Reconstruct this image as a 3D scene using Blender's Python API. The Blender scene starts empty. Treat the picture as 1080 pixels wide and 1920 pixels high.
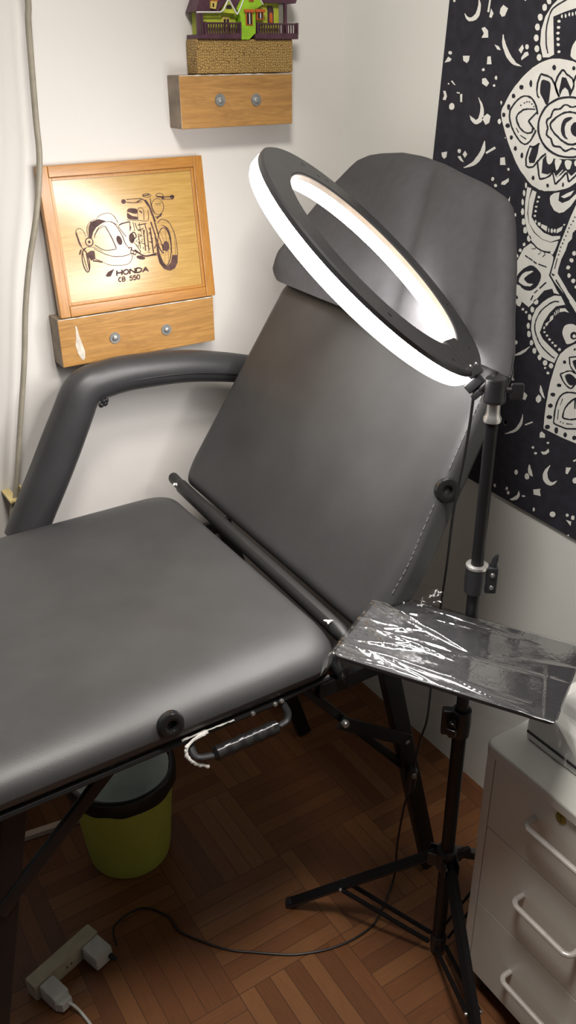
import bpy, bmesh, math, random
from mathutils import Vector, Matrix, noise
from mathutils.geometry import tessellate_polygon
random.seed(7)
S = bpy.context.scene
COL = S.collection
PI = math.pi
V = Vector

# ------------------------------------------------------------------ helpers
def link(o, parent=None):
    COL.objects.link(o)
    if parent is not None:
        o.parent = parent
    return o

def tag(o, label=None, cat=None, group=None, kind=None):
    if label: o['label'] = label
    if cat: o['category'] = cat
    if group: o['group'] = group
    if kind: o['kind'] = kind
    return o

def thing(name, label, cat, loc=(0, 0, 0), group=None):
    o = bpy.data.objects.new(name, None)
    o.empty_display_size = .05
    link(o)
    o.location = loc
    return tag(o, label, cat, group)

def obj(name, bm, mats, parent=None, sharp=38, recalc=True):
    """one mesh object; bm is in world coordinates, the parents are unrotated"""
    if recalc:
        bmesh.ops.recalc_face_normals(bm, faces=bm.faces[:])
    a = math.radians(sharp)
    for e in bm.edges:
        if len(e.link_faces) == 2:
            e.smooth = e.calc_face_angle(0) < a
    for f in bm.faces:
        f.smooth = True
    if parent is not None:
        off = Vector((0, 0, 0))
        p = parent
        while p is not None:
            off += p.location
            p = p.parent
        bmesh.ops.translate(bm, verts=bm.verts[:], vec=-off)
    me = bpy.data.meshes.new(name)
    bm.to_mesh(me)
    bm.free()
    for m in (mats if isinstance(mats, (list, tuple)) else [mats]):
        me.materials.append(m)
    o = bpy.data.objects.new(name, me)
    if len(me.polygons) < 4000:
        wn = o.modifiers.new('weighted_normal', 'WEIGHTED_NORMAL')
        wn.keep_sharp = True
    return link(o, parent)

def islands(bm):
    seen, out = set(), []
    for v in bm.verts:
        if v in seen: continue
        st, isl = [v], []
        seen.add(v)
        while st:
            q = st.pop(); isl.append(q)
            for e in q.link_edges:
                o = e.other_vert(q)
                if o not in seen:
                    seen.add(o); st.append(o)
        out.append(isl)
    return out

def pieces(name, bm, mats, parent=None, **kw):
    """like obj(), but every loose piece becomes a part of its own"""
    bm.verts.ensure_lookup_table()
    done = []
    for isl in islands(bm):
        b = bmesh.new()
        mp = {v: b.verts.new(v.co) for v in isl}
        for f in set(f for v in isl for f in v.link_faces):
            g = b.faces.new([mp[v] for v in f.verts])
            g.material_index = f.material_index
        done.append(obj(name, b, mats, parent, **kw))
    bm.free()
    return done

def NB():
    return bmesh.new()

def box(bm, x0, x1, y0, y1, z0, z1, bev=0.0, mi=0, M=None, seg=2):
    r = bmesh.ops.create_cube(bm, size=1)
    vs = r['verts']
    for v in vs:
        v.co = V(((x0 + x1) / 2 + v.co.x * (x1 - x0), (y0 + y1) / 2 + v.co.y * (y1 - y0), (z0 + z1) / 2 + v.co.z * (z1 - z0)))
    fs = set(f for v in vs for f in v.link_faces)
    if bev > 0:
        es = set(e for v in vs for e in v.link_edges)
        rr = bmesh.ops.bevel(bm, geom=list(es), offset=bev, segments=seg, profile=.5, affect='EDGES')
        fs = set(f for f in rr['faces']) | set(f for f in fs if f.is_valid)
        vs = set(v for f in fs for v in f.verts)
    for f in fs:
        f.material_index = mi
    if M is not None:
        for v in vs:
            v.co = M @ v.co
    return fs

def frame_of(d, up=None):
    d = V(d).normalized()
    u = V(up) if up else (V((0, 0, 1)) if abs(d.z) < .9 else V((1, 0, 0)))
    a = u.cross(d).normalized()
    b = d.cross(a)
    return a, b, d

def tube(bm, pts, r, n=12, mi=0, ry=None, cap=True, up=None):
    """sweep of an ellipse along a polyline"""
    pts = [V(p) for p in pts]
    rings = []
    for i, p in enumerate(pts):
        if i == 0: d = pts[1] - p
        elif i == len(pts) - 1: d = p - pts[i - 1]
        else: d = (p - pts[i - 1]).normalized() + (pts[i + 1] - p).normalized()
        a, b, _ = frame_of(d, up)
        rr = r[i] if isinstance(r, (list, tuple)) else r
        rb = (ry[i] if isinstance(ry, (list, tuple)) else ry) if ry else rr
        rings.append([bm.verts.new(p + a * rr * math.cos(2 * PI * k / n) + b * rb * math.sin(2 * PI * k / n)) for k in range(n)])
    for i in range(len(rings) - 1):
        for k in range(n):
            f = bm.faces.new((rings[i][k], rings[i][(k + 1) % n], rings[i + 1][(k + 1) % n], rings[i + 1][k]))
            f.material_index = mi
    if cap:
        for rg in (rings[0], rings[-1]):
            f = bm.faces.new(rg)
            f.material_index = mi
    return rings

def spline(pts, k=6):
    p = [V(q) for q in pts]
    out = []
    for i in range(len(p) - 1):
        a = p[i - 1] if i else p[0]
        b, c = p[i], p[i + 1]
        d = p[i + 2] if i + 2 < len(p) else p[-1]
        for j in range(k):
            t = j / k
            out.append(.5 * ((2 * b) + (c - a) * t + (2 * a - 5 * b + 4 * c - d) * t * t + (3 * b - a - 3 * c + d) * t ** 3))
    out.append(p[-1])
    return out

def lathe(bm, prof, org=(0, 0, 0), axis=(0, 0, 1), n=32, mi=0, closed=False, arc=None):
    a, b, d = frame_of(axis)
    org = V(org)
    m = len(prof)
    rings = []
    for (r, h) in prof:
        if r < 1e-6:
            rings.append([bm.verts.new(org + d * h)])
        else:
            rings.append([bm.verts.new(org + d * h + (a * math.cos(2 * PI * k / n) + b * math.sin(2 * PI * k / n)) * r) for k in range(n)])
    for i in range(m if closed else m - 1):
        A, B = rings[i], rings[(i + 1) % m]
        for k in range(n):
            q = [A[k % len(A)], A[(k + 1) % len(A)], B[(k + 1) % len(B)], B[k % len(B)]]
            u = []
            for v in q:
                if v not in u: u.append(v)
            if len(u) >= 3:
                try:
                    bm.faces.new(u).material_index = mi
                except ValueError:
                    pass
    return rings

def offset_outline(o, d, k=1):
    """inset a closed 2-D outline by d, scaling each axis about the middle"""
    xs, ys = [p[0] for p in o], [p[1] for p in o]
    cx, cy = (min(xs) + max(xs)) / 2, (min(ys) + max(ys)) / 2
    fx, fy = 1 - d * k / (max(xs) - cx), 1 - d / (max(ys) - cy)
    return [(cx + (x - cx) * fx, cy + (y - cy) * fy) for x, y in o]

def rounded(pts, rad, k=6):
    """round the corners of a polygon; rad is a number or one per corner"""
    n = len(pts)
    out = []
    for i in range(n):
        p, q, r = V(pts[i - 1]), V(pts[i]), V(pts[(i + 1) % n])
        R = rad[i] if isinstance(rad, (list, tuple)) else rad
        a, b = (p - q).normalized(), (r - q).normalized()
        t = min(R, (p - q).length * .49, (r - q).length * .49)
        A, B = q + a * t, q + b * t
        for j in range(k + 1):
            u = j / k
            out.append(tuple((1 - u) ** 2 * A + 2 * u * (1 - u) * q + u * u * B))
    return out

def pillow(bm, outline, thick, rt=(.02, .02), rb=(.02, .02), M=None, seg=6, mi=0, xs=1):
    """upholstered slab: outline at height -thick..0 with rounded top and bottom edges"""
    layers = []
    for j in range(seg + 1):
        a = PI / 2 * j / seg
        layers.append((rb[0] * (1 - math.sin(a)), -thick + rb[1] * (1 - math.cos(a))))
    for j in range(seg + 1):
        a = PI / 2 * j / seg
        layers.append((rt[0] * (1 - math.cos(a)), -rt[1] * (1 - math.sin(a))))
    layers = [(layers[0][0] + .006, layers[0][1])] + layers + [(layers[-1][0] + .006, layers[-1][1])]
    rings = []
    for ins, h in layers:
        o = offset_outline(outline, ins, xs)
        rings.append([bm.verts.new((M @ V((x, y, h))) if M is not None else V((x, y, h))) for x, y in o])
    n = len(outline)
    for i in range(len(rings) - 1):
        for k in range(n):
            bm.faces.new((rings[i][k], rings[i][(k + 1) % n], rings[i + 1][(k + 1) % n], rings[i + 1][k])).material_index = mi
    bm.faces.new(rings[0][::-1]).material_index = mi
    bm.faces.new(rings[-1]).material_index = mi

def flatpoly(bm, pts, mi=0):
    vs = [bm.verts.new(p) for p in pts]
    try:
        f = bm.faces.new(vs)
        f.material_index = mi
        return f
    except ValueError:
        return None

def prism(bm, pts, vec, mi=0):
    n = len(pts)
    A = [bm.verts.new(V(p)) for p in pts]
    B = [bm.verts.new(V(p) + V(vec)) for p in pts]
    for f in [A[::-1], B] + [[A[i], A[(i + 1) % n], B[(i + 1) % n], B[i]] for i in range(n)]:
        bm.faces.new(f).material_index = mi

def cyl(bm, p0, p1, r, n=16, mi=0, bev=0):
    p0, p1 = V(p0), V(p1)
    L = (p1 - p0).length
    b = bev
    prof = [(0, 0), (r - b, 0), (r, b), (r, L - b), (r - b, L), (0, L)] if b else [(0, 0), (r, 0), (r, L), (0, L)]
    lathe(bm, prof, p0, p1 - p0, n, mi)

# ------------------------------------------------------------------ materials
class N:
    def __init__(s, name):
        s.m = bpy.data.materials.new(name)
        s.m.use_nodes = True
        s.t = s.m.node_tree
        s.b = s.t.nodes['Principled BSDF']
        s.out = s.t.nodes['Material Output']
    def n(s, typ, **kw):
        q = s.t.nodes.new(typ)
        for k, v in kw.items():
            if k in ('operation', 'blend_type', 'data_type', 'wave_type', 'bands_direction', 'feature', 'noise_dimensions', 'distance'):
                setattr(q, k, v)
            else:
                q.inputs[k.replace('_', ' ')].default_value = v
        return q
    def l(s, a, b):
        s.t.links.new(a, b)
    def coord(s, scale=(1, 1, 1), rot=(0, 0, 0)):
        tc = s.t.nodes.new('ShaderNodeTexCoord')
        mp = s.t.nodes.new('ShaderNodeMapping')
        mp.inputs['Scale'].default_value = scale
        mp.inputs['Rotation'].default_value = rot
        s.l(tc.outputs['Object'], mp.inputs['Vector'])
        return mp.outputs['Vector']
    def noise(s, vec, scale, detail=4, rough=.55, dist=0):
        q = s.n('ShaderNodeTexNoise', Scale=scale, Detail=detail, Roughness=rough, Distortion=dist)
        s.l(vec, q.inputs['Vector'])
        return q.outputs['Fac']
    def ramp(s, fac, stops):
        q = s.t.nodes.new('ShaderNodeValToRGB')
        e = q.color_ramp.elements
        while len(e) < len(stops): e.new(.5)
        for i, (p, c) in enumerate(stops):
            e[i].position = p
            e[i].color = (*c, 1)
        s.l(fac, q.inputs['Fac'])
        return q.outputs['Color']
    def bump(s, h, strength, dist=.002, prev=None):
        q = s.n('ShaderNodeBump', Strength=strength)
        q.inputs['Distance'].default_value = dist
        s.l(h, q.inputs['Height'])
        if prev is not None: s.l(prev, q.inputs['Normal'])
        s.l(q.outputs['Normal'], s.b.inputs['Normal'])
        return q.outputs['Normal']
    def set(s, **kw):
        for k, v in kw.items():
            s.b.inputs[k.replace('_', ' ')].default_value = v
        return s

def plain(name, col, rough=.5, metal=0, spec=.5, var=.12, nscale=40, bump=0, bscale=200):
    m = N(name)
    m.set(Roughness=rough, Metallic=metal, Specular_IOR_Level=spec)
    c = m.coord()
    f = m.noise(c, nscale, 3)
    lo = tuple(max(0, x * (1 - var)) for x in col)
    hi = tuple(min(1, x * (1 + var)) for x in col)
    m.l(m.ramp(f, [(.3, lo), (.7, hi)]), m.b.inputs['Base Color'])
    if bump:
        m.bump(m.noise(c, bscale, 3), bump, .001)
    return m.m

def leather(name, col, rough, bump=.12):
    m = N(name)
    m.set(Specular_IOR_Level=.55)
    c = m.coord()
    f = m.noise(c, 9, 4)
    m.l(m.ramp(f, [(.3, tuple(x * .85 for x in col)), (.7, tuple(x * 1.15 for x in col))]), m.b.inputs['Base Color'])
    r = m.n('ShaderNodeMapRange')
    r.inputs['To Min'].default_value = rough - .05
    r.inputs['To Max'].default_value = rough + .06
    m.l(m.noise(c, 14, 5), r.inputs['Value'])
    m.l(r.outputs['Result'], m.b.inputs['Roughness'])
    v = m.n('ShaderNodeTexVoronoi', Scale=520)
    m.l(c, v.inputs['Vector'])
    n1 = m.bump(v.outputs['Distance'], bump, .0006)
    m.bump(m.noise(c, 7, 2), .16, .012, n1)
    return m.m

def wood(name, c0, c1, stretch=(2, 40, 40), rough=.35, scale=1.0, coat=0.0, spec=.5):
    m = N(name)
    m.set(Roughness=rough, Coat_Weight=coat, Coat_Roughness=.2, Specular_IOR_Level=spec)
    c = m.coord(stretch)
    f = m.noise(c, 3.2 * scale, 6, .6, 1.2)
    f2 = m.noise(c, 14 * scale, 4, .6, .4)
    mx = m.n('ShaderNodeMath', operation='MULTIPLY_ADD')
    m.l(f2, mx.inputs[0])
    mx.inputs[1].default_value = .4
    m.l(f, mx.inputs[2])
    mid = tuple((a + b) / 2 for a, b in zip(c0, c1))
    m.l(m.ramp(mx.outputs[0], [(.45, c0), (.68, mid), (.92, c1)]), m.b.inputs['Base Color'])
    m.bump(f2, .05, .001)
    return m.m

def wall_mat(name, col):
    m = N(name)
    m.set(Roughness=.62, Specular_IOR_Level=.35)
    c = m.coord()
    f = m.noise(c, 2.3, 5)
    m.l(m.ramp(f, [(.3, tuple(x * .965 for x in col)), (.7, col)]), m.b.inputs['Base Color'])
    n1 = m.bump(m.noise(c, 6, 3), .12, .01)
    m.bump(m.noise(c, 160, 3), .05, .001, n1)
    return m.m

def parquet():
    m = N('parquet')
    m.set(Roughness=.42, Specular_IOR_Level=.4)
    tc = m.t.nodes.new('ShaderNodeTexCoord')
    sp = m.t.nodes.new('ShaderNodeSeparateXYZ')
    m.l(tc.outputs['Object'], sp.inputs[0])
    B = .24
    def math_(op, a, b=None):
        q = m.n('ShaderNodeMath', operation=op)
        for i, x in enumerate((a, b)):
            if x is None: continue
            if isinstance(x, (int, float)): q.inputs[i].default_value = x
            else: m.l(x, q.inputs[i])
        return q.outputs[0]
    xs = math_('DIVIDE', sp.outputs['X'], B)
    ys = math_('DIVIDE', sp.outputs['Y'], B)
    cx, cy = math_('FLOOR', xs), math_('FLOOR', ys)
    par = math_('FLOORED_MODULO', math_('ADD', cx, cy), 2)
    fx, fy = math_('SUBTRACT', xs, cx), math_('SUBTRACT', ys, cy)
    inv = math_('SUBTRACT', 1, par)
    across = math_('ADD', math_('MULTIPLY', fy, inv), math_('MULTIPLY', fx, par))
    along = math_('ADD', math_('MULTIPLY', fx, inv), math_('MULTIPLY', fy, par))
    NS = 7
    st = math_('MULTIPLY', across, NS)
    si = math_('FLOOR', st)
    sf = math_('SUBTRACT', st, si)
    cmb = m.t.nodes.new('ShaderNodeCombineXYZ')
    m.l(cx, cmb.inputs[0]); m.l(cy, cmb.inputs[1]); m.l(si, cmb.inputs[2])
    wn = m.t.nodes.new('ShaderNodeTexWhiteNoise')
    wn.noise_dimensions = '3D'
    m.l(cmb.outputs[0], wn.inputs['Vector'])
    g = m.t.nodes.new('ShaderNodeCombineXYZ')
    m.l(math_('MULTIPLY', along, 3), g.inputs[0])
    m.l(math_('MULTIPLY', st, 4), g.inputs[1])
    m.l(math_('MULTIPLY', wn.outputs['Value'], 37), g.inputs[2])
    gr = m.noise(g.outputs[0], 2.2, 5, .6, .6)
    tone = math_('ADD', math_('MULTIPLY', wn.outputs['Value'], .62), math_('MULTIPLY', gr, .5))
    col = m.ramp(tone, [(.15, (.115, .042, .016)), (.5, (.168, .065, .024)), (.95, (.235, .104, .039))])
    def edge(x):
        return math_('MINIMUM', x, math_('SUBTRACT', 1, x))
    gap = math_('MINIMUM', math_('MULTIPLY', edge(sf), 1 / NS), edge(along))
    gm = math_('GREATER_THAN', gap, .004)
    mix = m.n('ShaderNodeMix', data_type='RGBA')
    m.l(gm, mix.inputs[0])
    mix.inputs[6].default_value = (.095, .038, .016, 1)
    m.l(col, mix.inputs[7])
    m.l(mix.outputs[2], m.b.inputs['Base Color'])
    m.bump(gm, .2, .001)
    return m.m

def stone():
    m = N('toy_stone')
    m.set(Roughness=.6)
    c = m.coord((1, 1, 1))
    v = m.n('ShaderNodeTexVoronoi', Scale=215, Randomness=.75)
    v.feature = 'DISTANCE_TO_EDGE'
    m.l(c, v.inputs['Vector'])
    f = m.ramp(v.outputs['Distance'], [(.02, (.13, .07, .018)), (.16, (.46, .29, .085))])
    m.l(f, m.b.inputs['Base Color'])
    m.bump(v.outputs['Distance'], .8, .003)
    return m.m

def film_mat():
    m = N('clear_film')
    nt = m.t
    nt.nodes.remove(m.b)
    tr = nt.nodes.new('ShaderNodeBsdfTransparent')
    tr.inputs['Color'].default_value = (.96, .96, .97, 1)
    gl = nt.nodes.new('ShaderNodeBsdfGlossy')
    gl.inputs['Roughness'].default_value = .055
    gl.inputs['Color'].default_value = (1, 1, 1, 1)
    fr = nt.nodes.new('ShaderNodeFresnel')
    fr.inputs['IOR'].default_value = 1.55
    mp = m.n('ShaderNodeMath', operation='MULTIPLY_ADD')
    m.l(fr.outputs[0], mp.inputs[0])
    mp.inputs[1].default_value = .42
    mp.inputs[2].default_value = 0.0
    c = m.coord()
    bp = nt.nodes.new('ShaderNodeBump')
    bp.inputs['Strength'].default_value = .06
    bp.inputs['Distance'].default_value = .002
    m.l(m.noise(c, 160, 4), bp.inputs['Height'])
    m.l(bp.outputs['Normal'], gl.inputs['Normal'])
    mx = nt.nodes.new('ShaderNodeMixShader')
    mn = m.n('ShaderNodeMath', operation='MINIMUM')
    m.l(mp.outputs[0], mn.inputs[0])
    mn.inputs[1].default_value = .30
    m.l(mn.outputs[0], mx.inputs[0])
    m.l(tr.outputs[0], mx.inputs[1])
    m.l(gl.outputs[0], mx.inputs[2])
    m.l(mx.outputs[0], m.out.inputs['Surface'])
    return m.m

def emit(name, col, strength):
    m = N(name)
    m.set(Base_Color=(.9, .9, .9, 1), Emission_Color=(*col, 1), Emission_Strength=strength, Roughness=.4)
    return m.m

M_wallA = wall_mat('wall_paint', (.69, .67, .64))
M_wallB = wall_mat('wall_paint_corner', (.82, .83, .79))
M_ceil = wall_mat('ceiling_paint', (.8, .8, .78))
M_floor = parquet()
M_vinyl = leather('black_vinyl', (.040, .040, .0405), .46)
M_vinyl_arm = leather('black_vinyl_arm', (.034, .034, .036), .42)
M_flap = leather('flap_vinyl', (.018, .018, .018), .48)
M_cloth = plain('black_cloth', (.060, .059, .063), .8, var=.08, nscale=60, bump=.15, bscale=900)
M_piping = plain('vinyl_piping', (.013, .013, .014), .5, spec=.35)
M_stitch = plain('stitch_thread', (.13, .125, .125), .8)
M_blackmetal = plain('black_metal', (.010, .010, .011), .36, spec=.3)
M_steel = plain('dull_steel', (.45, .44, .43), .35, metal=.9)
M_chrome = plain('bright_aluminium', (.72, .71, .68), .25, metal=.85)
M_blackplastic = plain('black_plastic', (.018, .018, .02), .35)
M_gloss = plain('glossy_black_plastic', (.012, .012, .012), .16)
M_housing = plain('lamp_housing', (.03, .03, .032), .38)
M_led = emit('lamp_diffuser', (1, .955, .925), 42)
M_ledside = emit('lamp_diffuser_edge', (1, .955, .925), 11)
M_cream = plain('cream_plastic', (.62, .50, .40), .5)
M_block = wood('varnished_block', (.30, .15, .045), (.52, .28, .085), (3, 30, 30), .38, coat=.3)
M_blockgrey = plain('dusty_wood_edge', (.24, .19, .14), .6, var=.3, nscale=30)
M_frame = wood('frame_wood', (.32, .125, .019), (.50, .235, .042), (3, 40, 60), .34, coat=.3)
M_framev = wood('frame_wood_upright', (.32, .125, .019), (.50, .235, .042), (60, 40, 3), .34, coat=.3)
M_panel = wood('panel_wood', (.39, .215, .048), (.56, .355, .10), (3, 40, 60), .24, coat=.8)
M_burn = plain('burnt_engraving', (.075, .035, .03), .7, var=.4, nscale=90)
M_paint_smear = plain('white_paint_smear', (.62, .56, .48), .5, var=.2, nscale=90)
M_washer = plain('galvanised_washer', (.36, .36, .35), .4, metal=.7)
M_cable = plain('beige_cable', (.27, .245, .19), .5)
M_clip = plain('yellowed_clip', (.62, .50, .22), .5)
M_bcable = plain('black_cable', (.014, .013, .014), .45)
M_white = plain('white_laminate', (.70, .69, .63), .32, var=.04, nscale=6)
M_whitetop = plain('white_worktop', (.70, .70, .65), .22, var=.03, nscale=6)
M_handle = plain('satin_handle', (.62, .58, .55), .32, metal=.35)
M_brass = plain('old_brass', (.30, .26, .06), .35, metal=.6)
M_dark = plain('dark_gap', (.01, .01, .01), .6)
M_device = plain('white_device', (.78, .78, .74), .35, var=.03)
M_bucket = plain('olive_plastic', (.46, .52, .085), .42, var=.08, nscale=8)
M_bag = plain('black_bag', (.012, .014, .012), .35, bump=.6, bscale=60)
M_liner = plain('pale_liner', (.78, .84, .82), .5, var=.1, nscale=12)
M_strip = plain('ivory_plastic', (.50, .46, .33), .5)
M_plug = plain('white_plug', (.62, .63, .60), .45)
M_batten = wood('pale_batten', (.55, .42, .34), (.75, .62, .52), (2, 40, 40), .5)
M_tcloth = plain('tapestry_black', (.021, .021, .031), .85, var=.3, nscale=50, bump=.2, bscale=900)
M_twhite = plain('tapestry_white', (.86, .86, .81), .85, var=.04, nscale=40, bump=.15, bscale=900)
M_lime = plain('lime_paint', (.28, .52, .02), .5, var=.25, nscale=40)
M_limey = plain('yellow_green_paint', (.42, .48, .04), .5, var=.25, nscale=40)
M_plum = plain('plum_paint', (.075, .028, .045), .5, var=.3, nscale=60)
M_orange = plain('orange_paint', (.50, .11, .02), .5)
M_pane = plain('dark_pane', (.03, .02, .02), .3)
M_yellow = plain('yellow_paint', (.65, .50, .12), .5)
M_trimw = plain('white_paint', (.72, .70, .68), .5)
M_stone = stone()
M_film = film_mat()
M_tuft = plain('torn_foam', (.62, .61, .58), .8)
M_tray = plain('tray_black', (.022, .022, .023), .5, var=.35, nscale=70, bump=.3, bscale=220)

def pairs(q):
    return list(zip(q[0::2], q[1::2]))

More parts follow.
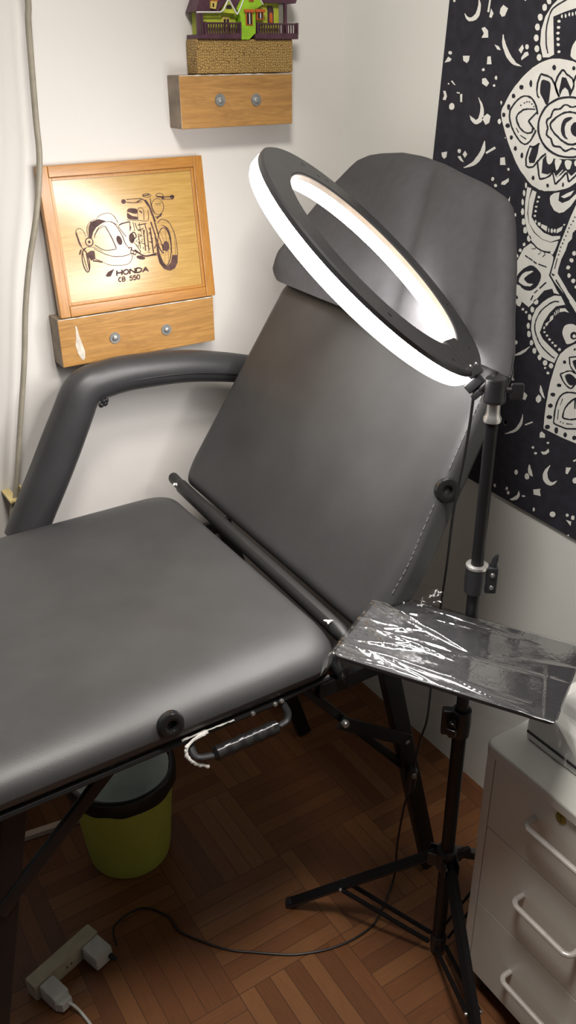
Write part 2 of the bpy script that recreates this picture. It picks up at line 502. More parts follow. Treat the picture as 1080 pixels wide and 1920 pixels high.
def flatshape(bm, pts, strip, mi=0):
    """printed or burnt shape: a filled outline, or a stroke stored as left side + reversed right side"""
    vs = [bm.verts.new(p) for p in pts]
    n = len(vs)
    if strip:
        tris = [(i, i + 1, n - 2 - i, n - 1 - i) for i in range(n // 2 - 1)]
    else:
        tris = tessellate_polygon([[V(p) for p in pts]])
    out = []
    for t in tris:
        try:
            f = bm.faces.new([vs[i] for i in t])
        except ValueError:
            continue
        f.material_index = mi
        out.append(f)
    return out
TAPESTRY_SHAPES = [
(1,(6230,7545,6230,7575,6220,7600,6200,7625,6185,7655,6165,7685,6145,7715,6120,7745,6095,7775,6065,7800,6035,7830,6005,7855,5970,7880,5940,7900,5910,7920,5875,7935,5845,7950,5815,7960,5780,7970,5740,7980,5705,7985,5665,7985,5625,7985,5585,7980,5545,7975,5515,7970,5480,7965,5450,7955,5415,7945,5385,7935,5360,7925,5330,7910,5300,7890,5270,7870,5240,7845,5205,7820,5175,7790,5145,7755,5115,7720,5090,7685,5065,7650,5045,7620,5030,7590,5030,7560,5035,7535,5045,7505,5055,7475,5065,7445,5075,7410,5090,7370,5105,7325,5120,7285,5135,7250,5150,7215,5170,7185,5195,7150,5225,7115,5255,7085,5285,7060,5320,7035,5350,7015,5385,7000,5420,6990,5455,6980,5495,6970,5540,6965,5585,6960,5620,6955,5650,6960,5680,6960,5710,6970,5745,6980,5775,6990,5800,7005,5825,7020,5850,7040,5875,7060,5905,7080,5930,7100,5960,7130,5990,7160,6015,7190,6040,7225,6065,7255,6090,7290,6115,7325,6135,7360,6160,7400,6185,7445,6215,7500)),
(2,(5650,7920,5650,7910,5660,7900,5675,7900,5685,7910,5695,7920,5690,7930,5680,7940,5670,7940,5655,7930)),
(2,(5445,7915,5445,7905,5455,7900,5465,7900,5475,7905,5480,7915,5475,7925,5470,7930,5460,7930,5450,7925)),
(2,(5895,7800,5895,7780,5900,7770,5910,7770,5920,7780,5930,7795,5925,7815,5920,7825,5910,7825,5900,7815)),
(2,(5990,7770,5995,7755,6005,7750,6020,7750,6035,7755,6040,7765,6040,7780,6025,7785,6010,7785,5995,7780)),
(2,(6075,7695,6080,7685,6090,7680,6105,7680,6115,7685,6120,7695,6120,7705,6110,7715,6095,7715,6085,7710)),
(2,(6125,7610,6130,7595,6135,7585,6150,7585,6160,7595,6165,7610,6165,7620,6155,7630,6145,7630,6130,7625)),
(2,(6175,7545,6175,7535,6185,7525,6200,7525,6210,7530,6215,7540,6215,7555,6205,7560,6190,7560,6180,7555)),
(2,(6105,7460,6110,7445,6125,7440,6140,7440,6155,7445,6165,7455,6160,7465,6145,7475,6130,7475,6115,7470)),
(2,(6055,7365,6060,7355,6070,7345,6080,7345,6090,7350,6095,7360,6095,7370,6085,7380,6075,7380,6060,7375)),
(2,(5995,7275,5995,7265,6005,7260,6015,7255,6030,7265,6035,7275,6030,7285,6025,7295,6010,7295,6000,7290)),
(2,(5910,7225,5910,7210,5920,7205,5930,7200,5940,7210,5945,7225,5940,7240,5935,7245,5925,7250,5915,7240)),
(2,(5750,7055,5750,7040,5760,7035,5770,7035,5780,7040,5785,7050,5780,7060,5775,7070,5765,7070,5755,7065)),
(2,(5575,7010,5575,7000,5580,6990,5590,6990,5600,6995,5605,7005,5605,7015,5595,7020,5585,7020,5580,7015)),
(2,(5410,7030,5410,7020,5415,7010,5420,7010,5430,7015,5430,7025,5430,7035,5430,7045,5420,7045,5415,7040)),
(12,(5785,7565,5790,7575,5795,7590,5805,7610,5815,7630,5825,7640,5835,7655,5850,7670,5865,7680,5880,7690,5890,7680,5875,7670,5865,7660,5855,7650,5840,7635,5835,7625,5825,7605,5815,7590,5810,7570,5805,7560)),
(12,(5880,7690,5900,7700,5920,7705,5940,7705,5960,7705,5980,7705,5995,7700,6015,7695,6030,7685,6050,7675,6035,7665,6020,7675,6000,7685,5985,7690,5970,7695,5960,7695,5940,7695,5925,7690,5910,7685,5890,7680)),
(12,(6050,7675,6065,7660,6080,7650,6095,7635,6105,7620,6120,7605,6130,7590,6135,7580,6135,7565,6135,7550,6115,7550,6115,7560,6115,7575,6110,7585,6100,7600,6090,7615,6075,7630,6065,7640,6050,7655,6035,7665)),
(12,(6135,7550,6135,7535,6130,7520,6125,7505,6120,7490,6110,7475,6100,7460,6090,7445,6080,7430,6065,7415,6050,7420,6060,7435,6075,7450,6085,7465,6090,7480,6100,7495,6105,7510,6110,7520,6115,7535,6115,7550)),
(12,(6065,7415,6050,7395,6030,7380,6010,7360,5995,7350,5975,7335,5960,7325,5940,7320,5925,7315,5905,7310,5910,7325,5920,7325,5935,7330,5945,7335,5965,7345,5980,7355,5995,7370,6015,7385,6035,7405,6050,7420)),
(12,(5905,7310,5890,7315,5870,7320,5860,7330,5845,7340,5835,7350,5825,7365,5815,7380,5805,7395,5795,7410,5815,7415,5825,7400,5835,7385,5840,7370,5850,7360,5860,7345,5870,7340,5885,7330,5895,7325,5910,7325)),
(12,(5795,7410,5790,7425,5785,7435,5805,7440,5810,7430,5815,7415)),
(12,(5830,7605,5840,7605,5860,7605,5880,7605,5900,7605,5915,7605,5935,7605,5950,7600,5970,7600,5985,7590,5975,7580,5960,7585,5945,7590,5930,7590,5915,7595,5895,7595,5880,7595,5860,7595,5840,7595,5830,7595)),
(12,(5985,7590,6000,7580,6015,7575,6025,7565,6035,7555,6040,7545,6045,7535,6050,7525,6045,7515,6040,7500,6020,7505,6025,7515,6030,7525,6025,7535,6025,7540,6020,7550,6010,7555,6000,7565,5985,7570,5975,7580)),
(12,(6040,7500,6035,7490,6025,7475,6015,7465,6000,7450,5980,7435,5965,7425,5945,7415,5925,7410,5905,7405,5900,7415,5920,7420,5935,7425,5950,7435,5970,7445,5985,7455,5995,7470,6005,7485,6015,7495,6020,7505)),
(12,(5905,7405,5885,7400,5870,7405,5855,7405,5840,7410,5830,7415,5825,7425,5825,7435,5825,7445,5825,7450,5845,7450,5845,7445,5845,7435,5845,7430,5845,7425,5855,7420,5865,7420,5875,7415,5885,7415,5900,7415)),
(12,(5815,7580,5900,7510,5885,7500,5800,7575)),
(12,(5900,7500,5820,7435,5805,7445,5885,7510)),
(2,(5990,7625,5990,7625,6000,7620,6005,7620,6010,7625,6005,7630,6000,7635,5995,7630)),
(2,(5955,7645,5955,7640,5960,7640,5970,7640,5970,7645,5970,7650,5965,7650,5955,7650)),
(2,(5925,7655,5930,7650,5935,7650,5940,7650,5945,7655,5940,7660,5935,7660,5930,7660)),
(2,(5895,7655,5900,7650,5905,7650,5910,7650,5915,7655,5910,7660,5905,7660,5900,7660)),
(2,(5865,7640,5870,7635,5875,7635,5880,7635,5885,7640,5880,7645,5875,7645,5870,7645)),
(2,(5840,7620,5840,7620,5845,7615,5855,7615,5855,7620,5855,7625,5850,7625,5840,7625)),
(12,(6035,7445,6000,7405,5990,7410,6025,7445)),
(12,(5975,7385,5900,7355,5895,7365,5970,7390)),
(12,(5140,7490,5135,7455,5140,7415,5155,7380,5180,7350,5210,7320,5250,7295,5295,7275,5345,7260,5400,7255,5400,7240,5340,7245,5285,7260,5240,7280,5195,7310,5165,7340,5140,7375,5120,7415,5115,7455,5120,7490)),
(12,(5400,7255,5455,7255,5510,7260,5565,7275,5615,7295,5660,7320,5700,7350,5730,7385,5750,7420,5760,7460,5785,7460,5775,7420,5750,7380,5715,7340,5675,7305,5630,7280,5575,7260,5515,7245,5455,7240,5400,7240)),
(12,(5760,7460,5765,7500,5755,7540,5735,7575,5710,7610,5675,7640,5630,7660,5585,7680,5530,7690,5480,7695,5480,7710,5540,7705,5595,7695,5645,7675,5690,7650,5730,7620,5755,7585,5775,7545,5785,7505,5785,7460)),
(12,(5480,7695,5425,7695,5370,7685,5320,7670,5275,7650,5230,7625,5195,7595,5170,7565,5150,7530,5140,7490,5120,7490,5130,7530,5150,7570,5180,7605,5220,7635,5265,7660,5315,7685,5365,7700,5425,7710,5480,7710)),
(12,(5210,7485,5215,7475,5220,7465,5225,7450,5235,7440,5235,7425,5230,7415,5230,7400,5230,7390,5240,7385,5225,7375,5215,7385,5210,7400,5210,7415,5215,7425,5215,7435,5210,7445,5200,7455,5195,7470,5195,7485)),
(12,(5240,7385,5250,7380,5270,7375,5280,7365,5290,7355,5300,7340,5305,7330,5315,7325,5330,7320,5345,7320,5345,7310,5325,7305,5305,7310,5290,7320,5280,7335,5275,7345,5265,7355,5255,7360,5240,7365,5225,7375)),
(12,(5345,7320,5365,7325,5380,7325,5400,7315,5415,7310,5430,7305,5440,7300,5455,7305,5470,7310,5485,7320,5495,7310,5480,7300,5465,7290,5445,7285,5420,7290,5405,7300,5390,7305,5375,7310,5365,7310,5345,7310)),
(12,(5485,7320,5505,7330,5525,7330,5540,7330,5560,7330,5570,7335,5580,7340,5590,7355,5595,7365,5605,7380,5620,7370,5615,7360,5610,7350,5600,7335,5585,7320,5560,7315,5540,7315,5525,7315,5510,7315,5495,7310)),
(12,(5605,7380,5620,7390,5635,7395,5650,7405,5660,7410,5660,7425,5660,7435,5655,7450,5655,7460,5660,7475,5680,7470,5675,7460,5675,7450,5680,7440,5680,7425,5680,7405,5665,7395,5650,7385,5630,7380,5620,7370)),
(12,(5660,7475,5670,7490,5675,7500,5675,7510,5670,7520,5660,7530,5645,7535,5635,7545,5630,7560,5625,7575,5645,7575,5650,7565,5650,7555,5660,7545,5675,7540,5690,7530,5695,7515,5695,7500,5685,7485,5680,7470)),
(12,(5625,7575,5625,7585,5615,7595,5605,7600,5590,7600,5570,7605,5550,7605,5535,7615,5525,7625,5515,7635,5525,7645,5540,7635,5550,7625,5560,7620,5575,7615,5590,7615,5615,7615,5630,7605,5640,7590,5645,7575)),
(12,(5515,7635,5500,7640,5490,7640,5470,7635,5455,7625,5435,7625,5415,7625,5400,7630,5385,7630,5370,7630,5365,7640,5385,7645,5405,7640,5420,7635,5435,7635,5450,7640,5465,7645,5485,7650,5505,7650,5525,7645)),
(12,(5370,7630,5360,7625,5350,7615,5335,7600,5325,7590,5305,7585,5290,7580,5275,7580,5265,7570,5260,7560,5240,7565,5250,7580,5265,7590,5285,7595,5300,7600,5315,7600,5325,7610,5335,7620,5345,7635,5365,7640)),
(12,(5260,7560,5255,7550,5255,7535,5250,7525,5240,7515,5225,7505,5215,7495,5210,7485,5195,7485,5200,7500,5210,7510,5225,7520,5230,7530,5235,7540,5235,7550,5240,7565)),
(12,(5630,7480,5630,7495,5615,7510,5595,7525,5580,7540,5565,7550,5545,7560,5525,7570,5505,7575,5490,7580,5495,7595,5515,7590,5535,7580,5555,7570,5575,7560,5595,7550,5615,7535,5635,7520,5650,7500,5650,7480)),
(12,(5490,7580,5470,7585,5455,7585,5435,7585,5410,7585,5390,7580,5370,7580,5350,7575,5325,7560,5300,7545,5290,7555,5315,7570,5340,7585,5365,7590,5390,7595,5410,7595,5435,7600,5455,7600,5475,7595,5495,7595)),
(12,(5300,7545,5280,7530,5260,7515,5250,7505,5240,7500,5235,7500,5235,7490,5240,7480,5245,7460,5260,7440,5240,7435,5230,7455,5220,7475,5215,7490,5215,7500,5225,7510,5235,7515,5250,7525,5265,7540,5290,7555)),
(12,(5260,7440,5270,7425,5285,7410,5300,7395,5315,7380,5330,7370,5345,7365,5360,7360,5375,7355,5390,7355,5390,7340,5370,7340,5350,7345,5335,7350,5315,7360,5300,7370,5285,7385,5270,7400,5255,7415,5240,7435)),
(12,(5390,7355,5405,7355,5420,7355,5435,7360,5450,7365,5470,7370,5490,7380,5515,7390,5535,7405,5565,7420,5580,7410,5550,7395,5525,7380,5500,7365,5480,7360,5460,7350,5440,7345,5425,7340,5405,7340,5390,7340)),
(12,(5565,7420,5595,7440,5620,7465,5630,7480,5650,7480,5635,7455,5610,7435,5580,7410)),
(2,(5410,7550,5420,7555,5445,7555,5470,7550,5485,7545,5500,7535,5510,7520,5515,7510,5520,7490,5520,7475,5520,7460,5515,7440,5505,7425,5500,7415,5485,7405,5475,7395,5460,7390,5440,7385,5430,7385,5440,7395,5455,7405,5465,7420,5470,7435,5475,7450,5480,7465,5480,7480,5475,7495,5470,7510,5445,7525,5420,7540)),
(2,(5300,7470,5300,7445,5310,7430,5330,7415,5350,7410,5370,7415,5390,7425,5405,7440,5415,7460,5415,7485,5405,7500,5390,7515,5370,7520,5345,7515,5325,7505,5310,7490)),
(12,(5795,7695,5795,7700,5800,7700,5805,7700,5810,7705,5815,7715,5820,7725,5825,7740,5825,7755,5825,7770,5845,7770,5845,7755,5840,7740,5835,7725,5830,7710,5825,7700,5820,7695,5810,7690,5805,7685,5800,7685)),
(12,(5825,7770,5825,7785,5825,7800,5820,7815,5815,7830,5810,7845,5805,7860,5800,7870,5815,7875,5820,7865,5830,7850,5835,7835,5840,7820,5845,7805,5845,7785,5845,7770)),
(12,(5810,7865,5790,7860,5765,7855,5735,7850,5715,7845,5700,7840,5690,7830,5680,7825,5670,7810,5655,7795,5635,7800,5650,7815,5665,7830,5675,7840,5690,7850,5710,7855,5730,7865,5760,7870,5790,7875,5805,7880)),
(12,(5655,7795,5635,7770,5620,7750,5610,7730,5600,7720,5595,7710,5590,7705,5585,7700,5570,7705,5575,7710,5580,7715,5585,7725,5595,7735,5605,7755,5620,7775,5635,7800)),
(2,(5795,7820,5775,7830,5750,7825,5725,7820,5710,7815,5695,7805,5690,7795,5685,7775,5685,7755,5685,7730,5685,7705,5685,7675,5690,7655,5695,7645,5705,7640,5715,7640,5730,7655,5745,7675,5760,7690,5775,7705,5785,7715,5795,7730,5800,7760,5800,7795)),
(12,(5575,7705,5585,7720,5600,7740,5615,7765,5625,7785,5630,7800,5625,7815,5620,7825,5615,7840,5605,7860,5625,7865,5635,7850,5640,7830,5645,7815,5650,7800,5645,7780,5635,7760,5620,7735,5600,7715,5590,7700)),
(12,(5605,7860,5590,7875,5580,7890,5570,7900,5585,7910,5595,7900,5610,7885,5625,7865)),
(12,(5585,7900,5575,7895,5555,7885,5540,7870,5525,7860,5505,7855,5490,7845,5475,7840,5465,7830,5460,7820,5440,7825,5450,7835,5465,7850,5480,7855,5495,7865,5510,7870,5530,7880,5545,7895,5560,7905,5570,7910)),
(12,(5460,7820,5455,7810,5450,7800,5450,7785,5455,7770,5465,7750,5470,7730,5475,7715,5460,7710,5455,7725,5445,7745,5435,7765,5430,7785,5435,7800,5435,7815,5440,7825)),
(2,(5575,7850,5530,7845,5490,7795,5460,7760,5470,7710,5495,7755,5530,7775,5555,7755,5575,7710,5590,7745)),
(12,(5440,7815,5435,7820,5430,7830,5425,7845,5420,7855,5410,7865,5400,7880,5390,7890,5385,7895,5400,7905,5410,7895,5420,7885,5430,7875,5440,7860,5445,7850,5450,7835,5455,7825,5455,7820)),
(12,(5400,7895,5390,7890,5375,7875,5360,7860,5350,7845,5340,7825,5330,7800,5325,7780,5320,7760,5300,7765,5305,7780,5315,7805,5320,7830,5335,7850,5345,7865,5360,7885,5375,7895,5385,7905)),
(12,(5855,7140,5855,7155,5860,7175,5865,7200,5860,7225,5855,7245,5850,7270,5840,7295,5830,7310,5850,7310,5855,7295,5865,7275,5875,7250,5880,7225,5885,7200,5880,7175,5875,7155,5875,7140)),
(12,(5845,7300,5840,7300,5830,7295,5815,7295,5800,7295,5780,7305,5760,7315,5740,7325,5730,7330,5740,7340,5755,7335,5770,7325,5790,7315,5805,7310,5815,7310,5825,7310,5830,7310,5840,7315)),
(12,(5860,7130,5850,7130,5830,7125,5805,7130,5780,7135,5760,7150,5740,7170,5725,7185,5710,7205,5690,7220,5710,7230,5725,7210,5745,7195,5760,7175,5775,7160,5790,7145,5810,7145,5825,7140,5845,7145,5860,7145)),
(12,(5690,7220,5670,7235,5655,7245,5645,7255,5660,7265,5670,7255,5690,7245,5710,7230)),
(2,(5820,7290,5740,7330,5745,7255,5770,7175,5830,7170,5845,7210)),
(2,(5650,7245,5550,7225,5435,7230,5320,7240,5290,7150,5345,7105,5410,7145,5465,7100,5510,7085,5545,7125,5605,7095,5675,7100,5680,7210)),
(12,(5740,7180,5740,7165,5735,7140,5725,7120,5720,7100,5715,7080,5705,7065,5700,7055,5695,7045,5680,7050,5680,7060,5690,7070,5695,7085,5700,7100,5705,7120,5715,7145,5720,7165,5725,7180)),
(12,(5685,7040,5670,7045,5645,7050,5620,7060,5595,7070,5575,7080,5560,7095,5545,7110,5535,7120,5550,7130,5560,7120,5575,7105,5590,7090,5605,7080,5625,7070,5650,7065,5675,7060,5690,7055)),
(12,(5555,7105,5515,7020,5500,7025,5540,7110)),
(12,(5500,7020,5490,7025,5480,7035,5465,7050,5450,7065,5435,7080,5420,7095,5405,7110,5395,7120,5410,7130,5420,7120,5435,7105,5450,7085,5465,7070,5480,7060,5495,7045,5505,7035,5515,7025)),
(12,(5405,7130,5375,7055,5355,7060,5390,7135)),
(12,(5360,7050,5350,7060,5340,7065,5325,7080,5310,7090,5295,7105,5280,7120,5270,7135,5260,7145,5275,7155,5285,7145,5295,7130,5310,7110,5325,7100,5340,7085,5350,7075,5365,7065,5370,7060)),
(3,(5640,7250,5615,7250,5580,7240,5560,7230,5560,7215,5570,7195,5585,7180,5600,7175,5615,7180,5625,7190,5635,7210,5640,7235)),
(3,(5540,7220,5520,7230,5490,7225,5470,7220,5465,7205,5475,7185,5485,7165,5490,7150,5505,7135,5515,7135,5525,7160,5540,7195)),
(3,(5430,7215,5415,7225,5385,7225,5360,7220,5355,7205,5360,7180,5365,7160,5375,7155,5385,7150,5400,7155,5415,7170,5430,7195)),
(3,(5325,7225,5310,7230,5285,7230,5270,7230,5265,7215,5265,7200,5270,7190,5285,7185,5300,7185,5315,7185,5325,7195,5330,7210)),
(3,(5510,7090,5490,7085,5435,7145,5445,7145,5505,7090)),
(1,(5810,7995,5855,8095,5860,8200,5830,8295,5770,8370,5720,8405,5645,8450,5485,8465,5465,8350,5520,8340,5625,8320,5745,8290,5720,8160,5690,8015,5740,7995)),
(12,(5750,8025,5760,8045,5770,8070,5780,8095,5785,8125,5790,8150,5795,8175,5795,8205,5795,8230,5790,8255,5805,8255,5810,8230,5810,8205,5810,8175,5805,8150,5800,8125,5795,8095,5785,8065,5770,8040,5765,8025)),
(12,(5790,8255,5785,8280,5780,8300,5770,8320,5760,8335,5750,8345,5740,8350,5720,8360,5700,8370,5675,8380,5680,8390,5710,8380,5730,8370,5750,8360,5765,8350,5775,8340,5785,8325,5790,8305,5800,8280,5805,8255)),
(12,(5675,8380,5645,8390,5620,8400,5595,8405,5565,8410,5545,8415,5530,8420,5535,8430,5550,8425,5575,8420,5600,8415,5625,8410,5655,8400,5680,8390)),
(1,(5785,8400,5785,8385,5795,8380,5815,8380,5825,8390,5835,8405,5830,8420,5820,8425,5805,8425,5790,8415)),
(1,(5825,8360,5825,8345,5835,8335,5855,8335,5870,8345,5875,8360,5875,8375,5860,8385,5845,8385,5830,8375)),
(1,(5860,8290,5860,8275,5875,8265,5890,8265,5905,8275,5915,8295,5910,8310,5900,8315,5880,8315,5865,8305)),
(1,(5880,8215,5880,8200,5895,8195,5910,8195,5925,8205,5935,8220,5930,8235,5920,8245,5900,8245,5885,8235)),
(1,(5880,8140,5880,8125,5895,8115,5910,8115,5925,8125,5935,8140,5930,8155,5920,8165,5900,8165,5885,8155)),
(1,(5860,8060,5860,8045,5875,8035,5890,8035,5905,8045,5915,8060,5910,8075,5900,8085,5880,8085,5865,8075)),
(1,(5825,7995,5825,7980,5840,7970,5855,7970,5870,7980,5880,7995,5875,8010,5865,8020,5845,8020,5830,8010)),
(1,(5660,8255,5665,8245,5670,8245,5685,8245,5695,8250,5695,8255,5695,8260,5685,8265,5675,8265,5665,8260)),
(1,(5655,8210,5660,8205,5665,8200,5680,8200,5690,8205,5695,8210,5690,8220,5680,8220,5670,8220,5660,8215)),
(1,(5655,8170,5660,8165,5665,8160,5680,8160,5690,8165,5695,8170,5690,8175,5680,8180,5670,8180,5660,8175)),
(1,(5650,8130,5650,8120,5660,8115,5670,8115,5680,8120,5685,8130,5685,8135,5675,8140,5665,8140,5655,8135)),
(1,(5640,8085,5640,8080,5650,8075,5660,8075,5670,8080,5675,8085,5675,8095,5665,8100,5655,8095,5645,8095)),
(1,(5625,8035,5625,8030,5635,8025,5645,8025,5655,8030,5660,8035,5655,8040,5650,8045,5635,8045,5625,8040)),
(1,(5645,8290,5645,8275,5650,8275,5660,8280,5665,8290,5660,8300,5655,8305,5650,8300)),
(1,(5605,8290,5605,8280,5615,8275,5620,8280,5625,8290,5625,8305,5620,8305,5610,8300)),
(1,(5570,8300,5570,8285,5575,8285,5585,8290,5590,8300,5585,8310,5580,8315,5575,8310)),
(1,(5535,8300,5535,8290,5540,8285,5550,8290,5555,8300,5555,8310,5545,8315,5540,8310)),
(1,(5500,8305,5500,8290,5510,8290,5515,8295,5520,8305,5520,8315,5515,8320,5505,8315)),
(1,(5450,8125,5470,8125,5490,8100,5505,8080,5510,8065,5515,8045,5515,8030,5515,8015,5515,8005,5505,7995,5480,7980,5445,7970,5425,7980,5425,8025,5435,8085)),
(11,(6640,8460,6635,8450,6635,8440,6635,8425,6635,8410,6640,8395,6645,8375,6655,8360,6660,8345,6675,8340,6625,8315,6610,8330,6605,8350,6600,8370,6600,8390,6600,8410,6605,8425,6615,8440,6625,8455,6630,8460)),
(11,(6675,8340,6685,8330,6700,8325,6710,8320,6720,8320,6725,8320,6740,8320,6750,8325,6765,8330,6780,8340,6795,8335,6785,8320,6775,8310,6760,8300,6740,8290,6715,8290,6690,8290,6665,8295,6645,8300,6625,8315)),
(11,(6780,8340,6790,8350,6800,8355,6805,8355,6800,8345,6795,8335)),
(11,(6500,8455,6515,8355,6490,8350,6480,8450)),
(1,(6470,8380,6435,8340,6455,8305,6485,8315)),
(1,(6325,8400,6265,8370,6295,8315,6330,8310,6360,8340,6355,8375)),
(1,(6390,8100,6335,8085,6305,8055,6350,8060)),
(1,(5985,8040,5970,8015,6050,7975,6055,7995,6020,8035)),
(1,(7030,7960,6985,8010,6935,7990,6955,7970)),
(1,(6785,8015,6695,8015,6700,7975,6725,7955,6775,7975)),
(1,(6465,8005,6425,8010,6405,7945,6465,7945)),
(1,(6570,8230,6530,8240,6485,8210,6475,8155,6560,8155,6535,8190)),
(1,(6055,8095,6035,8065,6060,8025,6095,8055)),
(1,(6090,8425,6060,8425,6070,8415)),
(11,(6300,8175,6300,8165,6300,8145,6300,8120,6295,8100,6285,8075,6265,8050,6250,8025,6230,8000,6205,7980,6165,8000,6180,8015,6200,8035,6220,8060,6240,8085,6255,8105,6265,8125,6280,8145,6285,8165,6290,8175)),
(11,(6205,7980,6185,7965,6160,7950,6135,7940,6110,7935,6080,7930,6055,7930,6040,7925,6040,7930,6055,7935,6075,7945,6095,7950,6115,7960,6130,7975,6145,7985,6165,8000)),
(1,(5980,8075,5980,8065,5995,8055,6010,8060,6020,8070,6020,8085,6015,8095,6000,8095,5985,8090)),
(1,(6935,8040,6940,8030,6955,8025,6970,8030,6985,8035,6985,8050,6975,8055,6955,8055,6940,8050)),
(1,(6485,7900,6485,7895,6500,7890,6510,7890,6520,7895,6525,7905,6515,7910,6500,7915,6490,7910)),
(1,(6935,8460,6935,8455,6945,8450,6960,8450,6965,8460,6970,8465,6960,8470,6950,8470,6940,8465)),
(1,(6510,7830,6465,7835,6415,7795,6445,7765,6505,7790)),
(1,(6925,7805,6905,7810,6855,7770,6880,7775)),
(1,(7025,7720,6990,7720,6965,7675,6980,7640,7025,7645,7005,7680)),
(1,(6470,7505,6405,7545,6360,7525,6370,7470,6415,7450)),
(1,(6990,7175,6910,7190,6915,7140,6945,7120,6980,7140)),
(1,(6660,7215,6625,7185,6655,7150,6690,7180)),
(1,(6760,7155,6720,7165,6660,7110,6710,7120)),
(1,(6190,7185,6135,7195,6115,7130,6185,7125)),
(1,(6140,6985,6095,7005,6060,7025,6055,6995,6100,6960,6150,6960)),
(1,(6055,6815,6020,6870,6020,6820)),
(11,(6835,7705,6790,7700,6790,7710,6830,7715)),
(11,(6785,7695,6775,7630,6750,7630,6755,7700)),
(11,(6540,7670,6530,7660,6520,7640,6505,7615,6500,7595,6500,7575,6500,7555,6505,7535,6510,7520,6515,7505,6460,7490,6450,7510,6450,7530,6450,7555,6455,7580,6465,7600,6480,7625,6500,7645,6520,7660,6530,7675)),
(11,(6515,7505,6525,7495,6540,7490,6540,7485,6540,7485,6550,7485,6565,7495,6580,7500,6595,7505,6605,7510,6625,7505,6620,7490,6610,7480,6595,7470,6580,7460,6555,7450,6525,7450,6500,7460,6475,7470,6460,7490)),
(11,(6605,7510,6620,7515,6625,7520,6635,7520,6630,7515,6625,7505)),
(11,(6415,7315,6420,7300,6430,7280,6440,7255,6450,7230,6465,7210,6485,7185,6510,7160,6530,7135,6560,7115,6530,7090,6490,7110,6455,7135,6430,7165,6410,7195,6395,7220,6390,7250,6395,7275,6400,7300,6405,7315)),
(11,(6560,7115,6600,7095,6640,7075,6665,7065,6660,7060,6630,7065,6585,7075,6530,7090)),
(11,(6370,7205,6255,7260,6275,7275,6385,7220)),
(1,(6320,7840,6320,7825,6330,7820,6340,7825,6350,7830,6350,7845,6345,7850,6335,7855,6325,7850)),
(1,(6335,7775,6335,7770,6345,7765,6355,7765,6365,7770,6365,7780,6360,7785,6350,7785,6340,7785)),
(1,(6945,7780,6945,7775,6950,7775,6960,7775,6965,7780,6965,7785,6960,7790,6955,7790,6945,7785)),
(1,(6850,7590,6855,7570,6880,7560,6905,7560,6925,7575,6925,7600,6910,7615,6885,7620,6860,7610)),
(1,(6220,7485,6225,7475,6235,7465,6250,7465,6265,7480,6265,7495,6255,7505,6240,7510,6230,7500)),
(1,(6230,7640,6235,7630,6240,7620,6245,7625,6250,7635,6255,7645,6250,7655,6245,7655,6235,7650)),
(1,(6715,7205,6720,7195,6730,7185,6750,7190,6760,7195,6765,7210,6755,7220,6735,7225,6720,7220)),
(1,(6060,7100,6060,7090,6070,7085,6080,7085,6090,7095,6090,7100,6085,7105,6075,7110,6065,7105)),
(1,(6240,7000,6245,6990,6255,6980,6270,6980,6280,6990,6280,7000,6275,7010,6260,7015,6245,7010)),
(1,(6195,6945,6200,6935,6215,6930,6225,6930,6235,6940,6240,6945,6230,6955,6215,6960,6205,6955)),
(1,(5920,6720,5920,6710,5925,6705,5935,6705,5940,6715,5945,6725,5940,6730,5930,6735,5925,6730)),
(1,(6145,7355,6145,7350,6150,7350,6155,7350,6155,7355,6160,7360,6155,7360,6150,7360,6145,7360)),
(1,(5830,6985,5830,6970,5835,6960,5845,6960,5850,6970,5855,6985,5855,6995,5850,7005,5845,7005,5835,7000)),
(1,(5840,6920,5840,6900,5845,6890,5855,6890,5865,6900,5870,6915,5870,6930,5865,6940,5855,6940,5845,6935)),
(1,(5845,6840,5845,6820,5855,6810,5860,6810,5870,6820,5875,6835,5875,6850,5870,6865,5860,6865,5850,6855)),
(1,(5830,6760,5830,6740,5840,6730,5850,6725,5860,6735,5870,6755,5865,6770,5860,6785,5845,6785,5835,6775)),
(1,(5795,6675,5800,6655,5810,6645,5825,6645,5840,6650,5845,6670,5845,6690,5835,6700,5820,6700,5805,6690)),
(1,(5770,6605,5770,6585,5780,6575,5795,6575,5810,6580,5815,6600,5815,6615,5805,6630,5790,6630,5775,6620)),
(1,(5710,6540,5715,6525,5725,6510,5740,6510,5755,6520,5760,6535,5760,6550,5745,6565,5735,6565,5720,6560)),
(1,(5770,6480,5770,6470,5780,6465,5790,6460,5800,6465,5805,6475,5800,6485,5795,6490,5780,6495,5775,6490)),
(1,(5805,6420,5810,6410,5815,6405,5830,6405,5840,6405,5845,6415,5840,6425,5835,6435,5820,6435,5810,6430)),
(1,(5840,6365,5840,6355,5850,6350,5860,6345,5870,6350,5870,6360,5870,6370,5865,6380,5855,6380,5845,6375)),
(1,(5865,6305,5870,6295,5875,6290,5885,6290,5895,6290,5900,6300,5900,6310,5890,6320,5880,6320,5870,6315)),
(1,(5900,6245,5900,6235,5905,6225,5915,6225,5920,6230,5925,6240,5925,6255,5920,6260,5910,6265,5900,6260)),
(1,(5660,6900,5660,6895,5670,6890,5680,6890,5690,6890,5690,6900,5690,6905,5685,6910,5675,6910,5665,6910)),
(1,(5670,6865,5675,6855,5680,6855,5690,6850,5695,6855,5700,6860,5695,6865,5690,6870,5685,6870,5675,6870)),
(1,(5680,6820,5680,6815,5685,6810,5695,6810,5705,6810,5710,6815,5705,6820,5700,6825,5690,6825,5680,6825)),
(1,(5680,6780,5680,6775,5690,6770,5695,6770,5705,6770,5710,6780,5705,6785,5700,6790,5690,6790,5685,6785)),
(1,(5685,6740,5685,6735,5690,6730,5700,6730,5705,6730,5710,6735,5710,6745,5705,6745,5695,6750,5685,6745)),
